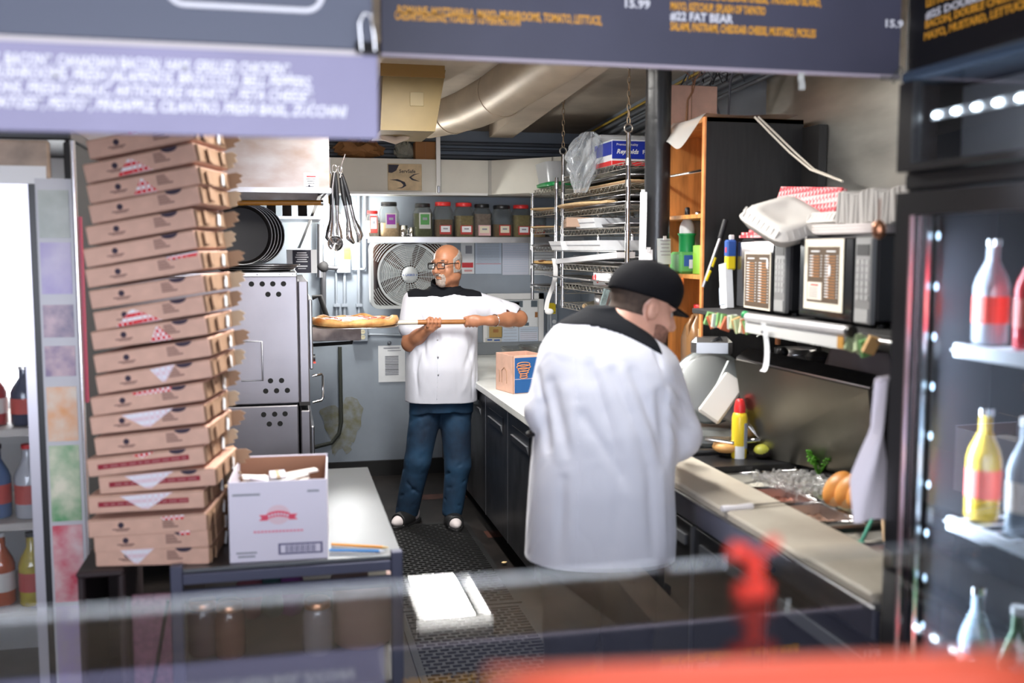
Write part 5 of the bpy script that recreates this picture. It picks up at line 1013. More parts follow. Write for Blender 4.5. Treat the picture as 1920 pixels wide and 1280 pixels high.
bpy.context.view_layer.update(); menu_card('brown menu with broad cream border on the nearer microwave door', t, wd, 0.285, wd*0.62, 0.155, 0.275, 0.235, 0.026, 2, True)
t, wd = microwave('black microwave with a narrow brown menu taped on its door, farther', 1.755, 3.22, 3.68, SHZ, 0.28, math.radians(-4), None)
bpy.context.view_layer.update(); menu_card('brown menu with thin white edge on the farther microwave door', t, wd, 0.28, wd*0.53, 0.120, 0.245, 0.215, 0.008, 2)
t = thing('white_folder', 'white folder standing beside the farther microwave', 'folder', (1.75, 3.70, SHZ)); MB().box((0.0, 0.03, 0.09), (0.03, 0.06, 0.18), Matrix.Rotation(math.radians(-8), 3, 'X')).build('cover', PAPER, t); MB().box((-0.016, 0.03, 0.05), (0.002, 0.055, 0.07), Matrix.Rotation(math.radians(-8), 3, 'X')).build('pocket', bl, t)
t = thing('sauce_bottle', 'blue and yellow labelled packet standing by the farther microwave', 'bottle', (1.74, 3.80, SHZ)); t.location = (1.76, 3.72, SHZ+0.155); MB().rbox((0, 0, 0.05), (0.04, 0.03, 0.10), 0.006).build('yellow_lower', YELLOW, t); MB().rbox((0, 0, 0.085), (0.042, 0.032, 0.07), 0.006).build('blue_upper', PRINT_B, t); MB().rbox((0.004, 0, 0.13), (0.018, 0.018, 0.02), 0.003).build('cap', WHITE, t); MB().box((-0.0215, -0.004, 0.08), (0.001, 0.012, 0.02)).build('red_patch', PRINT_R, t)
# foam clamshells and checked paper on top of the microwaves
foam = mat('foam_white', (0.60, 0.575, 0.545), 0.6); MT = SHZ+0.285
def clamshell(lab, loc, rot, s=1.0):
    t = thing('foam_clamshell', lab, 'takeout box', loc, group='foam clamshells', rot=rot)
    def half(z0, sg):
        pr = [(0.100*s, 0.0), (0.096*s, 0.006*sg), (0.084*s, 0.028*sg), (0.080*s, 0.034*sg), (0.055*s, 0.034*sg), (0.05*s, 0.03*sg), (0.001, 0.03*sg)]
        b = MB().lathe((0, 0, z0), pr if sg > 0 else pr, 40, sq=6); return b
    half(0.036, -1).build('bottom_half', foam, t); half(0.040, 1).build('top_half', foam, t)
    r = MB()
    for k in range(8):
        x = (-0.07+0.02*k)*s
        for sgn in (-1, 1): r.tube([(x, sgn*0.095*s, 0.046), (x, sgn*0.084*s, 0.068)], 0.0035, n=5); r.tube([(sgn*0.095*s, x, 0.046), (sgn*0.084*s, x, 0.068)], 0.0035, n=5)
    r.build('ribs', foam, t); MB().rbox((0, -0.104*s, 0.038), (0.05, 0.012, 0.008), 0.002).build('tab', foam, t)
    return t
clamshell('white ribbed foam clamshell tipped over the farther microwave', (1.76, 3.28, MT+0.02), (math.radians(26), math.radians(-14), math.radians(10)), 1.3)
clamshell('white foam clamshell lying flat on the nearer microwave', (1.86, 3.06, MT+0.004), (0, 0, 0.1), 1.0)
t = thing('foam_lid_stack', 'long nested stack of white foam lids lying on the nearer microwave', 'foam lids', (1.76, 2.50, MT+0.03))
for k in range(22):
    y = 0.03+0.018*k+0.004*math.sin(k*2.1); z = 0.052+0.006*math.sin(k*0.7)
    MB().rbox((0.10, y+0.03, z), (0.20, 0.010, 0.105), 0.004, Matrix.Rotation(math.radians(6*math.sin(k*1.3)), 3, 'X')).build('lid', foam, t)
t = thing('foam_tray_stack', 'stack of grey-white foam trays under the nested lids', 'foam trays', (1.74, 2.64, MT+0.001))
for k in range(3): MB().lathe((0.10, 0.25, 0.010*k), [(0.09, 0.0), (0.10, 0.012), (0.097, 0.012), (0.085, 0.003)], 28, sq=6, sx=1.0, sy=2.2).build('tray', mat('foam_grey', (0.58, 0.53, 0.52), 0.6), t)
CHK2 = checker_mat('pink_checked_card', (0.70, 0.06, 0.08), (0.82, 0.50, 0.50), 60)
t = thing('checked_sheet_pack', 'pack of red checked deli sheets standing behind the clamshells', 'paper pack', (1.90, 3.40, MT)); MB().box((0, 0.0, 0.09), (0.02, 0.46, 0.19), Matrix.Rotation(math.radians(18), 3, 'Y') @ Matrix.Rotation(math.radians(4), 3, 'X')).build('sheets', CHK2, t); MB().box((-0.02, 0.25, 0.05), (0.03, 0.006, 0.06)).build('label_end', PAPER, t)
t = thing('checked_paper_pile', 'loose pile of red checked papers on the farther microwave', 'paper pile', (1.82, 3.46, MT-0.004)); random.seed(2)
for k in range(6): MB().box((0, 0, 0.005+0.011*k), (0.17-0.012*k, 0.22-0.01*k, 0.009), Matrix.Rotation(random.uniform(-.2, .2), 3, 'Z')).build('sheet', CHK2, t)
t = thing('copper_bauble', 'small copper coloured ornament dangling beside the fridge', 'ornament', tuple(at(1648, 430, Y=2.05))); MB().ball((0, 0, 0), (0.016, 0.016, 0.022), 16, 10).build('bauble', mat('copper', (0.55, 0.25, 0.14), 0.3, 0.9), t); MB().tube([(0, 0, 0.02), (0, 0, 0.07)], 0.0025, n=6).build('string', mat('brown_string', (0.3, 0.15, 0.1), 0.7), t)
# ---- things under the overshelf
LZ = at(1605, 700, X=2.12).z-0.0225
t = thing('instruction_poster', 'white instruction sheet with yellow foot on the wall under the overshelf', 'poster', (RW-0.03, 3.50, 1.37)); MB().box((0, 0, 0), (0.003, 0.30, 0.26)).build('sheet', crm, t); MB().box((-0.002, 0, -0.11), (0.001, 0.26, 0.02)).build('yellow_line', YELLOW, t)
q = MB()
for k in range(5): q.box((-0.002, 0.02, 0.09-0.035*k), (0.001, 0.22-0.03*(k % 2), 0.006))
for y in (-0.10, 0.0, 0.09): q.box((-0.002, y, 0.10), (0.001, 0.03, 0.03))
q.build('print', PRINT_D, t)
p = at(1480, 670, X=1.95); t = thing('saucepan', 'steel pan with upright brown wooden handle behind the prep lid', 'pan', (2.13, at(1490, 690, X=2.13).y, LZ+0.0225)); MB().lathe((0, 0, 0), [(0.075, 0), (0.085, 0.01), (0.088, 0.05), (0.084, 0.05), (0.074, 0.012)], 32).build('bowl', STEEL, t); MB().cyl((-0.05, 0.06, 0.06), (-0.05, 0.06, 0.17), 0.012, n=10).build('handle', mat('brown_handle', (0.22, 0.08, 0.03), 0.45), t); MB().tube([(-0.05, 0.06, 0.12), (-0.08, 0.12, 0.12), (-0.10, 0.16, 0.09)], 0.012, n=8).build('arm', CHROME, t)
rsh = thing('back_shelf', 'narrow dark ledge behind the raised lid carrying pans', 'shelf', (2.03, 2.90, LZ)); part_box('ledge_board', (0.0, 0, 0), (0.21, 1.06, 0.022), BLACK_M, rsh, 0.003); part_box('support', (0.17, 0.10, -0.26), (0.20, 0.98, 0), BLACK_M, rsh, 0.003)
t = thing('loaf_pan', 'mauve rectangular foam tub turned over on the back ledge', 'tub', (2.13, at(1610, 690, X=2.13).y, LZ+0.0225)); MB().lathe((0, 0, 0), [(0.11, 0.0), (0.105, 0.012), (0.085, 0.085), (0.078, 0.09)], 32, sq=6, sx=0.8, sy=1.35).build('tub_wall', mat('mauve_tub', (0.40, 0.33, 0.33), 0.5), t); MB().lathe((0, 0, 0.0), [(0.116, 0.0), (0.116, 0.006)], 32, sq=6, sx=0.8, sy=1.35).build('rim', mat('mauve_rim', (0.48, 0.41, 0.41), 0.5), t)
t = thing('oyster_basket', 'dark clamshell shaped basket on the back ledge beside the tub', 'basket', (2.12, at(1535, 690, X=2.12).y, LZ+0.0225)); MB().ball((0, 0, 0.03), (0.05, 0.06, 0.03), 18, 8).build('shell', mat('dark_shell', (0.035, 0.03, 0.028), 0.7, 0, 0.4, 30), t); MB().tube([(0.05*math.cos(a), 0.06*math.sin(a), 0.035) for a in [2*PI*k/20 for k in range(20)]], 0.004, n=5, closed=True).build('rim', BLACK, t)
# ================================================================== menu boards hanging over the counter
sgn_d = mat('menu_board_navy', (0.060, 0.060, 0.095), 0.5, 0, 0.12, 3); sgn_p = mat('menu_board_purple', (0.26, 0.24, 0.37), 0.5, 0, 0.08, 4); sgn_g = mat('menu_board_slate', (0.075, 0.085, 0.125), 0.5)
WL = mat('white_lettering', (0.85, 0.84, 0.88), 0.5); OL = mat('amber_lettering', (0.90, 0.42, 0.04), 0.5)
mb = thing('menu_board', 'long navy menu board with amber lettering hanging in the middle', 'menu board', (0.249, 2.5, 2.195))
WDT = 1.69-0.249-0.012
MB().rbox((WDT/2, 0.006, 0.25), (WDT, 0.012, 0.50), 0.002).build('panel', sgn_d, mb); MB().bb((0, -0.002, -0.008), (WDT, 0.014, 0.002)).build('lower_edge', mat('board_edge_mauve', (0.42, 0.36, 0.42), 0.5), mb)
def mtext(u0, u1, v, body, m, cap=0.0205, bold=0.028):
    a = at(u0, v, Y=2.498); b = at(u1, v, Y=2.498); loc = a-Vector((0.249, 2.5, 2.195))
    text('lettering', body, cap/0.70, face_my(Vector((loc.x, -0.0015, loc.z))), m, mb, bold=bold, width=b.x-a.x)
mtext(745, 1128, 26, 'ROMAINE, MOZZARELLA, MAYO, MUSHROOMS, TOMATO, LETTUCE,', OL)
mtext(740, 975, 36, 'CAESAR DRESSING, TOASTED TO PERFECTION', OL)
mtext(1168, 1215, 13, '15.99', WL, 0.021)
mtext(1257, 1540, -5, 'SALAMI, PASTRAMI, CHEDDAR CHEESE, THOUSAND ISLAND,', OL)
mtext(1257, 1435, 18, 'MAYO, KETCHUP, SPLASH OF TAPATIO', OL)
mtext(1257, 1375, 37, '#22 FAT BEAR', WL, 0.021)
mtext(1257, 1530, 56, 'SALAMI, PASTRAMI, CHEDDAR CHEESE, MUSTARD, PICKLES', OL)
mtext(1657, 1690, 50, '15.9', WL, 0.020)
for x in (0.1, WDT-0.1): MB().tube([(x, 0.006, 0.5), (x, 0.006, ceil_z(2.5)-2.195-0.002)], 0.004, n=6).build('hanger_rod', CHROME, mb)
ml = thing('menu_board', 'purple menu board with white italic topping list hanging at the left', 'menu board', (-1.0, 1.85, 1.917))
MB().rbox((0.589, 0.005, 0.075), (1.178, 0.010, 0.150), 0.002).build('lower_panel', sgn_p, ml)
ul = MB().rbox((0.585, 0.012, 0.46), (1.17, 0.010, 0.60), 0.002).build('upper_panel', sgn_g, ml)
MB().bb((0, -0.002, 0.148), (1.15, 0.010, 0.157)).build('ledge_strip', mat('board_cream_edge', (0.55, 0.50, 0.50), 0.5), ml)
org = Vector((-1.0, 1.85, 1.917))
def ltext(u1, w_m, v, body):
    b = at(u1, v, Y=1.848)-org; text('lettering', body, 0.0265, face_my(Vector((b.x-w_m, -0.0015, b.z))), WL, ml, shear=0.25, bold=0.026, width=w_m)
ltext(545, 0.545, 140, 'SALAMI*, BACON*, CANADIAN BACON, HAM, GRILLED CHICKEN*,')
ltext(584, 0.530, 165, 'MUSHROOMS, FRESH JALAPE\u00d1OS, BROCCOLI, BELL PEPPERS,')
ltext(586, 0.560, 191, 'ONIONS, FRESH GARLIC, ARTICHOKE HEARTS*, FETA CHEESE*,')
ltext(648, 0.620, 219, 'TOMATOES*, PESTO*, PINEAPPLE, CILANTRO, FRESH BASIL, ZUCCHINI')
a = at(312, 0, Y=1.855)-org; b = at(605, 22, Y=1.855)-org
lp_ = [(p[0]+(a.x+b.x)/2, 0.005, p[1]+b.z+0.10) for p in rr_loop((b.x-a.x)/2, 0.10, 0.03)]
MB().tube(lp_, 0.005, n=6, closed=True).build('rounded_frame', WL, ul)
for x in (0.08, 1.10): MB().tube([(x, 0.012, 0.76), (x, 0.012, ceil_z(1.85)-1.917-0.002)], 0.004, n=6).build('hanger_rod', CHROME, ml)
cl = thing('binder_clip', 'black binder clip pinching the corner of the purple menu board', 'binder clip', (0.160, 1.848, 2.068))
MB().add([(-0.022, -0.012, 0), (0.022, -0.012, 0), (0.022, 0.020, 0), (-0.022, 0.020, 0), (-0.022, -0.002, 0.022), (0.022, -0.002, 0.022), (0.022, 0.016, 0.022), (-0.022, 0.016, 0.022)], [(0,3,2,1),(4,5,6,7),(0,1,5,4),(1,2,6,5),(2,3,7,6),(3,0,4,7)]).build('jaw', BLACK, cl)
MB().tube([(-0.012, -0.010, 0.005), (-0.016, -0.016, 0.05), (-0.008, -0.018, 0.068), (0.004, -0.018, 0.066), (0.010, -0.014, 0.03), (0.012, -0.010, 0.005)], 0.0022, n=6).build('wire_arm', CHROME, cl)
mr_ = thing('menu_board', 'black menu board with amber lettering above the drinks fridge', 'menu board', (1.69, 1.0, 2.195))
MB().rbox((0.008, 0.75, 0.25), (0.012, 1.49, 0.50), 0.002).build('panel', mat('menu_board_black', (0.006, 0.006, 0.008), 0.5), mr_)
def rtext(u0, v, w_m, body, m, cap=0.020):
    a = at(u0, v, X=1.688)-Vector((1.69, 1.0, 2.195)); text('lettering', body, cap/0.70, face_mx(Vector((-0.0005, a.y, a.z))), m, mr_, bold=0.035, width=w_m)
rtext(1735, 14, 0.55, 'LETTUCE, TOMATO, PICKLES, ONION, CHEESE', OL)
rtext(1735, 36, 0.52, '#25 DOUBLE MEAT CHICKEN', WL)
rtext(1733, 54, 0.62, 'BACON, DOUBLE CHEESE, JALAPE\u00d1OS, RANCH', OL)
rtext(1731, 76, 0.66, 'MAYO, MUSTARD, LETTUCE, TOMATO, ONIONS', OL)
for y in (0.3, 1.3): MB().tube([(0.008, y, 0.5), (0.008, y, ceil_z(1.0+y)-2.195-0.002)], 0.004, n=6).build('hanger_rod', CHROME, mr_)
t = thing('tape_scrap', 'crumpled clear tape at the meeting corner of two menu boards', 'tape', tuple(at(1682, 140, Y=2.48))); MB().box((0, 0, 0), (0.05, 0.004, 0.018), Matrix.Rotation(math.radians(-50), 3, 'Y')).build('strip', CLEAR, t); MB().box((-0.02, 0, -0.01), (0.06, 0.004, 0.014)).build('strip', CLEAR, t)
t = thing('tape_scrap', 'dangling white tape scrap under the navy menu board', 'tape', tuple(at(1503, 152, Y=2.49))); MB().grid(lambda u, v: Vector((0.018*(u-0.5), 0.004*math.sin(v*6), 0.022-0.045*v)), 3, 8).build('strip', mat('grey_tape', (0.6, 0.6, 0.56), 0.6), t)
# ================================================================== drinks fridge on the right
FX, FY0, FY1, FZ = 1.32, 1.15, 1.965, 1.845
fr_ = thing('drinks_fridge', 'tall black glass door drinks fridge at the right edge', 'fridge', (FX, FY0, 0))
LF = FY1-FY0; gl = mat('fridge_glass', (0.95, 0.97, 1.0), 0.0, trans=1.0, ior=1.45)
fb_ = mat('fridge_black', (0.012, 0.012, 0.014), 0.3)
part_box('far_side', (0.03, LF-0.03, 0.0), (0.62, LF, 2.10), fb_, fr_); part_box('near_side', (0.03, 0, 0.0), (0.62, 0.03, 2.10), fb_, fr_); part_box('back', (0.60, 0.03, 0), (0.62, LF-0.03, 2.10), mat('fridge_liner', (0.45, 0.47, 0.50), 0.4), fr_)
part_box('plinth', (0.03, 0.03, 0.0), (0.60, LF-0.03, 0.25), fb_, fr_); part_box('divider', (0.02, 0.0, 1.845), (0.60, LF, 1.885), fb_, fr_); part_box('crown', (0.0, 0.0, 2.075), (0.62, LF, 2.10), mat('fridge_crown', (0.10, 0.16, 0.24), 0.25, 0.6), fr_)
d = MB(); d.bb((0, LF-0.055, 0.28), (0.03, LF-0.002, 1.84)); d.bb((0, 0.002, 0.28), (0.03, 0.055, 1.84)); d.bb((0, 0.055, 0.28), (0.03, LF-0.055, 0.34)); d.bb((0, 0.055, 1.79), (0.03, LF-0.055, 1.84))
dr_ = d.build('door_frame', fb_, fr_); MB().bb((0.010, 0.055, 0.34), (0.016, LF-0.055, 1.79)).build('door_glass', gl, dr_)
MB().bb((-0.002, LF-0.062, 0.34), (0.006, LF-0.056, 1.79)).build('frame_bead', mat('bead_pink', (0.45, 0.30, 0.32), 0.3, 0.7), dr_); MB().bb((0.032, LF-0.075, 0.34), (0.045, LF-0.058, 1.79)).build('inner_mullion', STEEL, fr_)
led_m = mat('led_white', (0.80, 0.92, 1.0), 0.5, emit=22.0); led_s = mat('led_side', (0.55, 0.78, 1.0), 0.5, emit=3.0)
for k in range(13): MB().ball((0.05, LF-0.088, 0.45+0.108*k), (0.004, 0.004, 0.009), 10, 6).build('side_led', led_s, fr_)
MB().bb((0.05, LF-0.028-0.06, 0.34), (0.065, LF-0.034, 1.79)).build('led_channel', BLACK, fr_)
d = MB(); d.bb((0.0, LF-0.05, 1.885), (0.025, LF, 2.075)); d.bb((0.0, 0.0, 1.885), (0.025, 0.05, 2.075)); d.bb((0, 0.05, 1.885), (0.025, LF-0.05, 1.90)); hf = d.build('header_frame', fb_, fr_)
MB().bb((0.010, 0.05, 1.90), (0.016, LF-0.05, 2.075)).build('header_glass', gl, hf)
MB().bb((0.14, 0.03, 1.885), (0.15, LF-0.03, 2.07)).build('header_back', mat('header_grey', (0.35, 0.36, 0.38), 0.35), fr_)
for k in range(9): MB().ball((0.045, LF-0.072-0.062*k, 2.002), (0.006, 0.012, 0.006), 12, 8).build('header_led', led_m, fr_)
MB().bb((0.048, 0.05, 1.992), (0.056, LF-0.05, 2.012)).build('led_bar', mat('led_bar_grey', (0.5, 0.52, 0.55), 0.3), fr_)
def aim(o, d): o.rotation_mode = 'QUATERNION'; o.rotation_quaternion = Vector(d).to_track_quat('-Z', 'Y')
la = area('header_led_light', (FX+0.06, FY0+LF/2, 2.03), (0, 0, 0), 0.03, 0.6, 1.2, (0.85, 0.93, 1.0)); aim(la, (0.8, 0, -0.6))
la = area('fridge_led_light', (FX+0.075, FY1-0.09, 1.07), (0, 0, 0), 0.03, 1.35, 32.0, (0.70, 0.84, 1.0)); la.rotation_mode = 'QUATERNION'; la.rotation_quaternion = Matrix(((0, 0, -0.94), (0, 0, 0), (0, 1, 0))).to_quaternion() if False else Vector((0.94, -0.34, 0)).to_track_quat('-Z', 'Y')
for z in (0.70, 1.12, 1.50):
    s_ = MB(); 
    for k in range(14): s_.tube([(0.10, 0.04+0.052*k+0.02, z), (0.58, 0.04+0.052*k+0.02, z)], 0.003, n=4)
    s_.bb((0.09, 0.035, z-0.012), (0.105, LF-0.10, z+0.016)); o = s_.build('shelf', mat('fridge_shelf_white', (0.6, 0.62, 0.66), 0.4), fr_); o['kind'] = 'stuff'
random.seed(17)
bc_ = [((0.05, 0.12, 0.05), 'dark green'), ((0.25, 0.10, 0.03), 'amber'), ((0.45, 0.30, 0.04), 'yellow'), ((0.35, 0.02, 0.03), 'red'), ((0.20, 0.24, 0.28), 'clear'), ((0.05, 0.06, 0.12), 'dark blue')]
def bottle(name, lab, cat, loc, r, h, c, capc, grp):
    t = thing(name, lab, cat, loc, group=grp)
    MB().lathe((0, 0, 0), [(r*0.92, 0), (r, 0.006), (r, h*0.55), (r*0.85, h*0.64), (r*0.38, h*0.80), (r*0.36, h*0.94)], 20).build('body', mat('bottle_%s' % '_'.join('%d' % (q*100) for q in c), c, 0.12, coat=0.5), t)
    MB().lathe((0, 0, h*0.94), [(r*0.44, 0), (r*0.44, h*0.06)], 14).build('cap', capc, t)
    MB().lathe((0, 0, h*0.20), [(r*1.015, 0), (r*1.015, h*0.26)], 20).build('label_band', mat('bottle_label_%d' % random.randrange(3), [(0.7, 0.66, 0.6), (0.55, 0.08, 0.06), (0.65, 0.5, 0.1)][random.randrange(3)], 0.5), t)
for r_, (z, nm, h) in enumerate(((1.518, 'top', 0.22), (1.138, 'middle', 0.24), (0.718, 'lower', 0.26))):
    for k in range(4):
        c, cn = bc_[(k+2*r_) % 6]
        if r_ == 0: c, cn = [(0.30, 0.32, 0.36), (0.42, 0.44, 0.46), (0.50, 0.03, 0.04), (0.48, 0.04, 0.05)][k], ['grey', 'silver', 'red', 'crimson'][k]
        bottle('drink_bottle', '%s drink bottle on the %s fridge shelf, %s from the far end' % (cn, nm, ['first', 'second', 'third', 'fourth'][k]), 'bottle', (FX+0.15+0.12*(k % 2), FY1-0.135-0.062*k, z), 0.036, h, c, [CHROME, RED, WHITE, BLACK][k], 'bottles in the drinks fridge')
# ================================================================== drinks cooler and poster strip on the left
KS = 1.327
KX1, KX0, KY = -0.642, -1.725, 3.45
def kz(z): return max(0.0, 1.72+(z-1.72)*KS)
ck = thing('drinks_cooler', 'bright glass door drinks cooler at the left edge', 'cooler', (KX0, KY, 0))
WK = KX1-KX0; DX = WK-0.12
part_box('left_side', (0, 0.04, 0), (0.03, 0.66, 2.06), mat('cooler_grey', (0.35, 0.34, 0.36), 0.4), ck); part_box('right_side', (WK-0.03, 0.012, 0), (WK-0.004, 0.66, 2.06), BLACK_M, ck); part_box('back', (0.03, 0.62, 0), (WK-0.03, 0.66, 2.06), mat('cooler_liner', (0.8, 0.8, 0.8), 0.4), ck)
part_box('base', (0.0, 0.04, 0), (WK-0.004, 0.62, 0.17), mat('cooler_base_dark', (0.05, 0.05, 0.06), 0.4), ck); part_box('top', (0.0, 0.0, 2.062), (WK-0.004, 0.66, 2.10), BLACK, ck)
hd_ = part_box('header_panel', (0.0, 0.0, kz(1.885)), (DX+0.05, 0.03, 2.06), mat('cooler_header', (0.36, 0.26, 0.19), 0.4, 0, 0.4, 10), ck); MB().bb((0.0, -0.004, kz(1.873)), (DX+0.04, 0.0, kz(1.915))).build('white_band', WHITE, hd_)
df = MB(); df.bb((DX-0.046, 0.0, 0.17), (DX-0.016, 0.04, kz(1.875))); df.bb((0.0, 0.0, 0.17), (0.05, 0.04, kz(1.875))); df.bb((0.05, 0.0, kz(1.845)), (DX-0.046, 0.04, kz(1.875))); df.bb((0.05, 0, 0.17), (DX-0.046, 0.04, 0.24)); dfo = df.build('door_frame', mat('cooler_frame_alu', (0.62, 0.60, 0.66), 0.3, 0.7), ck)
MB().bb((0.05, 0.014, 0.24), (DX-0.046, 0.02, kz(1.845))).build('door_glass', gl, dfo); MB().bb((DX-0.016, 0.004, 0.17), (DX+0.003, 0.03, kz(1.885))).build('gasket', BLACK, ck)
MB().bb((0.05, 0.595, kz(1.30)), (WK-0.05, 0.615, kz(1.86))).build('reflection_glow_panel', mat('reflection_glow_white', (0.95, 0.97, 1.0), 0.5, emit=4.0), ck)  # glowing panel added to stand for the window reflected in the door glass
for z in (1.27, 1.03, 0.80):
    MB().bb((0.035, 0.10, kz(z)-0.025), (WK-0.035, 0.58, kz(z))).build('shelf', mat('cooler_shelf', (0.55, 0.50, 0.44), 0.5), ck)
random.seed(23)
for r_, (z, nm) in enumerate(((1.271, 'upper'), (1.031, 'middle'), (0.801, 'lower'))):
    for k in range(4):
        c, cn = [((0.50, 0.10, 0.03), 'orange'), ((0.04, 0.05, 0.09), 'black'), ((0.45, 0.05, 0.05), 'red'), ((0.50, 0.50, 0.52), 'silver'), ((0.10, 0.16, 0.30), 'blue'), ((0.55, 0.42, 0.05), 'yellow')][(k+r_*2+1) % 6]
        bottle('cooler_bottle', '%s bottle on the %s cooler shelf, %s from the door edge' % (cn, nm, ['first', 'second', 'third', 'fourth'][k]), 'bottle', (KX1-0.215-0.105*k, KY+0.18+0.02*(k % 2), kz(z)+0.001), 0.045, 0.25 if r_ else 0.20, c, [CHROME, RED, BLACK, WHITE][(k+r_) % 4], 'bottles in the left cooler')
strip = thing('picture_strip', 'tall strip of drink and food pictures on the cooler side frame', 'poster strip', (KX0+DX+0.006, KY-0.006, 0.22))
SW = 0.104
MB().bb((0, 0, 0), (SW+0.008, 0.005, 1.72)).build('backing', mat('strip_backing', (0.55, 0.55, 0.58), 0.35), strip)
def blot(name, a, b, sc): return mat(name, a, 0.35, 0, 0.6, sc, col2=b)
cards = [(0.0, 0.25, blot('pic_lilac', (0.45, 0.36, 0.60), (0.50, 0.42, 0.50), 24)), (0.255, 0.455, blot('pic_red', (0.80, 0.70, 0.70), (0.62, 0.05, 0.10), 11)), (0.46, 0.655, blot('pic_green', (0.78, 0.76, 0.60), (0.10, 0.34, 0.14), 12)), (0.66, 0.80, blot('pic_peach', (0.75, 0.68, 0.58), (0.75, 0.30, 0.08), 12)), (0.82, 0.90, blot('pic_pink', (0.66, 0.48, 0.50), (0.16, 0.12, 0.26), 16)), (0.915, 1.0, blot('pic_rose', (0.62, 0.45, 0.50), (0.10, 0.10, 0.20), 16)), (1.02, 1.15, blot('pic_violet', (0.34, 0.28, 0.56), (0.55, 0.50, 0.66), 9)), (1.155, 1.275, blot('pic_sage', (0.50, 0.54, 0.50), (0.36, 0.40, 0.36), 14))]
for a_, b_, m_ in cards: MB().bb((0.008, -0.004, a_*KS), (SW-0.005, 0.0, b_*KS-0.008)).build('picture_card', m_, strip)
t = thing('corner_trim', 'shiny metal corner strip with red edge beside the picture strip', 'trim', (KX1+0.003, KY-0.010, 0.22)); MB().cyl((0, 0, 0.0), (0, 0, 1.84), 0.008, n=10).build('chrome_strip', mat('bright_alu', (0.9, 0.88, 0.9), 0.2, 0.9), t); MB().bb((0.009, -0.004, 1.0), (0.017, 0.014, 1.60)).build('red_edge', mat('dark_red_edge', (0.40, 0.01, 0.05), 0.4), t)
# ================================================================== pizza box tower
TBZ = 0.785
BX = [(180,1076,392,1060),(177,1037,391,1025),(166,1009,388,995),(166,964,383,952),(187,927,405,910),(166,895,385,870),(180,855,393,832),(172,816,385,792),(174,780,385,750),(184,739,398,707),(180,700,397,667),(175,657,390,627),(180,620,385,587),(172,580,385,548),(165,540,380,505),(162,502,370,465),(166,460,368,425),(172,420,377,382),(168,382,375,345),(162,344,370,302),(168,299,363,261)]
ORD = ['lowest', 'second', 'third', 'fourth', 'fifth', 'sixth', 'seventh', 'eighth', 'ninth', 'tenth', 'eleventh', 'twelfth', 'thirteenth', 'fourteenth', 'fifteenth', 'sixteenth', 'seventeenth', 'eighteenth', 'nineteenth', 'twentieth', 'topmost']
inkm = mat('box_ink', (0.045, 0.03, 0.05), 0.8); ink_l = mat('box_ink_faint', (0.27, 0.15, 0.12), 0.8); edge_m = mat('corrugated_edge', (0.46, 0.35, 0.24), 0.9)
liners = {0: ('p', 0.28, -.012, 0.30), 1: ('s', .80, -.002, .10), 2: ('s', 0.72, 0.0, 0.2), 3: ('p', 0.42, -0.01, 0.46), 4: ('p', 0.35, -0.01, 0.42), 5: ('c', 0.40, 0.0, 0.2), 7: ('p', 0.42, -.012, 0.46), 8: ('s', .55, -.002, .36), 9: ('p', 0.50, -0.006, 0.22), 11: ('u', 0.60, 0, 0.2), 12: ('u', 0.40, 0, 0.42), 14: ('s', 0.85, -0.0, 0.28), 18: ('u', 0.52, 0, 0.22), 19: ('u', 0.45, 0, 0.32), 20: ('s', 0.60, 0, 0.4)}
random.seed(31); bh = 0.0535; bd = 0.31
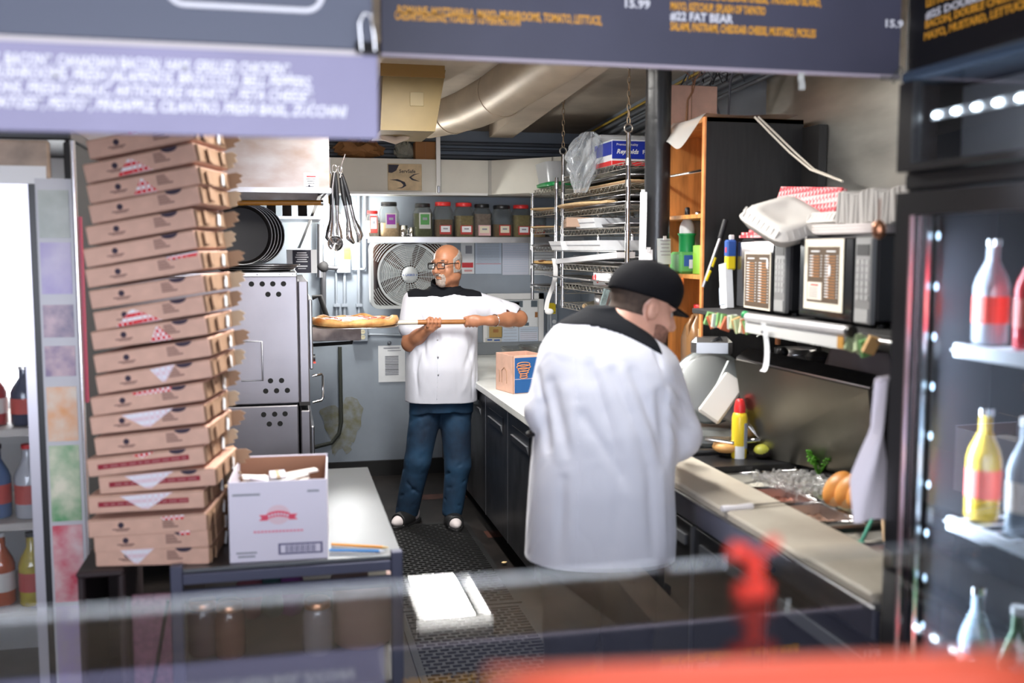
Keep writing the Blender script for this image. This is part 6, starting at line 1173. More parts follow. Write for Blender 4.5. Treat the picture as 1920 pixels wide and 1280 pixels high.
for i, (ul_, vl_, ur_, vr_) in enumerate(BX):
    frac = i/20.0; yl = 3.06-0.02*frac; yr = yl-0.31*math.sin(math.radians(9+5*frac))
    a = at(ul_, vl_, Y=yl); b = at(ur_, vr_, Y=yr)
    if i == 0: a.z = TBZ+0.001; b.z = TBZ+0.001
    ex = (b-a).normalized(); ey = Vector((0, 0, 1)).cross(ex).normalized(); ez = ex.cross(ey); bw = (b-a).length
    M = Matrix(((ex.x, ey.x, ez.x, a.x), (ex.y, ey.y, ez.y, a.y), (ex.z, ey.z, ez.z, a.z), (0, 0, 0, 1)))
    redstrip = i in (3, 4, 5)
    t = thing('pizza_box', ('kraft pizza box with a dark red printed band, ' if redstrip else 'plain kraft pizza box with small dark print, ')+ORD[i]+' of the leaning tower' , 'pizza box', group='pizza box tower'); t.matrix_world = M
    MB().rbox((bw/2, bd/2, bh/2), (bw, bd, bh), 0.003).build('box_body', CARD, t)
    MB().bb((0.002, -0.0008, bh*0.93), (bw-0.002, 0.0004, bh*0.955)).build('lid_seam', CARD_D, t)
    if redstrip:
        rb = MB().rbox((bw*0.48, -0.001, bh*0.50), (bw*0.78, 0.0015, bh*0.28), 0.0005).build('red_band', mat('box_red_band', (0.30, 0.012, 0.03), 0.7), t)
        q = MB(); x = bw*0.14
        while x < bw*0.82: w_ = random.uniform(0.01, 0.025); q.box((x+w_/2, -0.0022, bh*0.50), (w_, 0.0006, bh*0.11)); x += w_+0.006
        q.build('band_lettering', mat('band_letter', (0.42, 0.14, 0.14), 0.7), rb)
    else:
        MB().cyl((bw*0.28, 0.0, bh*0.62), (bw*0.28, -0.0012, bh*0.62), 0.0085, n=18).build('round_logo', inkm, t)
        q = MB(); q.box((bw*0.28, -0.0008, bh*0.40), (0.05, 0.0006, 0.004)); q.box((bw*0.285, -0.0008, bh*0.31), (0.035, 0.0006, 0.003)); q.build('logo_caption', ink_l, t)
        q = MB()
        for k, w_ in enumerate((0.026, 0.030, 0.034, 0.045)): q.box((bw*0.63+w_/2, -0.0008, bh*(0.78-0.135*k)), (w_, 0.0006, 0.0048))
        q.build('print_block', ink_l, t)
    if i not in (2, 3, 18, 20):
        MB().prism([(0.024*math.cos(PI+PI*k/10), 0.013*math.sin(PI+PI*k/10)) for k in range(11)], 0, 0.0012, face_my(Vector((bw*0.78, -0.0006, bh*0.985)))).build('finger_hole', inkm, t)
    # darker side wall, folded tabs and jagged flap ends at the right hand side
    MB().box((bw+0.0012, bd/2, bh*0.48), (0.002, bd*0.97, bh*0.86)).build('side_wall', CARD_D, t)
    for k in range(2):
        y = 0.10+0.13*k+random.uniform(-.02, .02); MB().box((bw+0.006, y, bh*random.uniform(0.4, 0.6)), (0.004, 0.06, bh*0.7), Matrix.Rotation(random.uniform(0.05, 0.22), 3, 'Z')).build('side_tab', [CARD_D, mat('tab_brown', (0.30, 0.19, 0.12), 0.9)][k], t)
    zig = [(0, 0.0), (0.030, 0.002), (0.024, 0.012), (0.046, 0.016), (0.040, 0.030), (0.052, 0.036), (0.034, bh*0.9), (0, bh*0.9)]
    f_ = random.uniform(0.7, 1.15); ZM = Matrix.Translation((bw, bd-0.02+0.008*random.random(), 0.001)) @ Matrix(((1, 0, 0, 0), (0, 0, -1, 0), (0, 1, 0, 0), (0, 0, 0, 1)))
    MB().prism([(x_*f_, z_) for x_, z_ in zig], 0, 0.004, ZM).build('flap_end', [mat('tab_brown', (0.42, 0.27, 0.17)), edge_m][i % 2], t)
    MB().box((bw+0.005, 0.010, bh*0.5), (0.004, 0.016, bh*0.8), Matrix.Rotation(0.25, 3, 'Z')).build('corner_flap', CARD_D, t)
    if i % 2 == 0 or i < 14: MB().rbox((bw+0.010, 0.20, bh*0.42), (0.006, 0.016, 0.040), 0.003, Matrix.Rotation(-0.45, 3, 'X')).build('white_lock_tab', PAPER, t)
    if i in liners:
        kd, fx, dz, fw_ = liners[i]; w_ = bw*fw_
        ln_ = thing('liner_paper', 'red and white checked paper peeking out of the %s pizza box' % (ORD[i]+(' lowest' if 0 < i < 20 else '')), 'liner paper', group='checked liner papers'); ln_.matrix_world = M
        m_ = CHECKP if kd == 'p' else CHECK
        if kd in ('p', 'c'):
            top = bh*(0.92 if kd == 'p' else 0.95); h_ = 0.042 if kd == 'p' else 0.010; x0 = bw*fx-w_/2+0.03
            poly = [(0, 0), (w_, 0.004), (w_*0.52, -h_), (w_*0.40, -h_*0.95)]
        elif kd == 's': top = bh*0.95; x0 = bw*fx-w_/2; poly = [(0, 0), (w_, 0.003), (w_*0.95, -0.010), (w_*0.1, -0.009)]
        else: top = bh*0.02; x0 = bw*fx-w_/2; poly = [(0, 0), (w_, 0.0), (w_*0.45, 0.042), (w_*0.36, 0.042)]
        MB().prism(poly, 0, 0.001, face_my(Vector((x0, -0.0022, top)))).build('paper_corner', m_, ln_)
# dark stand carrying the overhanging side of the tower
sd = thing('box_stand', 'dark narrow stand under the left side of the pizza box tower', 'stand', (-0.60, 3.02, 0)); stm_ = mat('dark_brown_stand', (0.030, 0.018, 0.020), 0.6)
part_box('top', (0, 0, 0.765), (0.13, 0.40, 0.784), stm_, sd); part_box('left_side', (0, 0.02, 0), (0.02, 0.40, 0.765), stm_, sd); part_box('right_side', (0.11, 0.02, 0), (0.13, 0.40, 0.765), stm_, sd); part_box('back_panel', (0.02, 0.38, 0), (0.11, 0.40, 0.765), stm_, sd); part_box('shelf', (0.02, 0.02, 0.35), (0.11, 0.38, 0.37), stm_, sd)
# ================================================================== steel table in front
TX0, TX1, TY0, TY1 = -0.335, 0.343, 2.97, 4.24
tb_ = thing('steel_table', 'steel topped table on blue-grey angle legs in front of the oven', 'table', (TX0, TY0, 0))
angm = mat('blue_grey_angle_iron', (0.085, 0.09, 0.14), 0.45, 0.3); TW, TD = TX1-TX0, TY1-TY0
part_box('top_sheet', (0, 0.012, TBZ-0.012), (TW, TD, TBZ), mat('table_top_steel', (0.20, 0.21, 0.225), 0.40, 1.0, 0.06, 4), tb_, 0.002)
for x in (0, TW-0.035):
    for y in (0, TD-0.035): part_box('leg', (x, y, 0), (x+0.035, y+0.035, TBZ+0.012 if y == 0 else TBZ-0.012), angm, tb_, 0.003)
for y in (0.0, TD-0.02):
    part_box('top_rail', (0.035, y+0.002, TBZ-0.045), (TW-0.035, y+0.02, TBZ-0.014), angm, tb_, 0.002); part_box('lower_rail', (0.035, y+0.002, TBZ-0.095), (TW-0.035, y+0.02, TBZ-0.062), angm, tb_, 0.002)
for x in (0.0, TW-0.02): part_box('side_rail', (x, 0.035, TBZ-0.09), (x+0.02, TD-0.035, TBZ-0.05), angm, tb_, 0.002)
part_box('undershelf', (0.01, 0.03, 0.36), (TW-0.01, TD-0.03, 0.375), mat('undershelf_dark', (0.10, 0.095, 0.09), 0.6), tb_, 0.002)
# white carton with napkins
ca = thing('white_carton', 'open white carton with red ribbon logo, full of napkins, on the steel table', 'carton', (-0.168, 3.005, TBZ+0.0005), rz=math.radians(-3)); CW, CD_, CH = 0.287, 0.33, 0.245
cwm = mat('carton_white', (0.74, 0.70, 0.80), 0.7); brn = mat('carton_brown_inside', (0.30, 0.15, 0.09), 0.9)
for nm, a, b in (('front_panel', (0, 0, 0), (CW, 0.004, CH)), ('back_panel', (0, CD_-0.004, 0), (CW, CD_, CH+0.01)), ('left_panel', (0, 0.004, 0), (0.004, CD_, CH)), ('right_panel', (CW-0.004, 0.004, 0), (CW, CD_, CH)), ('floor_panel', (0, 0, 0), (CW, CD_, 0.004))): part_box(nm, a, b, cwm, ca, 0.001)
MB().bb((0.005, CD_-0.006, 0.01), (CW-0.005, CD_-0.0045, CH+0.006)).build('brown_lining', brn, ca); MB().bb((0.005, 0.0045, 0.05), (CW-0.005, 0.006, CH-0.002)).build('brown_lining', brn, ca)
MB().prism([(0.034*math.cos(2*PI*k/24), 0.030*math.sin(2*PI*k/24)) for k in range(24)], 0, 0.0006, face_my(Vector((CW*0.5, -0.0003, CH*0.58)))).build('pale_logo_disc', mat('disc_pink', (0.76, 0.58, 0.64), 0.7), ca)
rib = MB(); up_ = [(x_, 0.012-7*x_*x_) for x_ in [-0.034+0.0085*k for k in range(9)]]; rib.prism([(x_, z_-0.017) for x_, z_ in up_]+[(x_, z_) for x_, z_ in up_[::-1]], 0, 0.001, face_my(Vector((CW*0.5, -0.001, CH*0.58)))); rib.prism([(-0.056, -0.016), (-0.031, -0.016), (-0.031, 0.001), (-0.056, 0.001), (-0.048, -0.008)], 0, 0.001, face_my(Vector((CW*0.5, -0.0006, CH*0.58)))); rib.prism([(0.031, -0.016), (0.056, -0.016), (0.048, -0.008), (0.056, 0.001), (0.031, 0.001)], 0, 0.001, face_my(Vector((CW*0.5, -0.0006, CH*0.58)))); rb_ = rib.build('red_ribbon_logo', mat('ribbon_red', (0.75, 0.08, 0.14), 0.7), ca)
q = MB()
for k in range(7): q.box((CW*0.5-0.027+0.009*k, -0.0026, CH*0.58+0.0025-7*(-0.027+0.009*k)**2), (0.0055, 0.0006, 0.007))
q.build('ribbon_lettering', cwm, rb_)
q = MB()
for k in range(14): q.box((CW*0.26+k*0.0105, -0.0008, CH*0.375), (0.008, 0.001, 0.006))
q.build('red_caption', mat('caption_pink', (0.75, 0.25, 0.35), 0.7), ca)
q = MB(); q.box((CW*0.18, -0.0008, CH*0.84), (0.08, 0.001, 0.006)); q.box((CW*0.86, -0.0008, CH*0.86), (0.035, 0.001, 0.006)); q.box((CW*0.17, -0.0008, CH*0.12), (0.06, 0.001, 0.005)); q.box((CW*0.17, -0.0008, CH*0.075), (0.05, 0.001, 0.005)); o_ = q.build('grey_print', PRINT, ca); o_['kind'] = 'stuff'
br_ = MB().box((CW*0.72, -0.0008, CH*0.15), (0.13, 0.001, 0.034)).build('barcode_frame', mat('barcode_ink', (0.10, 0.09, 0.20), 0.7), ca); MB().box((CW*0.72, -0.0016, CH*0.15), (0.118, 0.001, 0.024)).build('barcode_field', cwm, br_)
q = MB()
for k in range(17): q.box((CW*0.72-0.042+0.0053*k, -0.0024, CH*0.15), (0.0022 if k % 3 else 0.0035, 0.001, 0.021))
q.build('barcode_bars', mat('barcode_ink', (0.1, 0.09, 0.2)), br_)
random.seed(41)
for k in range(12):
    t = thing('napkin_packet', 'white paper napkin packets heaped in the white carton', 'napkin', (-0.15+0.06+0.14*random.random(), 3.06+0.19*random.random(), TBZ+0.178+0.0042*k), group='napkins in the carton', rot=(random.uniform(-.12, .12), random.uniform(-.12, .12), random.uniform(0, 3)))
    MB().rbox((0, 0, 0), (0.13, 0.05, 0.007), 0.002).build('paper', mat('napkin_%d' % (k % 3), [(0.80, 0.78, 0.76), (0.72, 0.70, 0.78), (0.78, 0.70, 0.66)][k % 3], 0.85), t); MB().box((0, 0, 0.0), (0.131, 0.012, 0.0075)).build('wrapper_band', PAPER if k % 2 else edge_m, t)
for u0, v0, u1, v1, m_, lab in ((622, 1020, 728, 1026, mat('orange_pen', (0.75, 0.28, 0.03), 0.4), 'orange pencil lying on the steel table edge'), (618, 1031, 722, 1033, mat('blue_pen', (0.04, 0.22, 0.55), 0.35), 'blue pen lying on the steel table edge')):
    a = at(u0, v0, Z=TBZ+0.006); b = at(u1, v1, Z=TBZ+0.006); t = thing('pen', lab, 'pen', tuple(a), group='pens on the steel table'); d_ = b-a
    MB().cyl((0, 0, 0), d_*0.9, 0.0045, n=10).build('barrel', m_, t); MB().cyl(d_*0.9, d_, 0.0045, 0.0015, n=10).build('tip', mat('pen_tip_pale', (0.55, 0.60, 0.70), 0.4) if 'blue' in lab else mat('pencil_tip', (0.7, 0.45, 0.15), 0.5), t)
t = thing('squeegee', 'blue scraper on a yellow handle poking up behind the pizza boxes', 'scraper', tuple(at(468, 850, Y=3.55))); MB().rbox((0, 0, 0.06), (0.055, 0.02, 0.06), 0.006, Matrix.Rotation(math.radians(-25), 3, 'Y')).build('blue_blade', mat('scraper_blue', (0.06, 0.25, 0.70), 0.4), t); MB().rbox((0.01, 0, -0.03), (0.035, 0.02, 0.14), 0.006).build('yellow_handle', YELLOW, t); MB().box((0.005, -0.012, 0.06), (0.006, 0.002, 0.03), Matrix.Rotation(math.radians(20), 3, 'Y')).build('yellow_mark', YELLOW, t)
t.location.z = TBZ+0.101
cn = thing('torn_card', 'torn brown cardboard scraps piled beside the white carton', 'cardboard', (-0.245, 3.36, TBZ+0.001)); random.seed(43)
for k in range(9): MB().box((random.uniform(-0.03, 0.05), random.uniform(-0.03, 0.08), 0.03+0.028*k), (random.uniform(0.07, 0.12), 0.09, 0.004), Matrix.Rotation(random.uniform(-.5, .3), 3, 'Y') @ Matrix.Rotation(random.uniform(-.6, .6), 3, 'Z')).build('scrap', [CARD, edge_m, CARD_D][k % 3], cn)
# things on the undershelf
US = 0.3755
t = thing('brown_bucket', 'round brown tub with a paper poking out under the steel table', 'tub', (0.245, 3.33, US)); MB().lathe((0, 0, 0), [(0.085, 0), (0.095, 0.01), (0.10, 0.22), (0.104, 0.225), (0.098, 0.23), (0.09, 0.015)], 32).build('tub_wall', mat('tub_brown', (0.32, 0.20, 0.18), 0.55), t); MB().lathe((0, 0, 0.215), [(0.106, 0), (0.106, 0.018), (0.097, 0.018)], 32).build('rim', mat('tub_rim', (0.38, 0.26, 0.24), 0.5), t); MB().box((0.05, 0, 0.24), (0.06, 0.03, 0.05)).build('paper', mat('bucket_paper', (0.7, 0.65, 0.5), 0.8), t)
for i, (u, lab, c) in enumerate(((380, 'brass lidded jar under the table, nearest the pizza boxes', (0.10, 0.06, 0.07)), (430, 'brass lidded jar under the table, second from the pizza boxes', (0.16, 0.07, 0.05)), (595, 'brass lidded jar under the table beside the brown tub', (0.24, 0.22, 0.24)))):
    p = at(u, 1130, Y=3.35-0.04*i); t = thing('storage_jar', lab, 'jar', (p.x, 3.35-0.04*i, US), group='jars under the table'); MB().lathe((0, 0, 0), [(0.045, 0), (0.05, 0.008), (0.05, 0.13), (0.04, 0.155)], 24).build('glass_body', mat('jar_dark_%d' % i, c, 0.12), t); MB().lathe((0, 0, 0.155), [(0.043, 0), (0.043, 0.022), (0.038, 0.026)], 24).build('lid', mat('brass_lid', (0.55, 0.28, 0.16), 0.3, 0.9), t)
for i, (u, lab, c) in enumerate(((510, 'dark green cloth bundle stowed under the steel table', (0.02, 0.06, 0.06)), (545, 'purple cloth bundle stowed under the steel table', (0.12, 0.03, 0.14)), (470, 'maroon plastic bag stowed under the steel table', (0.20, 0.06, 0.08)))):
    p = at(u, 1110, Y=3.6); t = thing('bundle', lab, 'bundle', (p.x, 3.62, US)); b = MB().ball((0, 0, 0.09), (0.055, 0.09, 0.085), 18, 10); b.v = [(x*(1+0.15*math.sin(40*z+i)), y*(1+0.1*math.sin(50*x)), z) for x, y, z in b.v]; b.build('cloth', mat('bundle_%d' % i, c, 0.7), t); MB().ball((0.01, 0, 0.17), (0.02, 0.02, 0.02), 10, 8).build('knot', mat('bundle_%d' % i, c), t)
t = thing('maroon_board', 'maroon speckled board leaning beside the table leg', 'board', (-0.405, 3.08, 0.0)); MB().rbox((0.0, 0.02, 0.34), (0.016, 0.115, 0.68), 0.003, Matrix.Rotation(math.radians(88), 3, 'Z')).build('panel', mat('maroon_speckle', (0.22, 0.09, 0.13), 0.6, 0, 0.3, 60), t); MB().tube([(0.05, 0.008, 0.66), (0.01, 0.008, 0.45), (-0.03, 0.008, 0.25)], 0.006, n=6).build('black_strap', BLACK, t)
# ================================================================== glass shelf of the service counter, closest to the camera
gc = thing('service_counter', 'service counter with a clear glass shelf across the foreground', 'counter', (0.15, 0.45, 0))
MB().rbox((0, 0, 1.436), (2.0, 0.72, 0.010), 0.002).build('glass_shelf', mat('shelf_glass', (0.93, 0.96, 0.97), 0.0, trans=1.0, ior=1.52), gc)
for x in (-0.9, 0.93):
    for y in (-0.30, 0.30): MB().cyl((x, y, 0.98), (x, y, 1.431), 0.012, n=12).build('post', CHROME, gc)
part_box('counter_body', (-1.0, -0.36, 0), (1.0, 0.36, 0.95), mat('counter_grey', (0.20, 0.21, 0.24), 0.5), gc); part_box('counter_top', (-1.02, -0.38, 0.95), (1.02, 0.38, 0.98), STEEL_D, gc)
rm = mat('red_translucent', (0.75, 0.05, 0.03), 0.35)
t = thing('red_clip', 'small red plastic clamp with two upright arms standing on the glass shelf', 'clamp', (0.362, 0.712, 1.4415), rz=0.2); MB().rbox((0, 0, 0.006), (0.030, 0.014, 0.012), 0.002).build('foot', rm, t); MB().rbox((0.002, 0, 0.022), (0.012, 0.010, 0.030), 0.002).build('stem', rm, t); MB().rbox((-0.014, 0, 0.040), (0.020, 0.010, 0.013), 0.003, Matrix.Rotation(0.25, 3, 'Y')).build('arm', rm, t); MB().rbox((0.018, 0, 0.042), (0.014, 0.010, 0.010), 0.003, Matrix.Rotation(-0.5, 3, 'Y')).build('arm', rm, t)
t = thing('red_tray', 'orange-red plastic tray lying on the glass nearest the camera', 'tray', (0.27, 0.475, 1.4415), rz=math.radians(-8)); MB().lathe((0, 0, 0), [(0.075, 0), (0.08, 0.004), (0.09, 0.026), (0.087, 0.026), (0.074, 0.005)], 32, sq=5, sx=1.9, sy=0.75).build('tray', mat('orange_red_plastic', (0.80, 0.13, 0.07), 0.4), t); MB().tube([(0.09*1.9*c_*0.97, 0.09*0.75*s_*0.97, 0.026) for c_, s_ in ((-1, -1), (1, -1), (1, 1), (-1, 1))], 0.003, n=6, closed=True).build('rim', mat('orange_red_rim', (0.82, 0.20, 0.12), 0.35), t)
# ================================================================== people: implicit surfaces meshed with surface nets
class Vol:
    def __init__(s, lo, hi, h):
        s.h = h; s.lo = np.array(lo, np.float32); n = np.ceil((np.array(hi)-np.array(lo))/h).astype(int)+1
        s.ax = [(s.lo[i]+h*np.arange(n[i])).astype(np.float32) for i in range(3)]; s.F = np.full(n, 0.5, np.float32)
    def sl(s, lo, hi):
        r = []
        for i in range(3):
            a = int(max(0, math.floor((lo[i]-s.lo[i])/s.h))); b = int(min(len(s.ax[i]), math.ceil((hi[i]-s.lo[i])/s.h)+1)); r.append(slice(a, max(a, b)))
        return tuple(r)
    def grid(s, S): return s.ax[0][S[0]][:, None, None], s.ax[1][S[1]][None, :, None], s.ax[2][S[2]][None, None, :]
    def add(s, prim, k=0.02, op='u'):
        fn, lo, hi = prim; m = k+3*s.h+0.01; S = s.sl([q-m for q in lo], [q+m for q in hi])
        if any(q.stop <= q.start for q in S): return s
        d = fn(*s.grid(S)).astype(np.float32); f = s.F[S]
        if op == 'u':
            hh = np.clip(0.5+0.5*(f-d)/k, 0, 1); s.F[S] = f*(1-hh)+d*hh-k*hh*(1-hh)
        else:
            d = -d; hh = np.clip(0.5-0.5*(f-d)/k, 0, 1); s.F[S] = f*(1-hh)+d*hh+k*hh*(1-hh)
        return s
    def mesh(s, F=None):
        F = s.F if F is None else F
        ins = F < 0; n = F.shape; c = np.zeros((n[0]-1, n[1]-1, n[2]-1), np.uint8)
        for a in (0, 1):
            for b in (0, 1):
                for d in (0, 1): c += ins[a:n[0]-1+a, b:n[1]-1+b, d:n[2]-1+d]
        act = np.argwhere((c > 0) & (c < 8)); idm = np.full(c.shape, -1, np.int32); idm[tuple(act.T)] = np.arange(len(act))
        P = np.zeros((len(act), 3), np.float32); cnt = np.zeros(len(act), np.float32)
        cor = [(a, b, d) for a in (0, 1) for b in (0, 1) for d in (0, 1)]; vals = {q: F[act[:, 0]+q[0], act[:, 1]+q[1], act[:, 2]+q[2]] for q in cor}
        for q in cor:
            for ax in range(3):
                if q[ax] == 0:
                    r = list(q); r[ax] = 1; va = vals[q]; vb = vals[tuple(r)]; m = (va < 0) != (vb < 0)
                    t = np.where(m, va/np.where(m, va-vb, 1), 0); pt = np.tile(np.array(q, np.float32), (len(act), 1)); pt[:, ax] = t
                    P[m] += pt[m]; cnt[m] += 1
        P = (P/cnt[:, None]+act)*s.h+s.lo
        quads = []
        for ax in range(3):
            o1, o2 = [(1, 2), (2, 0), (0, 1)][ax]
            A = [slice(None)]*3; B = [slice(None)]*3; A[ax] = slice(0, n[ax]-1); B[ax] = slice(1, n[ax])
            for o in (o1, o2): A[o] = slice(1, n[o]-1); B[o] = slice(1, n[o]-1)
            sa = ins[tuple(A)]; sb = ins[tuple(B)]; e = np.argwhere(sa != sb)
            if len(e) == 0: continue
            fl = sa[tuple(e.T)]; base = e.copy()
            for o in (o1, o2): base[:, o] += 1
            def cid(d1, d2):
                q = base.copy(); q[:, o1] += d1; q[:, o2] += d2; return idm[q[:, 0], q[:, 1], q[:, 2]]
            qd = np.stack([cid(-1, -1), cid(0, -1), cid(0, 0), cid(-1, 0)], 1); qd[~fl] = qd[~fl][:, ::-1]; quads.append(qd)
        return P, np.concatenate(quads)
    def build(s, name, m, parent, F=None):
        P, Q = s.mesh(F); ok = (Q >= 0).all(1); Q = Q[ok]
        me = bpy.data.meshes.new(name); me.vertices.add(len(P)); me.vertices.foreach_set('co', P.ravel()); me.loops.add(len(Q)*4); me.loops.foreach_set('vertex_index', Q.ravel().astype(np.int32))
        me.polygons.add(len(Q)); me.polygons.foreach_set('loop_start', np.arange(0, len(Q)*4, 4, dtype=np.int32)); me.polygons.foreach_set('use_smooth', np.ones(len(Q), bool))
        me.update(calc_edges=True); me.validate(); me.materials.append(m); o = bpy.data.objects.new(name, me); COL.objects.link(o)
        if parent is not None: o.parent = parent; o.matrix_parent_inverse = parent.matrix_basis.inverted()
        return o
def cone(a, b, ra, rb):
    a = np.array(a, np.float32); b = np.array(b, np.float32); ba = b-a; L = float(ba@ba)+1e-9; R = max(ra, rb)
    def fn(x, y, z):
        px, py, pz = x-a[0], y-a[1], z-a[2]; t = np.clip((px*ba[0]+py*ba[1]+pz*ba[2])/L, 0, 1)
        return np.sqrt((px-t*ba[0])**2+(py-t*ba[1])**2+(pz-t*ba[2])**2)-(ra+t*(rb-ra))
    return fn, np.minimum(a, b)-R, np.maximum(a, b)+R
def ell(c, r, B=None): # B: 3 axis vectors
    c = np.array(c, np.float32); r = np.array(r, np.float32); B = np.eye(3) if B is None else np.array(B, float); R = float(max(r))
    def fn(x, y, z):
        px, py, pz = x-c[0], y-c[1], z-c[2]; k0 = 0; k1 = 0
        for i in range(3):
            q = px*B[i][0]+py*B[i][1]+pz*B[i][2]; k0 = k0+(q/r[i])**2; k1 = k1+(q/r[i]**2)**2
        k0 = np.sqrt(k0); k1 = np.sqrt(k1)+1e-6; return k0*(k0-1)/k1
    return fn, c-R, c+R
def loft(rows, yaw=0.0, p=2.3): # rows: z, cx, cy, rx, ry ascending in z
    A = np.array(sorted(rows), float); cs, sn = math.cos(yaw), math.sin(yaw); R = float(max(A[:, 3].max(), A[:, 4].max()))
    def fn(x, y, z):
        cx = np.interp(z, A[:, 0], A[:, 1]); cy = np.interp(z, A[:, 0], A[:, 2]); rx = np.interp(z, A[:, 0], A[:, 3]); ry = np.interp(z, A[:, 0], A[:, 4])
        dx = x-cx; dy = y-cy; u = dx*cs+dy*sn; v = -dx*sn+dy*cs
        k = (np.abs(u/rx)**p+np.abs(v/ry)**p)**(1/p); d = (k-1)*np.minimum(rx, ry)
        return np.maximum(np.maximum(d, A[0, 0]-z), z-A[-1, 0])
    return fn, [A[:, 1].min()-R, A[:, 2].min()-R, A[0, 0]], [A[:, 1].max()+R, A[:, 2].max()+R, A[-1, 0]]
def smooth_rows(rows, n=60):
    A = np.array(sorted(rows), float); z = np.linspace(A[0, 0], A[-1, 0], n); out = [z]
    for i in range(1, 5): 
        q = np.interp(z, A[:, 0], A[:, i]); ker = np.array([1, 2, 3, 2, 1])/9; qq = np.convolve(np.pad(q, 2, 'edge'), ker, 'valid'); out.append(qq)
    return np.stack(out, 1).tolist()
class Head: # local head frame
    def __init__(s, c, f, up, k=1.0):
        s.c = np.array(c, float); s.f = np.array(f, float)/np.linalg.norm(f); u = np.array(up, float); u = u-s.f*(u@s.f); s.u = u/np.linalg.norm(u); s.r = np.cross(s.f, s.u); s.k = k; s.B = [s.r, s.f, s.u]
    def p(s, r, f, u): return s.c+s.k*(r*s.r+f*s.f+u*s.u)
    def e(s, c, r): return ell(s.p(*c), [q*s.k for q in r], s.B)
    def co(s, a, b, ra, rb): return cone(s.p(*a), s.p(*b), ra*s.k, rb*s.k)
def add_head(V, H, neck, nr=0.062, mouth_open=False):
    V.add(H.e((0, -0.012, 0.035), (0.077, 0.098, 0.088)), 0.02)
    V.add(H.e((0, 0.022, -0.035), (0.064, 0.074, 0.082)), 0.03)
    V.add(H.e((0, 0.060, -0.098), (0.034, 0.030, 0.026)), 0.025)         # chin
    for s_ in (-1, 1):
        V.add(H.e((s_*0.042, 0.058, -0.030), (0.026, 0.024, 0.026)), 0.02)  # cheek
        V.add(H.e((s_*0.052, 0.00, -0.075), (0.020, 0.045, 0.026)), 0.025)  # jaw
        V.add(H.co((s_*0.012, 0.090, 0.030), (s_*0.050, 0.074, 0.028), 0.010, 0.009), 0.014)  # brow
        V.add(H.e((s_*0.031, 0.102, 0.008), (0.018, 0.014, 0.012)), 0.012, 'd')
        V.add(H.e((s_*0.078, -0.010, -0.002), (0.010, 0.020, 0.032)), 0.006); V.add(H.e((s_*0.090, -0.002, 0.004), (0.008, 0.012, 0.020)), 0.004, 'd')
        V.add(H.e((s_*0.012, 0.104, -0.034), (0.009, 0.010, 0.008)), 0.006)  # nostril wing
    V.add(H.co((0, 0.092, 0.018), (0, 0.116, -0.024), 0.008, 0.012), 0.010); V.add(H.e((0, 0.114, -0.030), (0.012, 0.012, 0.010)), 0.008)
    V.add(H.e((0, 0.092, -0.060), (0.024, 0.012, 0.006)), 0.006); V.add(H.e((0, 0.090, -0.071), (0.021, 0.012, 0.007)), 0.006)
    V.add(H.e((0, 0.103, -0.0655), (0.022, 0.006, 0.0018)), 0.003, 'd')
    V.add(cone(H.p(0, -0.03, -0.05), neck, nr, nr*1.12), 0.03)
def pt(u, v, Y): return np.array(at(u, v, Y=Y))
def person(label, loc): return thing('person', label, 'person', tuple(loc))
skin1 = mat('tan_skin', (0.44, 0.19, 0.10), 0.45, 0, 0.10, 18, 0.04, 120, sss=0.08); skin2 = mat('warm_skin', (0.62, 0.33, 0.24), 0.45, 0, 0.08, 18, 0.04, 120, sss=0.08)
jackm = mat('white_chef_cotton', (0.66, 0.67, 0.74), 0.8, 0, 0.0, 8, 0.05, 200, sheen=0.2); yokem = mat('black_chef_cotton', (0.008, 0.009, 0.012), 0.9, 0, 0, 8, 0.05, 200, spec=0.15)
jean_m = mat('blue_denim', (0.009, 0.050, 0.110), 0.8, 0, 0.45, 6, 0.08, 150, col2=(0.003, 0.014, 0.036)); greyhair = mat('grey_hair', (0.30, 0.28, 0.26), 0.7, 0, 0.3, 60); darkhair = mat('dark_hair', (0.03, 0.02, 0.015), 0.6)
def fold(V, a, b, w_, amp, yfront=True):
    a = np.array(a); b = np.array(b); m = 3*w_; lo = np.minimum(a, b)-m; hi = np.maximum(a, b)+m; S = V.sl(lo, hi); x, y, z = V.grid(S); ba = b-a; L = float(ba@ba)
    t_ = np.clip(((x-a[0])*ba[0]+(y-a[1])*ba[1]+(z-a[2])*ba[2])/L, 0, 1); d2 = (x-a[0]-t_*ba[0])**2+(y-a[1]-t_*ba[1])**2+(z-a[2]-t_*ba[2])**2
    V.F[S] += (amp*np.exp(-d2/(w_*w_))*np.sqrt(np.abs(np.sin(np.clip(0.12+0.86*t_, 0, 1)*PI)))).astype(np.float32)
def surf_pt(V, u, v, y0, y1):
    # first surface hit of the view ray through (u, v) between two depths
    for k in range(160):
        Y = y0+(y1-y0)*k/159; p = pt(u, v, Y); i = np.floor((p-V.lo)/V.h).astype(int)
        if (i < 0).any() or (i >= np.array(V.F.shape)).any(): continue
        if V.F[tuple(i)] < 0: return p
    return pt(u, v, (y0+y1)/2)
def vfold(V, a, b, y0, y1, w_, amp): fold(V, surf_pt(V, a[0], a[1], y0, y1), surf_pt(V, b[0], b[1], y0, y1), w_, amp)
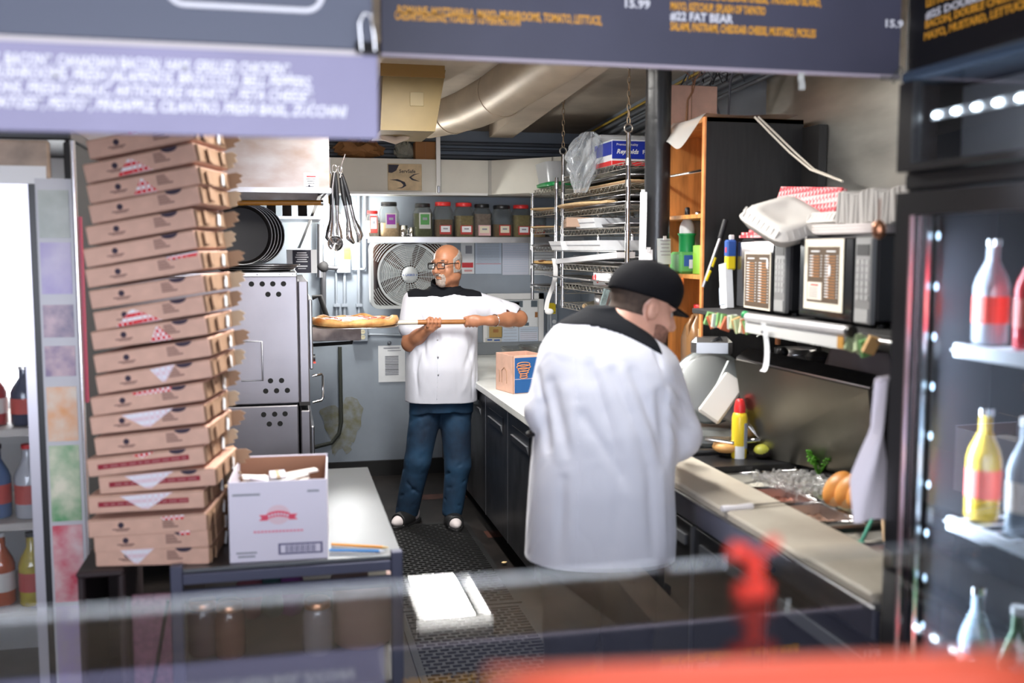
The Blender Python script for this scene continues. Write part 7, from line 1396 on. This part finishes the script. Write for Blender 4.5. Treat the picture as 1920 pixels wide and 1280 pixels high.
def wrinkle(V, amp, seed):
    rs = np.random.RandomState(seed); x, y, z = V.grid((slice(None),)*3); N = 0
    for k in range(7):
        d = rs.normal(size=3)*np.array([14, 14, 9]); N = N+np.sin(d[0]*x+d[1]*y+d[2]*z+rs.uniform(0, 6)).astype(np.float32)
    N2 = 0
    for k in range(6):
        d = rs.normal(size=3)*np.array([34, 30, 16]); N2 = N2+np.sin(d[0]*x+d[1]*y+d[2]*z+rs.uniform(0, 6)).astype(np.float32)
    V.F += (amp*(N*0.35+0.5*(1-np.abs(np.sin(N2*0.9)))*0.9)).astype(np.float32)
# ------------------------------------------------------------------ chef with the pizza
HP_Y = 5.78
man = person('grey haired man with glasses in white chef jacket and jeans holding a pizza peel', (0.94, 6.02, 0))
H = Head(pt(838, 497, 5.99), (-0.70, -0.70, -0.08), (0.02, 0.06, 1), 1.0)
neck_b = np.array([0.975, 6.05, 1.44])
sL = np.array([0.775, 6.02, 1.395]); eL = np.array([0.742, 5.95, 1.150]); wL = np.array([0.845, HP_Y+0.015, 1.258])
sR = np.array([1.145, 6.02, 1.385]); eR = np.array([1.415, 5.93, 1.290]); wR = np.array([1.205, HP_Y-0.015, 1.292])
poleA = pt(745, 605, HP_Y); poleB = pt(874, 603, HP_Y); pax = (poleB-poleA)/np.linalg.norm(poleB-poleA); e1 = np.array([0, -1.0, 0]); e2 = np.cross(pax, -e1); e2 = e2*np.sign(e2[2]); PR = 0.0145
V = Vol((0.55, 5.66, 0.02), (1.52, 6.28, 1.78), 0.0045)
add_head(V, H, neck_b, 0.064)
V.add(loft(smooth_rows([(0.80, 0.945, 6.03, 0.17, 0.12), (1.1, 0.95, 6.03, 0.17, 0.12), (1.34, 0.955, 6.03, 0.17, 0.10), (1.42, 0.965, 6.04, 0.12, 0.08)])), 0.03)
for a, b, w_, sg in ((sL, eL, wL, 1), (sR, eR, wR, -1)):
    V.add(cone(a, b, 0.055, 0.047), 0.03); V.add(cone(b, b*0.55+w_*0.45, 0.047, 0.042), 0.02); V.add(cone(b*0.6+w_*0.4, w_, 0.042, 0.029), 0.02)
kneeL = pt(783, 862, 6.02); ankL = pt(763, 958, 6.10); kneeR = pt(858, 872, 5.98); ankR = pt(848, 957, 5.99)
for hx, kn, an in ((0.865, kneeL, ankL), (1.025, kneeR, ankR)):
    V.add(cone((hx, 6.03, 0.80), kn, 0.075, 0.05), 0.03); V.add(cone(kn, an, 0.05, 0.035), 0.02)
    V.add(cone(an, (an[0], an[1]-0.02, 0.06), 0.035, 0.03), 0.02)
def around(s_, ph, r): c = poleA+pax*s_; a = math.radians(ph); return c+(math.cos(a)*e1+math.sin(a)*e2)*r
def finger(V, s0, s1, phs, rads, rr=PR):
    pts = [around(s0+(s1-s0)*k/(len(phs)-1), ph, rr+rads[k]) for k, ph in enumerate(phs)]
    for k in range(len(pts)-1): V.add(cone(pts[k], pts[k+1], rads[k], rads[k+1]), 0.0035)
# his right hand (left in the picture): palm beneath, fingers coming up over the front
sA = float((pt(812, 606, HP_Y)-poleA)@pax)
V.add(ell(around(sA-0.005, -115, 0.030), (0.043, 0.026, 0.020), [pax, e1, e2]), 0.012); V.add(cone(wL, around(sA-0.012, -110, 0.030), 0.028, 0.026), 0.02)
for k in range(4): finger(V, sA-0.034+0.0225*k, sA-0.028+0.0225*k, [-110, -55, 5, 60, 100-12*abs(k-1)], [0.0105, 0.0105, 0.0098, 0.0088, 0.0078])
finger(V, sA-0.042, sA-0.006, [-170, 160, 118, 85], [0.013, 0.012, 0.011, 0.009])
# his left hand (right in the picture): back of the hand to the camera, fingers under
sB = float((pt(886, 603, HP_Y)-poleA)@pax)
V.add(ell(around(sB+0.004, 15, 0.028), (0.046, 0.020, 0.036), [pax, e1, e2]), 0.012); V.add(cone(wR, around(sB+0.035, 15, 0.026), 0.028, 0.027), 0.02)
for k in range(4): finger(V, sB-0.036+0.021*k, sB-0.042+0.021*k, [25, -25, -75, -130, -175], [0.0115, 0.011, 0.010, 0.009, 0.0078])
finger(V, sB+0.03, sB-0.045, [60, 85, 105, 118], [0.014, 0.013, 0.011, 0.009])
V.build('body', skin1, man)
hairF = V.F.copy()
# hair, brows, goatee as thin shells over the head
Vh = Vol(H.c-0.17, H.c+0.17, 0.004); add_head(Vh, H, neck_b, 0.064)
x, y, z = Vh.grid((slice(None),)*3)
def loc3(x, y, z): 
    q = (x-H.c[0], y-H.c[1], z-H.c[2]); return [sum(q[i]*a[i] for i in range(3)) for a in (H.r, H.f, H.u)]
lr, lf, lu = loc3(x, y, z)
reg = np.maximum(np.maximum(lf-0.030, lu-0.088+0.55*np.maximum(lf+0.06, 0)), -(lu+0.045)-0.5*np.maximum(0, -lf-0.02))
ear = np.sqrt((np.abs(lr)-0.08)**2+(lf+0.008)**2+(lu)**2)-0.030
Vh.build('hair', greyhair, man, np.maximum(np.maximum(Vh.F-0.0045, reg), -ear).astype(np.float32))
gk = np.minimum(np.sqrt((lr/1.0)**2+((lf-0.09)/1.0)**2+((lu+0.112)/1.0)**2)-0.036, np.minimum(np.sqrt((lr/1.5)**2+((lf-0.11)/1.4)**2+((lu+0.051)/0.55)**2)-0.020, np.sqrt(((np.abs(lr)-0.030)/0.7)**2+((lf-0.09)/1.5)**2+((lu+0.075)/1.9)**2)-0.016))
lips = np.sqrt((lr/1.4)**2+((lf-0.10)/1.2)**2+((lu+0.066)/0.6)**2)-0.0165
Vh.build('goatee', mat('grey_beard', (0.36, 0.30, 0.26), 0.8, 0, 0.35, 80), man, np.maximum(np.maximum(Vh.F-0.0045, gk), -lips).astype(np.float32))
br = np.sqrt((np.abs(lr)-0.031)**2/4.2+((lf-0.085)/1.2)**2+((lu-0.0335)/0.6)**2)-0.0085
Vh.build('eyebrows', mat('dark_grey_brow', (0.10, 0.08, 0.07), 0.8), man, np.maximum(Vh.F-0.004, br).astype(np.float32))
def child_mesh(mb, name, m, par): o = mb.build(name, m, par); o.matrix_parent_inverse = par.matrix_basis.inverted(); return o
for s_ in (-1, 1):
    ey = child_mesh(MB().ball(H.p(s_*0.031, 0.0785, 0.008), 0.0118, 16, 10), 'eye', mat('eye_white', (0.48, 0.43, 0.40), 0.3), man)
    o = MB().ball(H.p(s_*0.031+0.001, 0.0868, 0.007), 0.0052, 12, 8).build('iris', mat('iris_brown', (0.05, 0.025, 0.015), 0.15), ey); o.matrix_parent_inverse = man.matrix_basis.inverted()
gmM = mat('glasses_black', (0.008, 0.008, 0.009), 0.25)
gl_ = MB()
for s_ in (-1, 1):
    lp2 = [H.p(s_*0.034+p[0], 0.112-0.10*abs(s_*0.034+p[0])**1.3, 0.006+p[1]) for p in rr_loop(0.027, 0.0175, 0.009, 4)]
    gl_.tube(lp2, 0.0031, n=6, closed=True); gl_.tube([H.p(s_*0.061, 0.103, 0.012), H.p(s_*0.078, 0.075, 0.014), H.p(s_*0.083, 0.0, 0.012), H.p(s_*0.080, -0.022, 0.0)], 0.0030, n=6)
gl_.tube([H.p(-0.008, 0.113, 0.010), H.p(0, 0.118, 0.013), H.p(0.008, 0.113, 0.010)], 0.0022, n=6)
gg = child_mesh(gl_, 'glasses_frame', gmM, man)
for s_ in (-1, 1):
    ln = MB(); pp = [H.p(s_*0.034+p[0]*0.95, 0.112-0.10*abs(s_*0.034+p[0])**1.3, 0.006+p[1]*0.95) for p in rr_loop(0.027, 0.0175, 0.009, 4)]
    ln.add(pp, [tuple(range(len(pp)))]); o = ln.build('lens', clear_mat('lens_clear', (1, 1, 1), 0.93, 0.02), gg); o.matrix_parent_inverse = man.matrix_basis.inverted()
# jacket
J = Vol((0.55, 5.66, 0.72), (1.52, 6.32, 1.58), 0.005)
rows = [(0.785, 0.945, 6.03, 0.222, 0.170), (0.88, 0.945, 6.02, 0.222, 0.180), (1.00, 0.945, 6.01, 0.220, 0.188), (1.15, 0.95, 6.01, 0.215, 0.185), (1.28, 0.955, 6.02, 0.212, 0.165), (1.37, 0.96, 6.03, 0.200, 0.142), (1.43, 0.965, 6.04, 0.165, 0.115), (1.465, 0.97, 6.045, 0.115, 0.092), (1.485, 0.972, 6.05, 0.088, 0.08)]
J.add(loft(smooth_rows(rows, 80), 0.0, 2.35), 0.01)
mL = sL+(eL-sL)*0.92; mR = sR+(eR-sR)*0.80
J.add(cone(sL+np.array([0.015, 0, 0.0]), sL+(eL-sL)*0.62, 0.080, 0.078), 0.04); J.add(cone(sR+np.array([-0.02, 0, 0.0]), mR, 0.082, 0.080), 0.05)
# open the sleeve ends
dL = (eL-sL)/np.linalg.norm(eL-sL); dR = (eR-sR)/np.linalg.norm(eR-sR)
x, y, z = J.grid((slice(None),)*3)
for c_, d_ in ((mR+dR*0.055, dR),):
    pl2 = (x-c_[0])*d_[0]+(y-c_[1])*d_[1]+(z-c_[2])*d_[2]; near = (np.sqrt((x-c_[0])**2+(y-c_[1])**2+(z-c_[2])**2) < 0.16)
    J.F = np.where(near & (pl2 > -0.02), np.maximum(J.F, pl2), J.F).astype(np.float32)
J.add(cone(mR, mR+dR*0.12, 0.062, 0.066), 0.006, 'd')
# deep folds: at the belly under the arms, at the elbows
for a, b, w2, am in (((790, 598), (800, 680), .016, .012), ((784, 575), (795, 618), .012, .010), ((800, 625), (778, 700), .018, .012), ((898, 612), (872, 690), .016, .012), ((905, 625), (893, 720), .014, .009), ((922, 572), (910, 640), .014, .010), ((880, 640), (885, 745), .012, .007), ((850, 625), (858, 740), .014, .006), ((780, 660), (785, 745), .014, .008), ((935, 575), (962, 588), .012, .008), ((870, 560), (895, 590), .014, .006), ((795, 560), (812, 585), .014, .006), ((940, 562), (955, 590), .010, .007)): vfold(J, a, b, 5.6, 6.2, w2, am)
for a, b, w2, am in (((807, 640), (790, 720), .016, -.008), ((890, 650), (868, 735), .016, -.008), ((778, 590), (783, 615), .014, -.008)): vfold(J, a, b, 5.6, 6.2, w2, am)
wrinkle(J, 0.0016, 5)
xx = x; 
yoke = np.maximum(1.452+0.10*np.maximum(0, 0.13-np.abs(x-0.97))*1.0-z-0.0*y, -(np.abs(x-0.97)-0.0))
yk = 1.424+0.16*np.maximum(0, 0.12-np.abs(x-0.967))-z-0.10*(y-6.0); yk = np.maximum(yk, np.abs(x-0.962)-0.225)
J.build('jacket', jackm, man)
J.build('shoulder_yoke', yokem, man, np.maximum(J.F-0.0035, yk).astype(np.float32))
def poly2(pts):
    d = None
    for (a, b) in zip(pts[:-1], pts[1:]):
        bx, bz = b[0]-a[0], b[2]-a[2]; t = np.clip(((x-a[0])*bx+(z-a[2])*bz)/(bx*bx+bz*bz), 0, 1); q = np.sqrt((x-a[0]-t*bx)**2+(z-a[2]-t*bz)**2); d = q if d is None else np.minimum(d, q)
    return d
band = poly2([pt(880, 530, 5.92), pt(868, 540, 5.90), pt(850, 547, 5.88), pt(830, 551, 5.87), pt(815, 549, 5.87)])
J.build('collar_band', yokem, man, np.maximum(np.maximum(J.F-0.005, band-0.021), y-6.02).astype(np.float32))
plk = poly2([pt(818, 560, 5.86), pt(820, 750, 5.84)])
J.build('placket', jackm, man, np.maximum(np.maximum(J.F-0.0028, np.abs(plk)-0.0035), y-6.0).astype(np.float32))
# standing collar
CN = Vol((0.85, 5.9, 1.42), (1.09, 6.2, 1.56), 0.004); nb = H.p(0, -0.03, -0.05); ctop = np.array([0.965, 6.035, 1.525]); cbot = np.array([0.972, 6.05, 1.44])
CN.add(cone(cbot, ctop, 0.086, 0.080), 0.004); x2, y2, z2 = CN.grid((slice(None),)*3)
rad = np.sqrt((x2-0.968)**2+(y2-6.042)**2); topc = z2-(1.515+0.35*(y2-6.04)); CN.F = np.maximum(CN.F, topc).astype(np.float32); CN.F = np.maximum(CN.F, -(rad-0.073)).astype(np.float32)
CN.build('collar', yokem, man)
for u, v in ((814, 550.5), (820, 637), (821, 669), (821.5, 702)): child_mesh(MB().ball(tuple(surf_pt(J, u, v, 5.6, 6.2)+np.array([0, -0.006, 0])), (0.0055, 0.004, 0.0055), 12, 8), 'snap_button', CHROME if v < 600 else STEEL_D, man)
# bracelet and jeans, sandals
c = wR+(eR-wR)*0.12; d_ = (eR-wR)/np.linalg.norm(eR-wR); q1 = np.cross(d_, [0, 0, 1]); q1 /= np.linalg.norm(q1); q2 = np.cross(d_, q1)
child_mesh(MB().tube([tuple(c+0.035*(q1*math.cos(a)+q2*math.sin(a))) for a in [2*PI*k/20 for k in range(20)]], 0.0035, n=6, closed=True), 'bracelet', CHROME, man)
T = Vol((0.6, 5.75, 0.03), (1.25, 6.3, 0.95), 0.006)
T.add(loft(smooth_rows([(0.72, 0.945, 6.03, 0.188, 0.135), (0.80, 0.945, 6.03, 0.19, 0.14), (0.90, 0.945, 6.03, 0.185, 0.135)])), 0.02)
T.add(cone((0.855, 6.03, 0.76), kneeL, 0.105, 0.080), 0.03); T.add(cone(kneeL, ankL, 0.080, 0.071), 0.02); T.add(cone((1.03, 6.03, 0.76), kneeR, 0.105, 0.080), 0.03); T.add(cone(kneeR, ankR, 0.080, 0.064), 0.02)
zz_ = T.grid((slice(None),)*3)[2]; xj = T.grid((slice(None),)*3)[0]
hem = np.where(xj < 0.86, ankL[2]-0.028, ankR[2]-0.025); T.F = np.maximum(T.F, hem-zz_).astype(np.float32)
for a, b, w2, am in (((757, 880), (790, 858), .012, .012), ((765, 905), (785, 925), .012, .010), ((752, 930), (778, 915), .012, .010), ((745, 950), (775, 945), .010, .009), ((838, 890), (865, 868), .012, .011), ((842, 915), (872, 900), .012, .010), ((835, 935), (862, 948), .010, .010), ((770, 790), (812, 770), .016, .009), ((765, 820), (800, 800), .014, .007), ((850, 775), (885, 790), .016, .008), ((768, 862), (795, 842), .012, -.008), ((845, 880), (875, 855), .012, -.008), ((750, 915), (770, 900), .012, -.008)): vfold(T, a, b, 5.6, 6.4, w2, am)
wrinkle(T, 0.0022, 9)
T.build('jeans', jean_m, man)
def sandal(pos, ang, sock):
    cs, sn = math.cos(ang), math.sin(ang); S = Vol((-0.10, -0.20, 0.0), (0.10, 0.14, 0.16), 0.004)
    S.add(ell((0, -0.05, 0.045), (0.045, 0.12, 0.042)), 0.02); S.add(ell((0, 0.05, 0.06), (0.036, 0.05, 0.055)), 0.02); S.F = np.maximum(S.F, 0.02-S.grid((slice(None),)*3)[2]).astype(np.float32)
    M4 = Matrix.Translation(pos) @ Matrix.Rotation(ang, 4, 'Z')
    o = S.build('sock', mat('white_sock', (0.75, 0.68, 0.68), 0.8), None); o.data.transform(M4); o.parent = man; o.matrix_parent_inverse = man.matrix_basis.inverted()
    x3, y3, z3 = S.grid((slice(None),)*3); st2 = np.maximum(S.F-0.012, np.maximum(y3-0.0, -(y3+0.115+0.4*np.maximum(0, 0.06-z3)*0)))
    o = S.build('shoe', mat('black_slide_rubber', (0.012, 0.012, 0.013), 0.5), None, np.minimum(st2, np.maximum(np.sqrt((x3/0.055)**2+((y3+0.03)/0.148)**2)-1, np.maximum(z3-0.026, 0.003-z3))*1.0).astype(np.float32)); o.data.transform(M4); o.parent = man; o.matrix_parent_inverse = man.matrix_basis.inverted()
    child_mesh(MB().ball(tuple(M4 @ Vector((-0.012, -0.085, 0.082))), (0.004, 0.012, 0.004), 8, 6), 'shoe_mark', WHITE, man)
sandal(Vector((ankR[0], ankR[1]-0.005, 0.001)), 0.0, True); sandal(Vector((ankL[0]+0.01, ankL[1]-0.01, 0.001)), math.radians(-42), True)
# ------------------------------------------------------------------ pizza peel and pizza
peel = thing('pizza_peel', 'pizza peel with brown wooden shaft and pale ferrule held by the chef', 'pizza peel', tuple(poleA)); pA = Vector(poleA)
xs = pt(783, 604, HP_Y)
child_mesh(MB().cyl(tuple(xs), tuple(poleB+pax*0.01), PR, n=16), 'shaft', mat('peel_shaft_wood', (0.33, 0.13, 0.035), 0.4, 0, 0.25, 10), peel); child_mesh(MB().cyl(tuple(poleA-pax*0.03), tuple(xs), PR*0.95, n=16), 'ferrule', mat('pale_ferrule', (0.62, 0.56, 0.46), 0.4), peel)
pc_ = pt(665, 607, HP_Y); zp = float(poleA[2])-0.008
child_mesh(MB().lathe((pc_[0], HP_Y, zp-0.004), [(0.24, 0), (0.245, 0.002), (0.24, 0.004)], 40, sq=3), 'blade', STEEL, peel)
pz = thing('pizza', 'large baked pizza with blistered crust resting on the peel', 'pizza', (float(pc_[0]), HP_Y, zp+0.002))
def crf(r, a): return 0.006*math.sin(5*a)+0.005*math.sin(11*a+1)+0.003*math.sin(23*a)
ring = []; prof = [(0.225, 0.0), (0.247, 0.008), (0.253, 0.022), (0.243, 0.040), (0.222, 0.042), (0.205, 0.030), (0.198, 0.018)]
b = MB(); n = 72; vs = []
for (r, z_) in prof:
    for k in range(n):
        a = 2*PI*k/n; rr2 = r+crf(r, a)*0.6; vs.append(Vector((rr2*math.cos(a), rr2*math.sin(a), z_*(1+0.14*math.sin(5*a+1.3)+0.12*math.sin(11*a)) if z_ > 0.01 else z_)))
b.add(vs, [(i*n+k, i*n+(k+1) % n, (i+1)*n+(k+1) % n, (i+1)*n+k) for i in range(len(prof)-1) for k in range(n)], True); b.build('crust', mat('pizza_crust', (0.72, 0.42, 0.15), 0.6, 0, 0.5, 14, 0.2, 40, col2=(0.35, 0.11, 0.02)), pz)
b = MB(); b.lathe((0, 0, 0), [(0.22, 0.001), (0.215, 0.026), (0.15, 0.036), (0.002, 0.039)], 40); b.build('cheese', mat('pizza_cheese', (0.82, 0.72, 0.58), 0.45, 0, 0.5, 22, 0.3, 30, col2=(0.66, 0.22, 0.08)), pz)
random.seed(6)
for k in range(26):
    a = random.uniform(0, 2*PI); r = 0.19*math.sqrt(random.random()); MB().lathe((r*math.cos(a), r*math.sin(a), 0.034+0.006*(1-r/0.2)), [(0.019, 0), (0.020, 0.004), (0.015, 0.005)], 14).build('pepperoni' if k % 3 else 'mushroom_slice', mat('pepperoni', (0.48, 0.07, 0.03), 0.4) if k % 3 else mat('mushroom', (0.72, 0.66, 0.58), 0.6), pz)
# ------------------------------------------------------------------ cook in the black cap, back to the camera
YC = 3.10
cook = person('man in black cap and white chef jacket with black yoke seen from behind', tuple(Vector((0.98, 3.1, 0))))
def row2(v, ul, ur, ry, dy=0.0, Y=YC):
    a = pt(ul, v, Y); b = pt(ur, v, Y); c = (a+b)/2; return (float(c[2]), float(c[0]), Y+dy, float(np.linalg.norm(b-a))/2*1.02, ry)
R2 = [row2(1062, 990, 1254, .185), row2(1000, 993, 1256, .19), row2(900, 999, 1252, .20), row2(800, 1008, 1258, .195), row2(720, 1012, 1262, .18, .01), row2(680, 1020, 1258, .165, .02), row2(652, 1028, 1245, .15, .03), row2(625, 1042, 1215, .125, .04), row2(605, 1062, 1193, .105, .05), row2(590, 1090, 1175, .08, .06), row2(578, 1118, 1162, .055, .07)]
YW = math.radians(-14)
hc = pt(1205, 579, YC+0.06); H2 = Head(hc, (0.95, 0.16, -0.30), (0.30, 0.05, 1), 1.12)
s2L = pt(1062, 672, YC+0.02); e2L = pt(1026, 768, YC+0.02); s2R = pt(1228, 700, YC+0.02); e2R = pt(1270, 815, YC-0.02); w2R = np.array([1.33, 3.40, 1.08]); w2L = np.array([0.98, 3.40, 1.16])
B2 = Vol((0.60, 2.80, 0.03), (1.62, 3.52, 1.76), 0.006); nb2 = pt(1150, 625, YC+0.06)
add_head(B2, H2, nb2, 0.068); B2.add(H2.e((0, -0.06, -0.06), (0.06, 0.04, 0.05)), 0.03)
B2.add(loft(smooth_rows([(r[0], r[1], r[2], max(0.03, r[3]-0.05), max(0.03, r[4]-0.05)) for r in R2[1:-4]]), YW), 0.03)
B2.add(cone(pt(1140, 650, YC+0.04), nb2, 0.09, 0.072), 0.04)
for a, b, w_ in ((s2L, e2L, w2L), (s2R, e2R, w2R)): B2.add(cone(a, b, 0.058, 0.05), 0.03); B2.add(cone(b, w_, 0.048, 0.032), 0.02)
for wv, dv in ((w2R, np.array([0.8, 0.6, -0.1])), (w2L, np.array([0.75, 0.5, -0.35]))): # relaxed working hands
    dv = dv/np.linalg.norm(dv); sv = np.cross(dv, [0, 0, 1]); sv /= np.linalg.norm(sv); B2.add(ell(wv+dv*0.05, (0.05, 0.04, 0.02), [dv, sv, np.cross(dv, sv)]), 0.015)
    for k in range(4):
        base = wv+dv*0.085+sv*(-0.030+0.020*k); p1 = base+dv*0.032+np.array([0, 0, -0.008]); p2 = p1+dv*0.02+np.array([0, 0, -0.02]); p3 = p2+np.array([0, 0, -0.018]); B2.add(cone(base, p1, 0.0105, 0.010), 0.004); B2.add(cone(p1, p2, 0.010, 0.009), 0.003); B2.add(cone(p2, p3, 0.009, 0.008), 0.003)
    tb0 = wv+dv*0.03-sv*0.035; B2.add(cone(tb0, tb0+dv*0.04-sv*0.02+np.array([0, 0, -0.012]), 0.013, 0.010), 0.008)
hipc = np.array([R2[0][1], YC+0.01, 0.80])
for sx in (-1, 1): B2.add(cone(hipc+np.array([0.085*sx, 0.0, 0.02]), (hipc[0]+0.10*sx, YC, 0.45), 0.075, 0.05), 0.03); B2.add(cone((hipc[0]+0.10*sx, YC, 0.45), (hipc[0]+0.11*sx, YC+0.01, 0.08), 0.05, 0.035), 0.02)
B2.build('body', skin2, cook)
# hair at the nape, beard
V2 = Vol(H2.c-0.20, H2.c+0.20, 0.005); add_head(V2, H2, nb2, 0.068); V2.add(H2.e((0, -0.06, -0.06), (0.06, 0.04, 0.05)), 0.03); x, y, z = V2.grid((slice(None),)*3); q = (x-H2.c[0], y-H2.c[1], z-H2.c[2]); lr, lf, lu = [sum(q[i]*a[i] for i in range(3)) for a in (H2.r, H2.f, H2.u)]
ear = np.sqrt((np.abs(lr)-0.088)**2+(lf+0.006)**2+(lu)**2)-0.040
V2.build('hair', mat('short_dark_hair', (0.055, 0.035, 0.025), 0.8, 0, 0.3, 60), cook, np.maximum(np.maximum(V2.F-0.004, np.maximum(lf+0.012, -(lu+0.028))), np.maximum(-ear, lu-0.05)).astype(np.float32))
V2.build('beard', mat('stubble_brown', (0.24, 0.115, 0.08), 0.8, 0, 0.3, 90), cook, np.maximum(np.maximum(V2.F-0.003, np.maximum(lu+0.050-0.012*np.sin(lf*40), 0.02-lf)), np.maximum(-(lf*0+lu+0.15), -(np.sqrt(lr**2+(lf-0.105)**2*0.6+((lu+0.066)*1.6)**2)-0.026))).astype(np.float32))
br = np.sqrt((np.abs(lr)-0.031)**2/4.2+((lf-0.085)/1.2)**2+((lu-0.0335)/0.6)**2)-0.0085; V2.build('eyebrows', darkhair, cook, np.maximum(V2.F-0.004, br).astype(np.float32))
for s_ in (-1, 1):
    ey = child_mesh(MB().ball(H2.p(s_*0.031, 0.0765, 0.006), 0.0118, 16, 10), 'eye', mat('eye_white', (0.48, 0.43, 0.40), 0.3), cook); o = MB().ball(H2.p(s_*0.031, 0.0845, 0.002), 0.0052, 12, 8).build('iris', mat('iris_brown', (0.05, 0.025, 0.015), 0.15), ey); o.matrix_parent_inverse = cook.matrix_basis.inverted()
# cap
cpm = mat('black_cap_fabric', (0.006, 0.006, 0.008), 0.9, 0, 0, 8, 0.06, 150, spec=0.15)
Kp = Vol(H2.c-0.24, H2.c+0.24, 0.005); x, y, z = Kp.grid((slice(None),)*3); q = (x-H2.c[0], y-H2.c[1], z-H2.c[2]); lr, lf, lu = [sum(q[i]*a[i] for i in range(3)) for a in (H2.r, H2.f, H2.u)]
Kp.add(H2.e((0, -0.010, 0.048), (0.094, 0.116, 0.098)), 0.01); Kp.add(H2.e((0, 0.03, 0.075), (0.086, 0.075, 0.068)), 0.02); cut = 0.036-lu; Kp.F = np.maximum(Kp.F, cut).astype(np.float32)
brim = np.maximum(np.sqrt((lr/0.082)**2+((lf-0.085)/0.088)**2)-1, 0)*0.08; bz = np.abs(lu-(0.042-0.5*(lf-0.08)*0.5-2.2*lr*lr))-0.004; bd_ = np.maximum((np.sqrt((lr/0.084)**2+((lf-0.085)/0.085)**2)-1)*0.08, np.maximum(bz, 0.04-lf))
cap = Kp.build('cap', cpm, cook); o = Kp.build('cap_brim', cpm, cook, bd_.astype(np.float32))
child_mesh(MB().ball(tuple(H2.p(0, -0.008, 0.147)), (0.008, 0.008, 0.005), 12, 8), 'cap_button', cpm, cook)
# jacket of the cook
J2 = Vol((0.58, 2.78, 0.70), (1.55, 3.50, 1.60), 0.0055); J2.add(loft(smooth_rows(R2, 90), YW, 2.4), 0.01)
J2.add(cone(s2L, e2L, 0.084, 0.070), 0.045); J2.add(cone(e2L, e2L*0.55+w2L*0.45, 0.076, 0.068), 0.02); J2.add(cone(s2R, e2R, 0.088, 0.078), 0.045); J2.add(cone(e2R, e2R*0.45+w2R*0.55, 0.078, 0.066), 0.02)
for a, b, w2, am in (((1108, 690), (1160, 860), .022, .014), ((1150, 700), (1215, 870), .022, .014), ((1185, 700), (1240, 860), .024, .016), ((1095, 780), (1170, 900), .020, .010), ((1035, 720), (1070, 860), .022, .012), ((1015, 760), (1030, 850), .018, .016), ((1238, 740), (1248, 860), .020, .020), ((1058, 900), (1050, 1040), .020, .009), ((1215, 880), (1225, 1040), .018, .010), ((1160, 880), (1150, 1040), .024, .006), ((1262, 760), (1300, 800), .016, .009), ((1258, 790), (1290, 840), .016, .009), ((1255, 720), (1285, 745), .016, .007), ((1230, 660), (1248, 760), .012, .010), ((1010, 700), (1025, 770), .014, .008)): vfold(J2, a, b, 2.6, 3.5, w2, am)
for a, b, w2, am in (((1130, 690), (1185, 860), .022, -.010), ((1168, 700), (1228, 862), .020, -.010), ((1075, 760), (1075, 1040), .016, -.006), ((1240, 890), (1245, 1040), .014, -.006)): vfold(J2, a, b, 2.6, 3.5, w2, am)
wrinkle(J2, 0.0022, 12)
# vent at the right hem
x, y, z = J2.grid((slice(None),)*3); vt = pt(1236, 1045, 2.98); J2.add(cone((vt[0], vt[1]-0.1, vt[2]-0.06), (vt[0]+0.006, vt[1]-0.06, vt[2]+0.03), 0.010, 0.002), 0.003, 'd')
hz = R2[0][0]; J2.F = np.maximum(J2.F, (hz+0.012+0.09*np.maximum(0, 0.86-x)+0.0*y)-z).astype(np.float32)
J2.build('jacket', jackm, cook)
a_ = pt(1046, 606, 2.98); b_ = pt(1238, 664, 2.98); sl_ = (b_[2]-a_[2])/(b_[0]-a_[0])
bow = a_[2]+sl_*(x-a_[0])+0.030*np.sin(np.clip((x-a_[0])/(b_[0]-a_[0]), 0, 1)*PI); yk2 = bow-0.10*np.maximum(0, y-3.0)-z; yk2 = np.maximum(yk2, x-(b_[0]+0.012))
J2.build('shoulder_yoke', yokem, cook, np.maximum(J2.F-0.003, yk2).astype(np.float32))
sm2 = np.maximum(J2.F-0.0022, np.maximum(np.abs(x-(pt(1092, 800, 2.9)[0]-0.012*(1.2-z)))-0.0028, np.maximum(y-3.02, z-bow+0.004))); J2.build('back_seam', jackm, cook, sm2.astype(np.float32))
child_mesh(MB().tube([tuple(e2L+np.array([-0.01, 0.0, -0.065])+0.055*np.array([math.cos(a), 0.6*math.sin(a), 0.25*math.cos(a)])) for a in [2*PI*k/20 for k in range(20)]], 0.007, n=6, closed=True), 'wrist_strap', BLACK, cook)
P2 = Vol((0.62, 2.80, 0.03), (1.36, 3.4, 0.92), 0.008); P2.add(loft(smooth_rows([(0.68, hipc[0], YC, 0.215, 0.172), (0.88, hipc[0], YC, 0.213, 0.170)])), 0.02)
for sx in (-1, 1): P2.add(cone((hipc[0]+0.095*sx, YC, 0.74), (hipc[0]+0.10*sx, YC, 0.45), 0.112, 0.09), 0.03); P2.add(cone((hipc[0]+0.10*sx, YC, 0.45), (hipc[0]+0.11*sx, YC+0.01, 0.10), 0.09, 0.075), 0.02)
P2.build('trousers', mat('black_trousers', (0.010, 0.010, 0.014), 0.8), cook)
for sx in (-1, 1): child_mesh(MB().ball((hipc[0]+0.115*sx, YC+0.06, 0.046), (0.052, 0.14, 0.045), 18, 10), 'shoe', BLACK, cook)
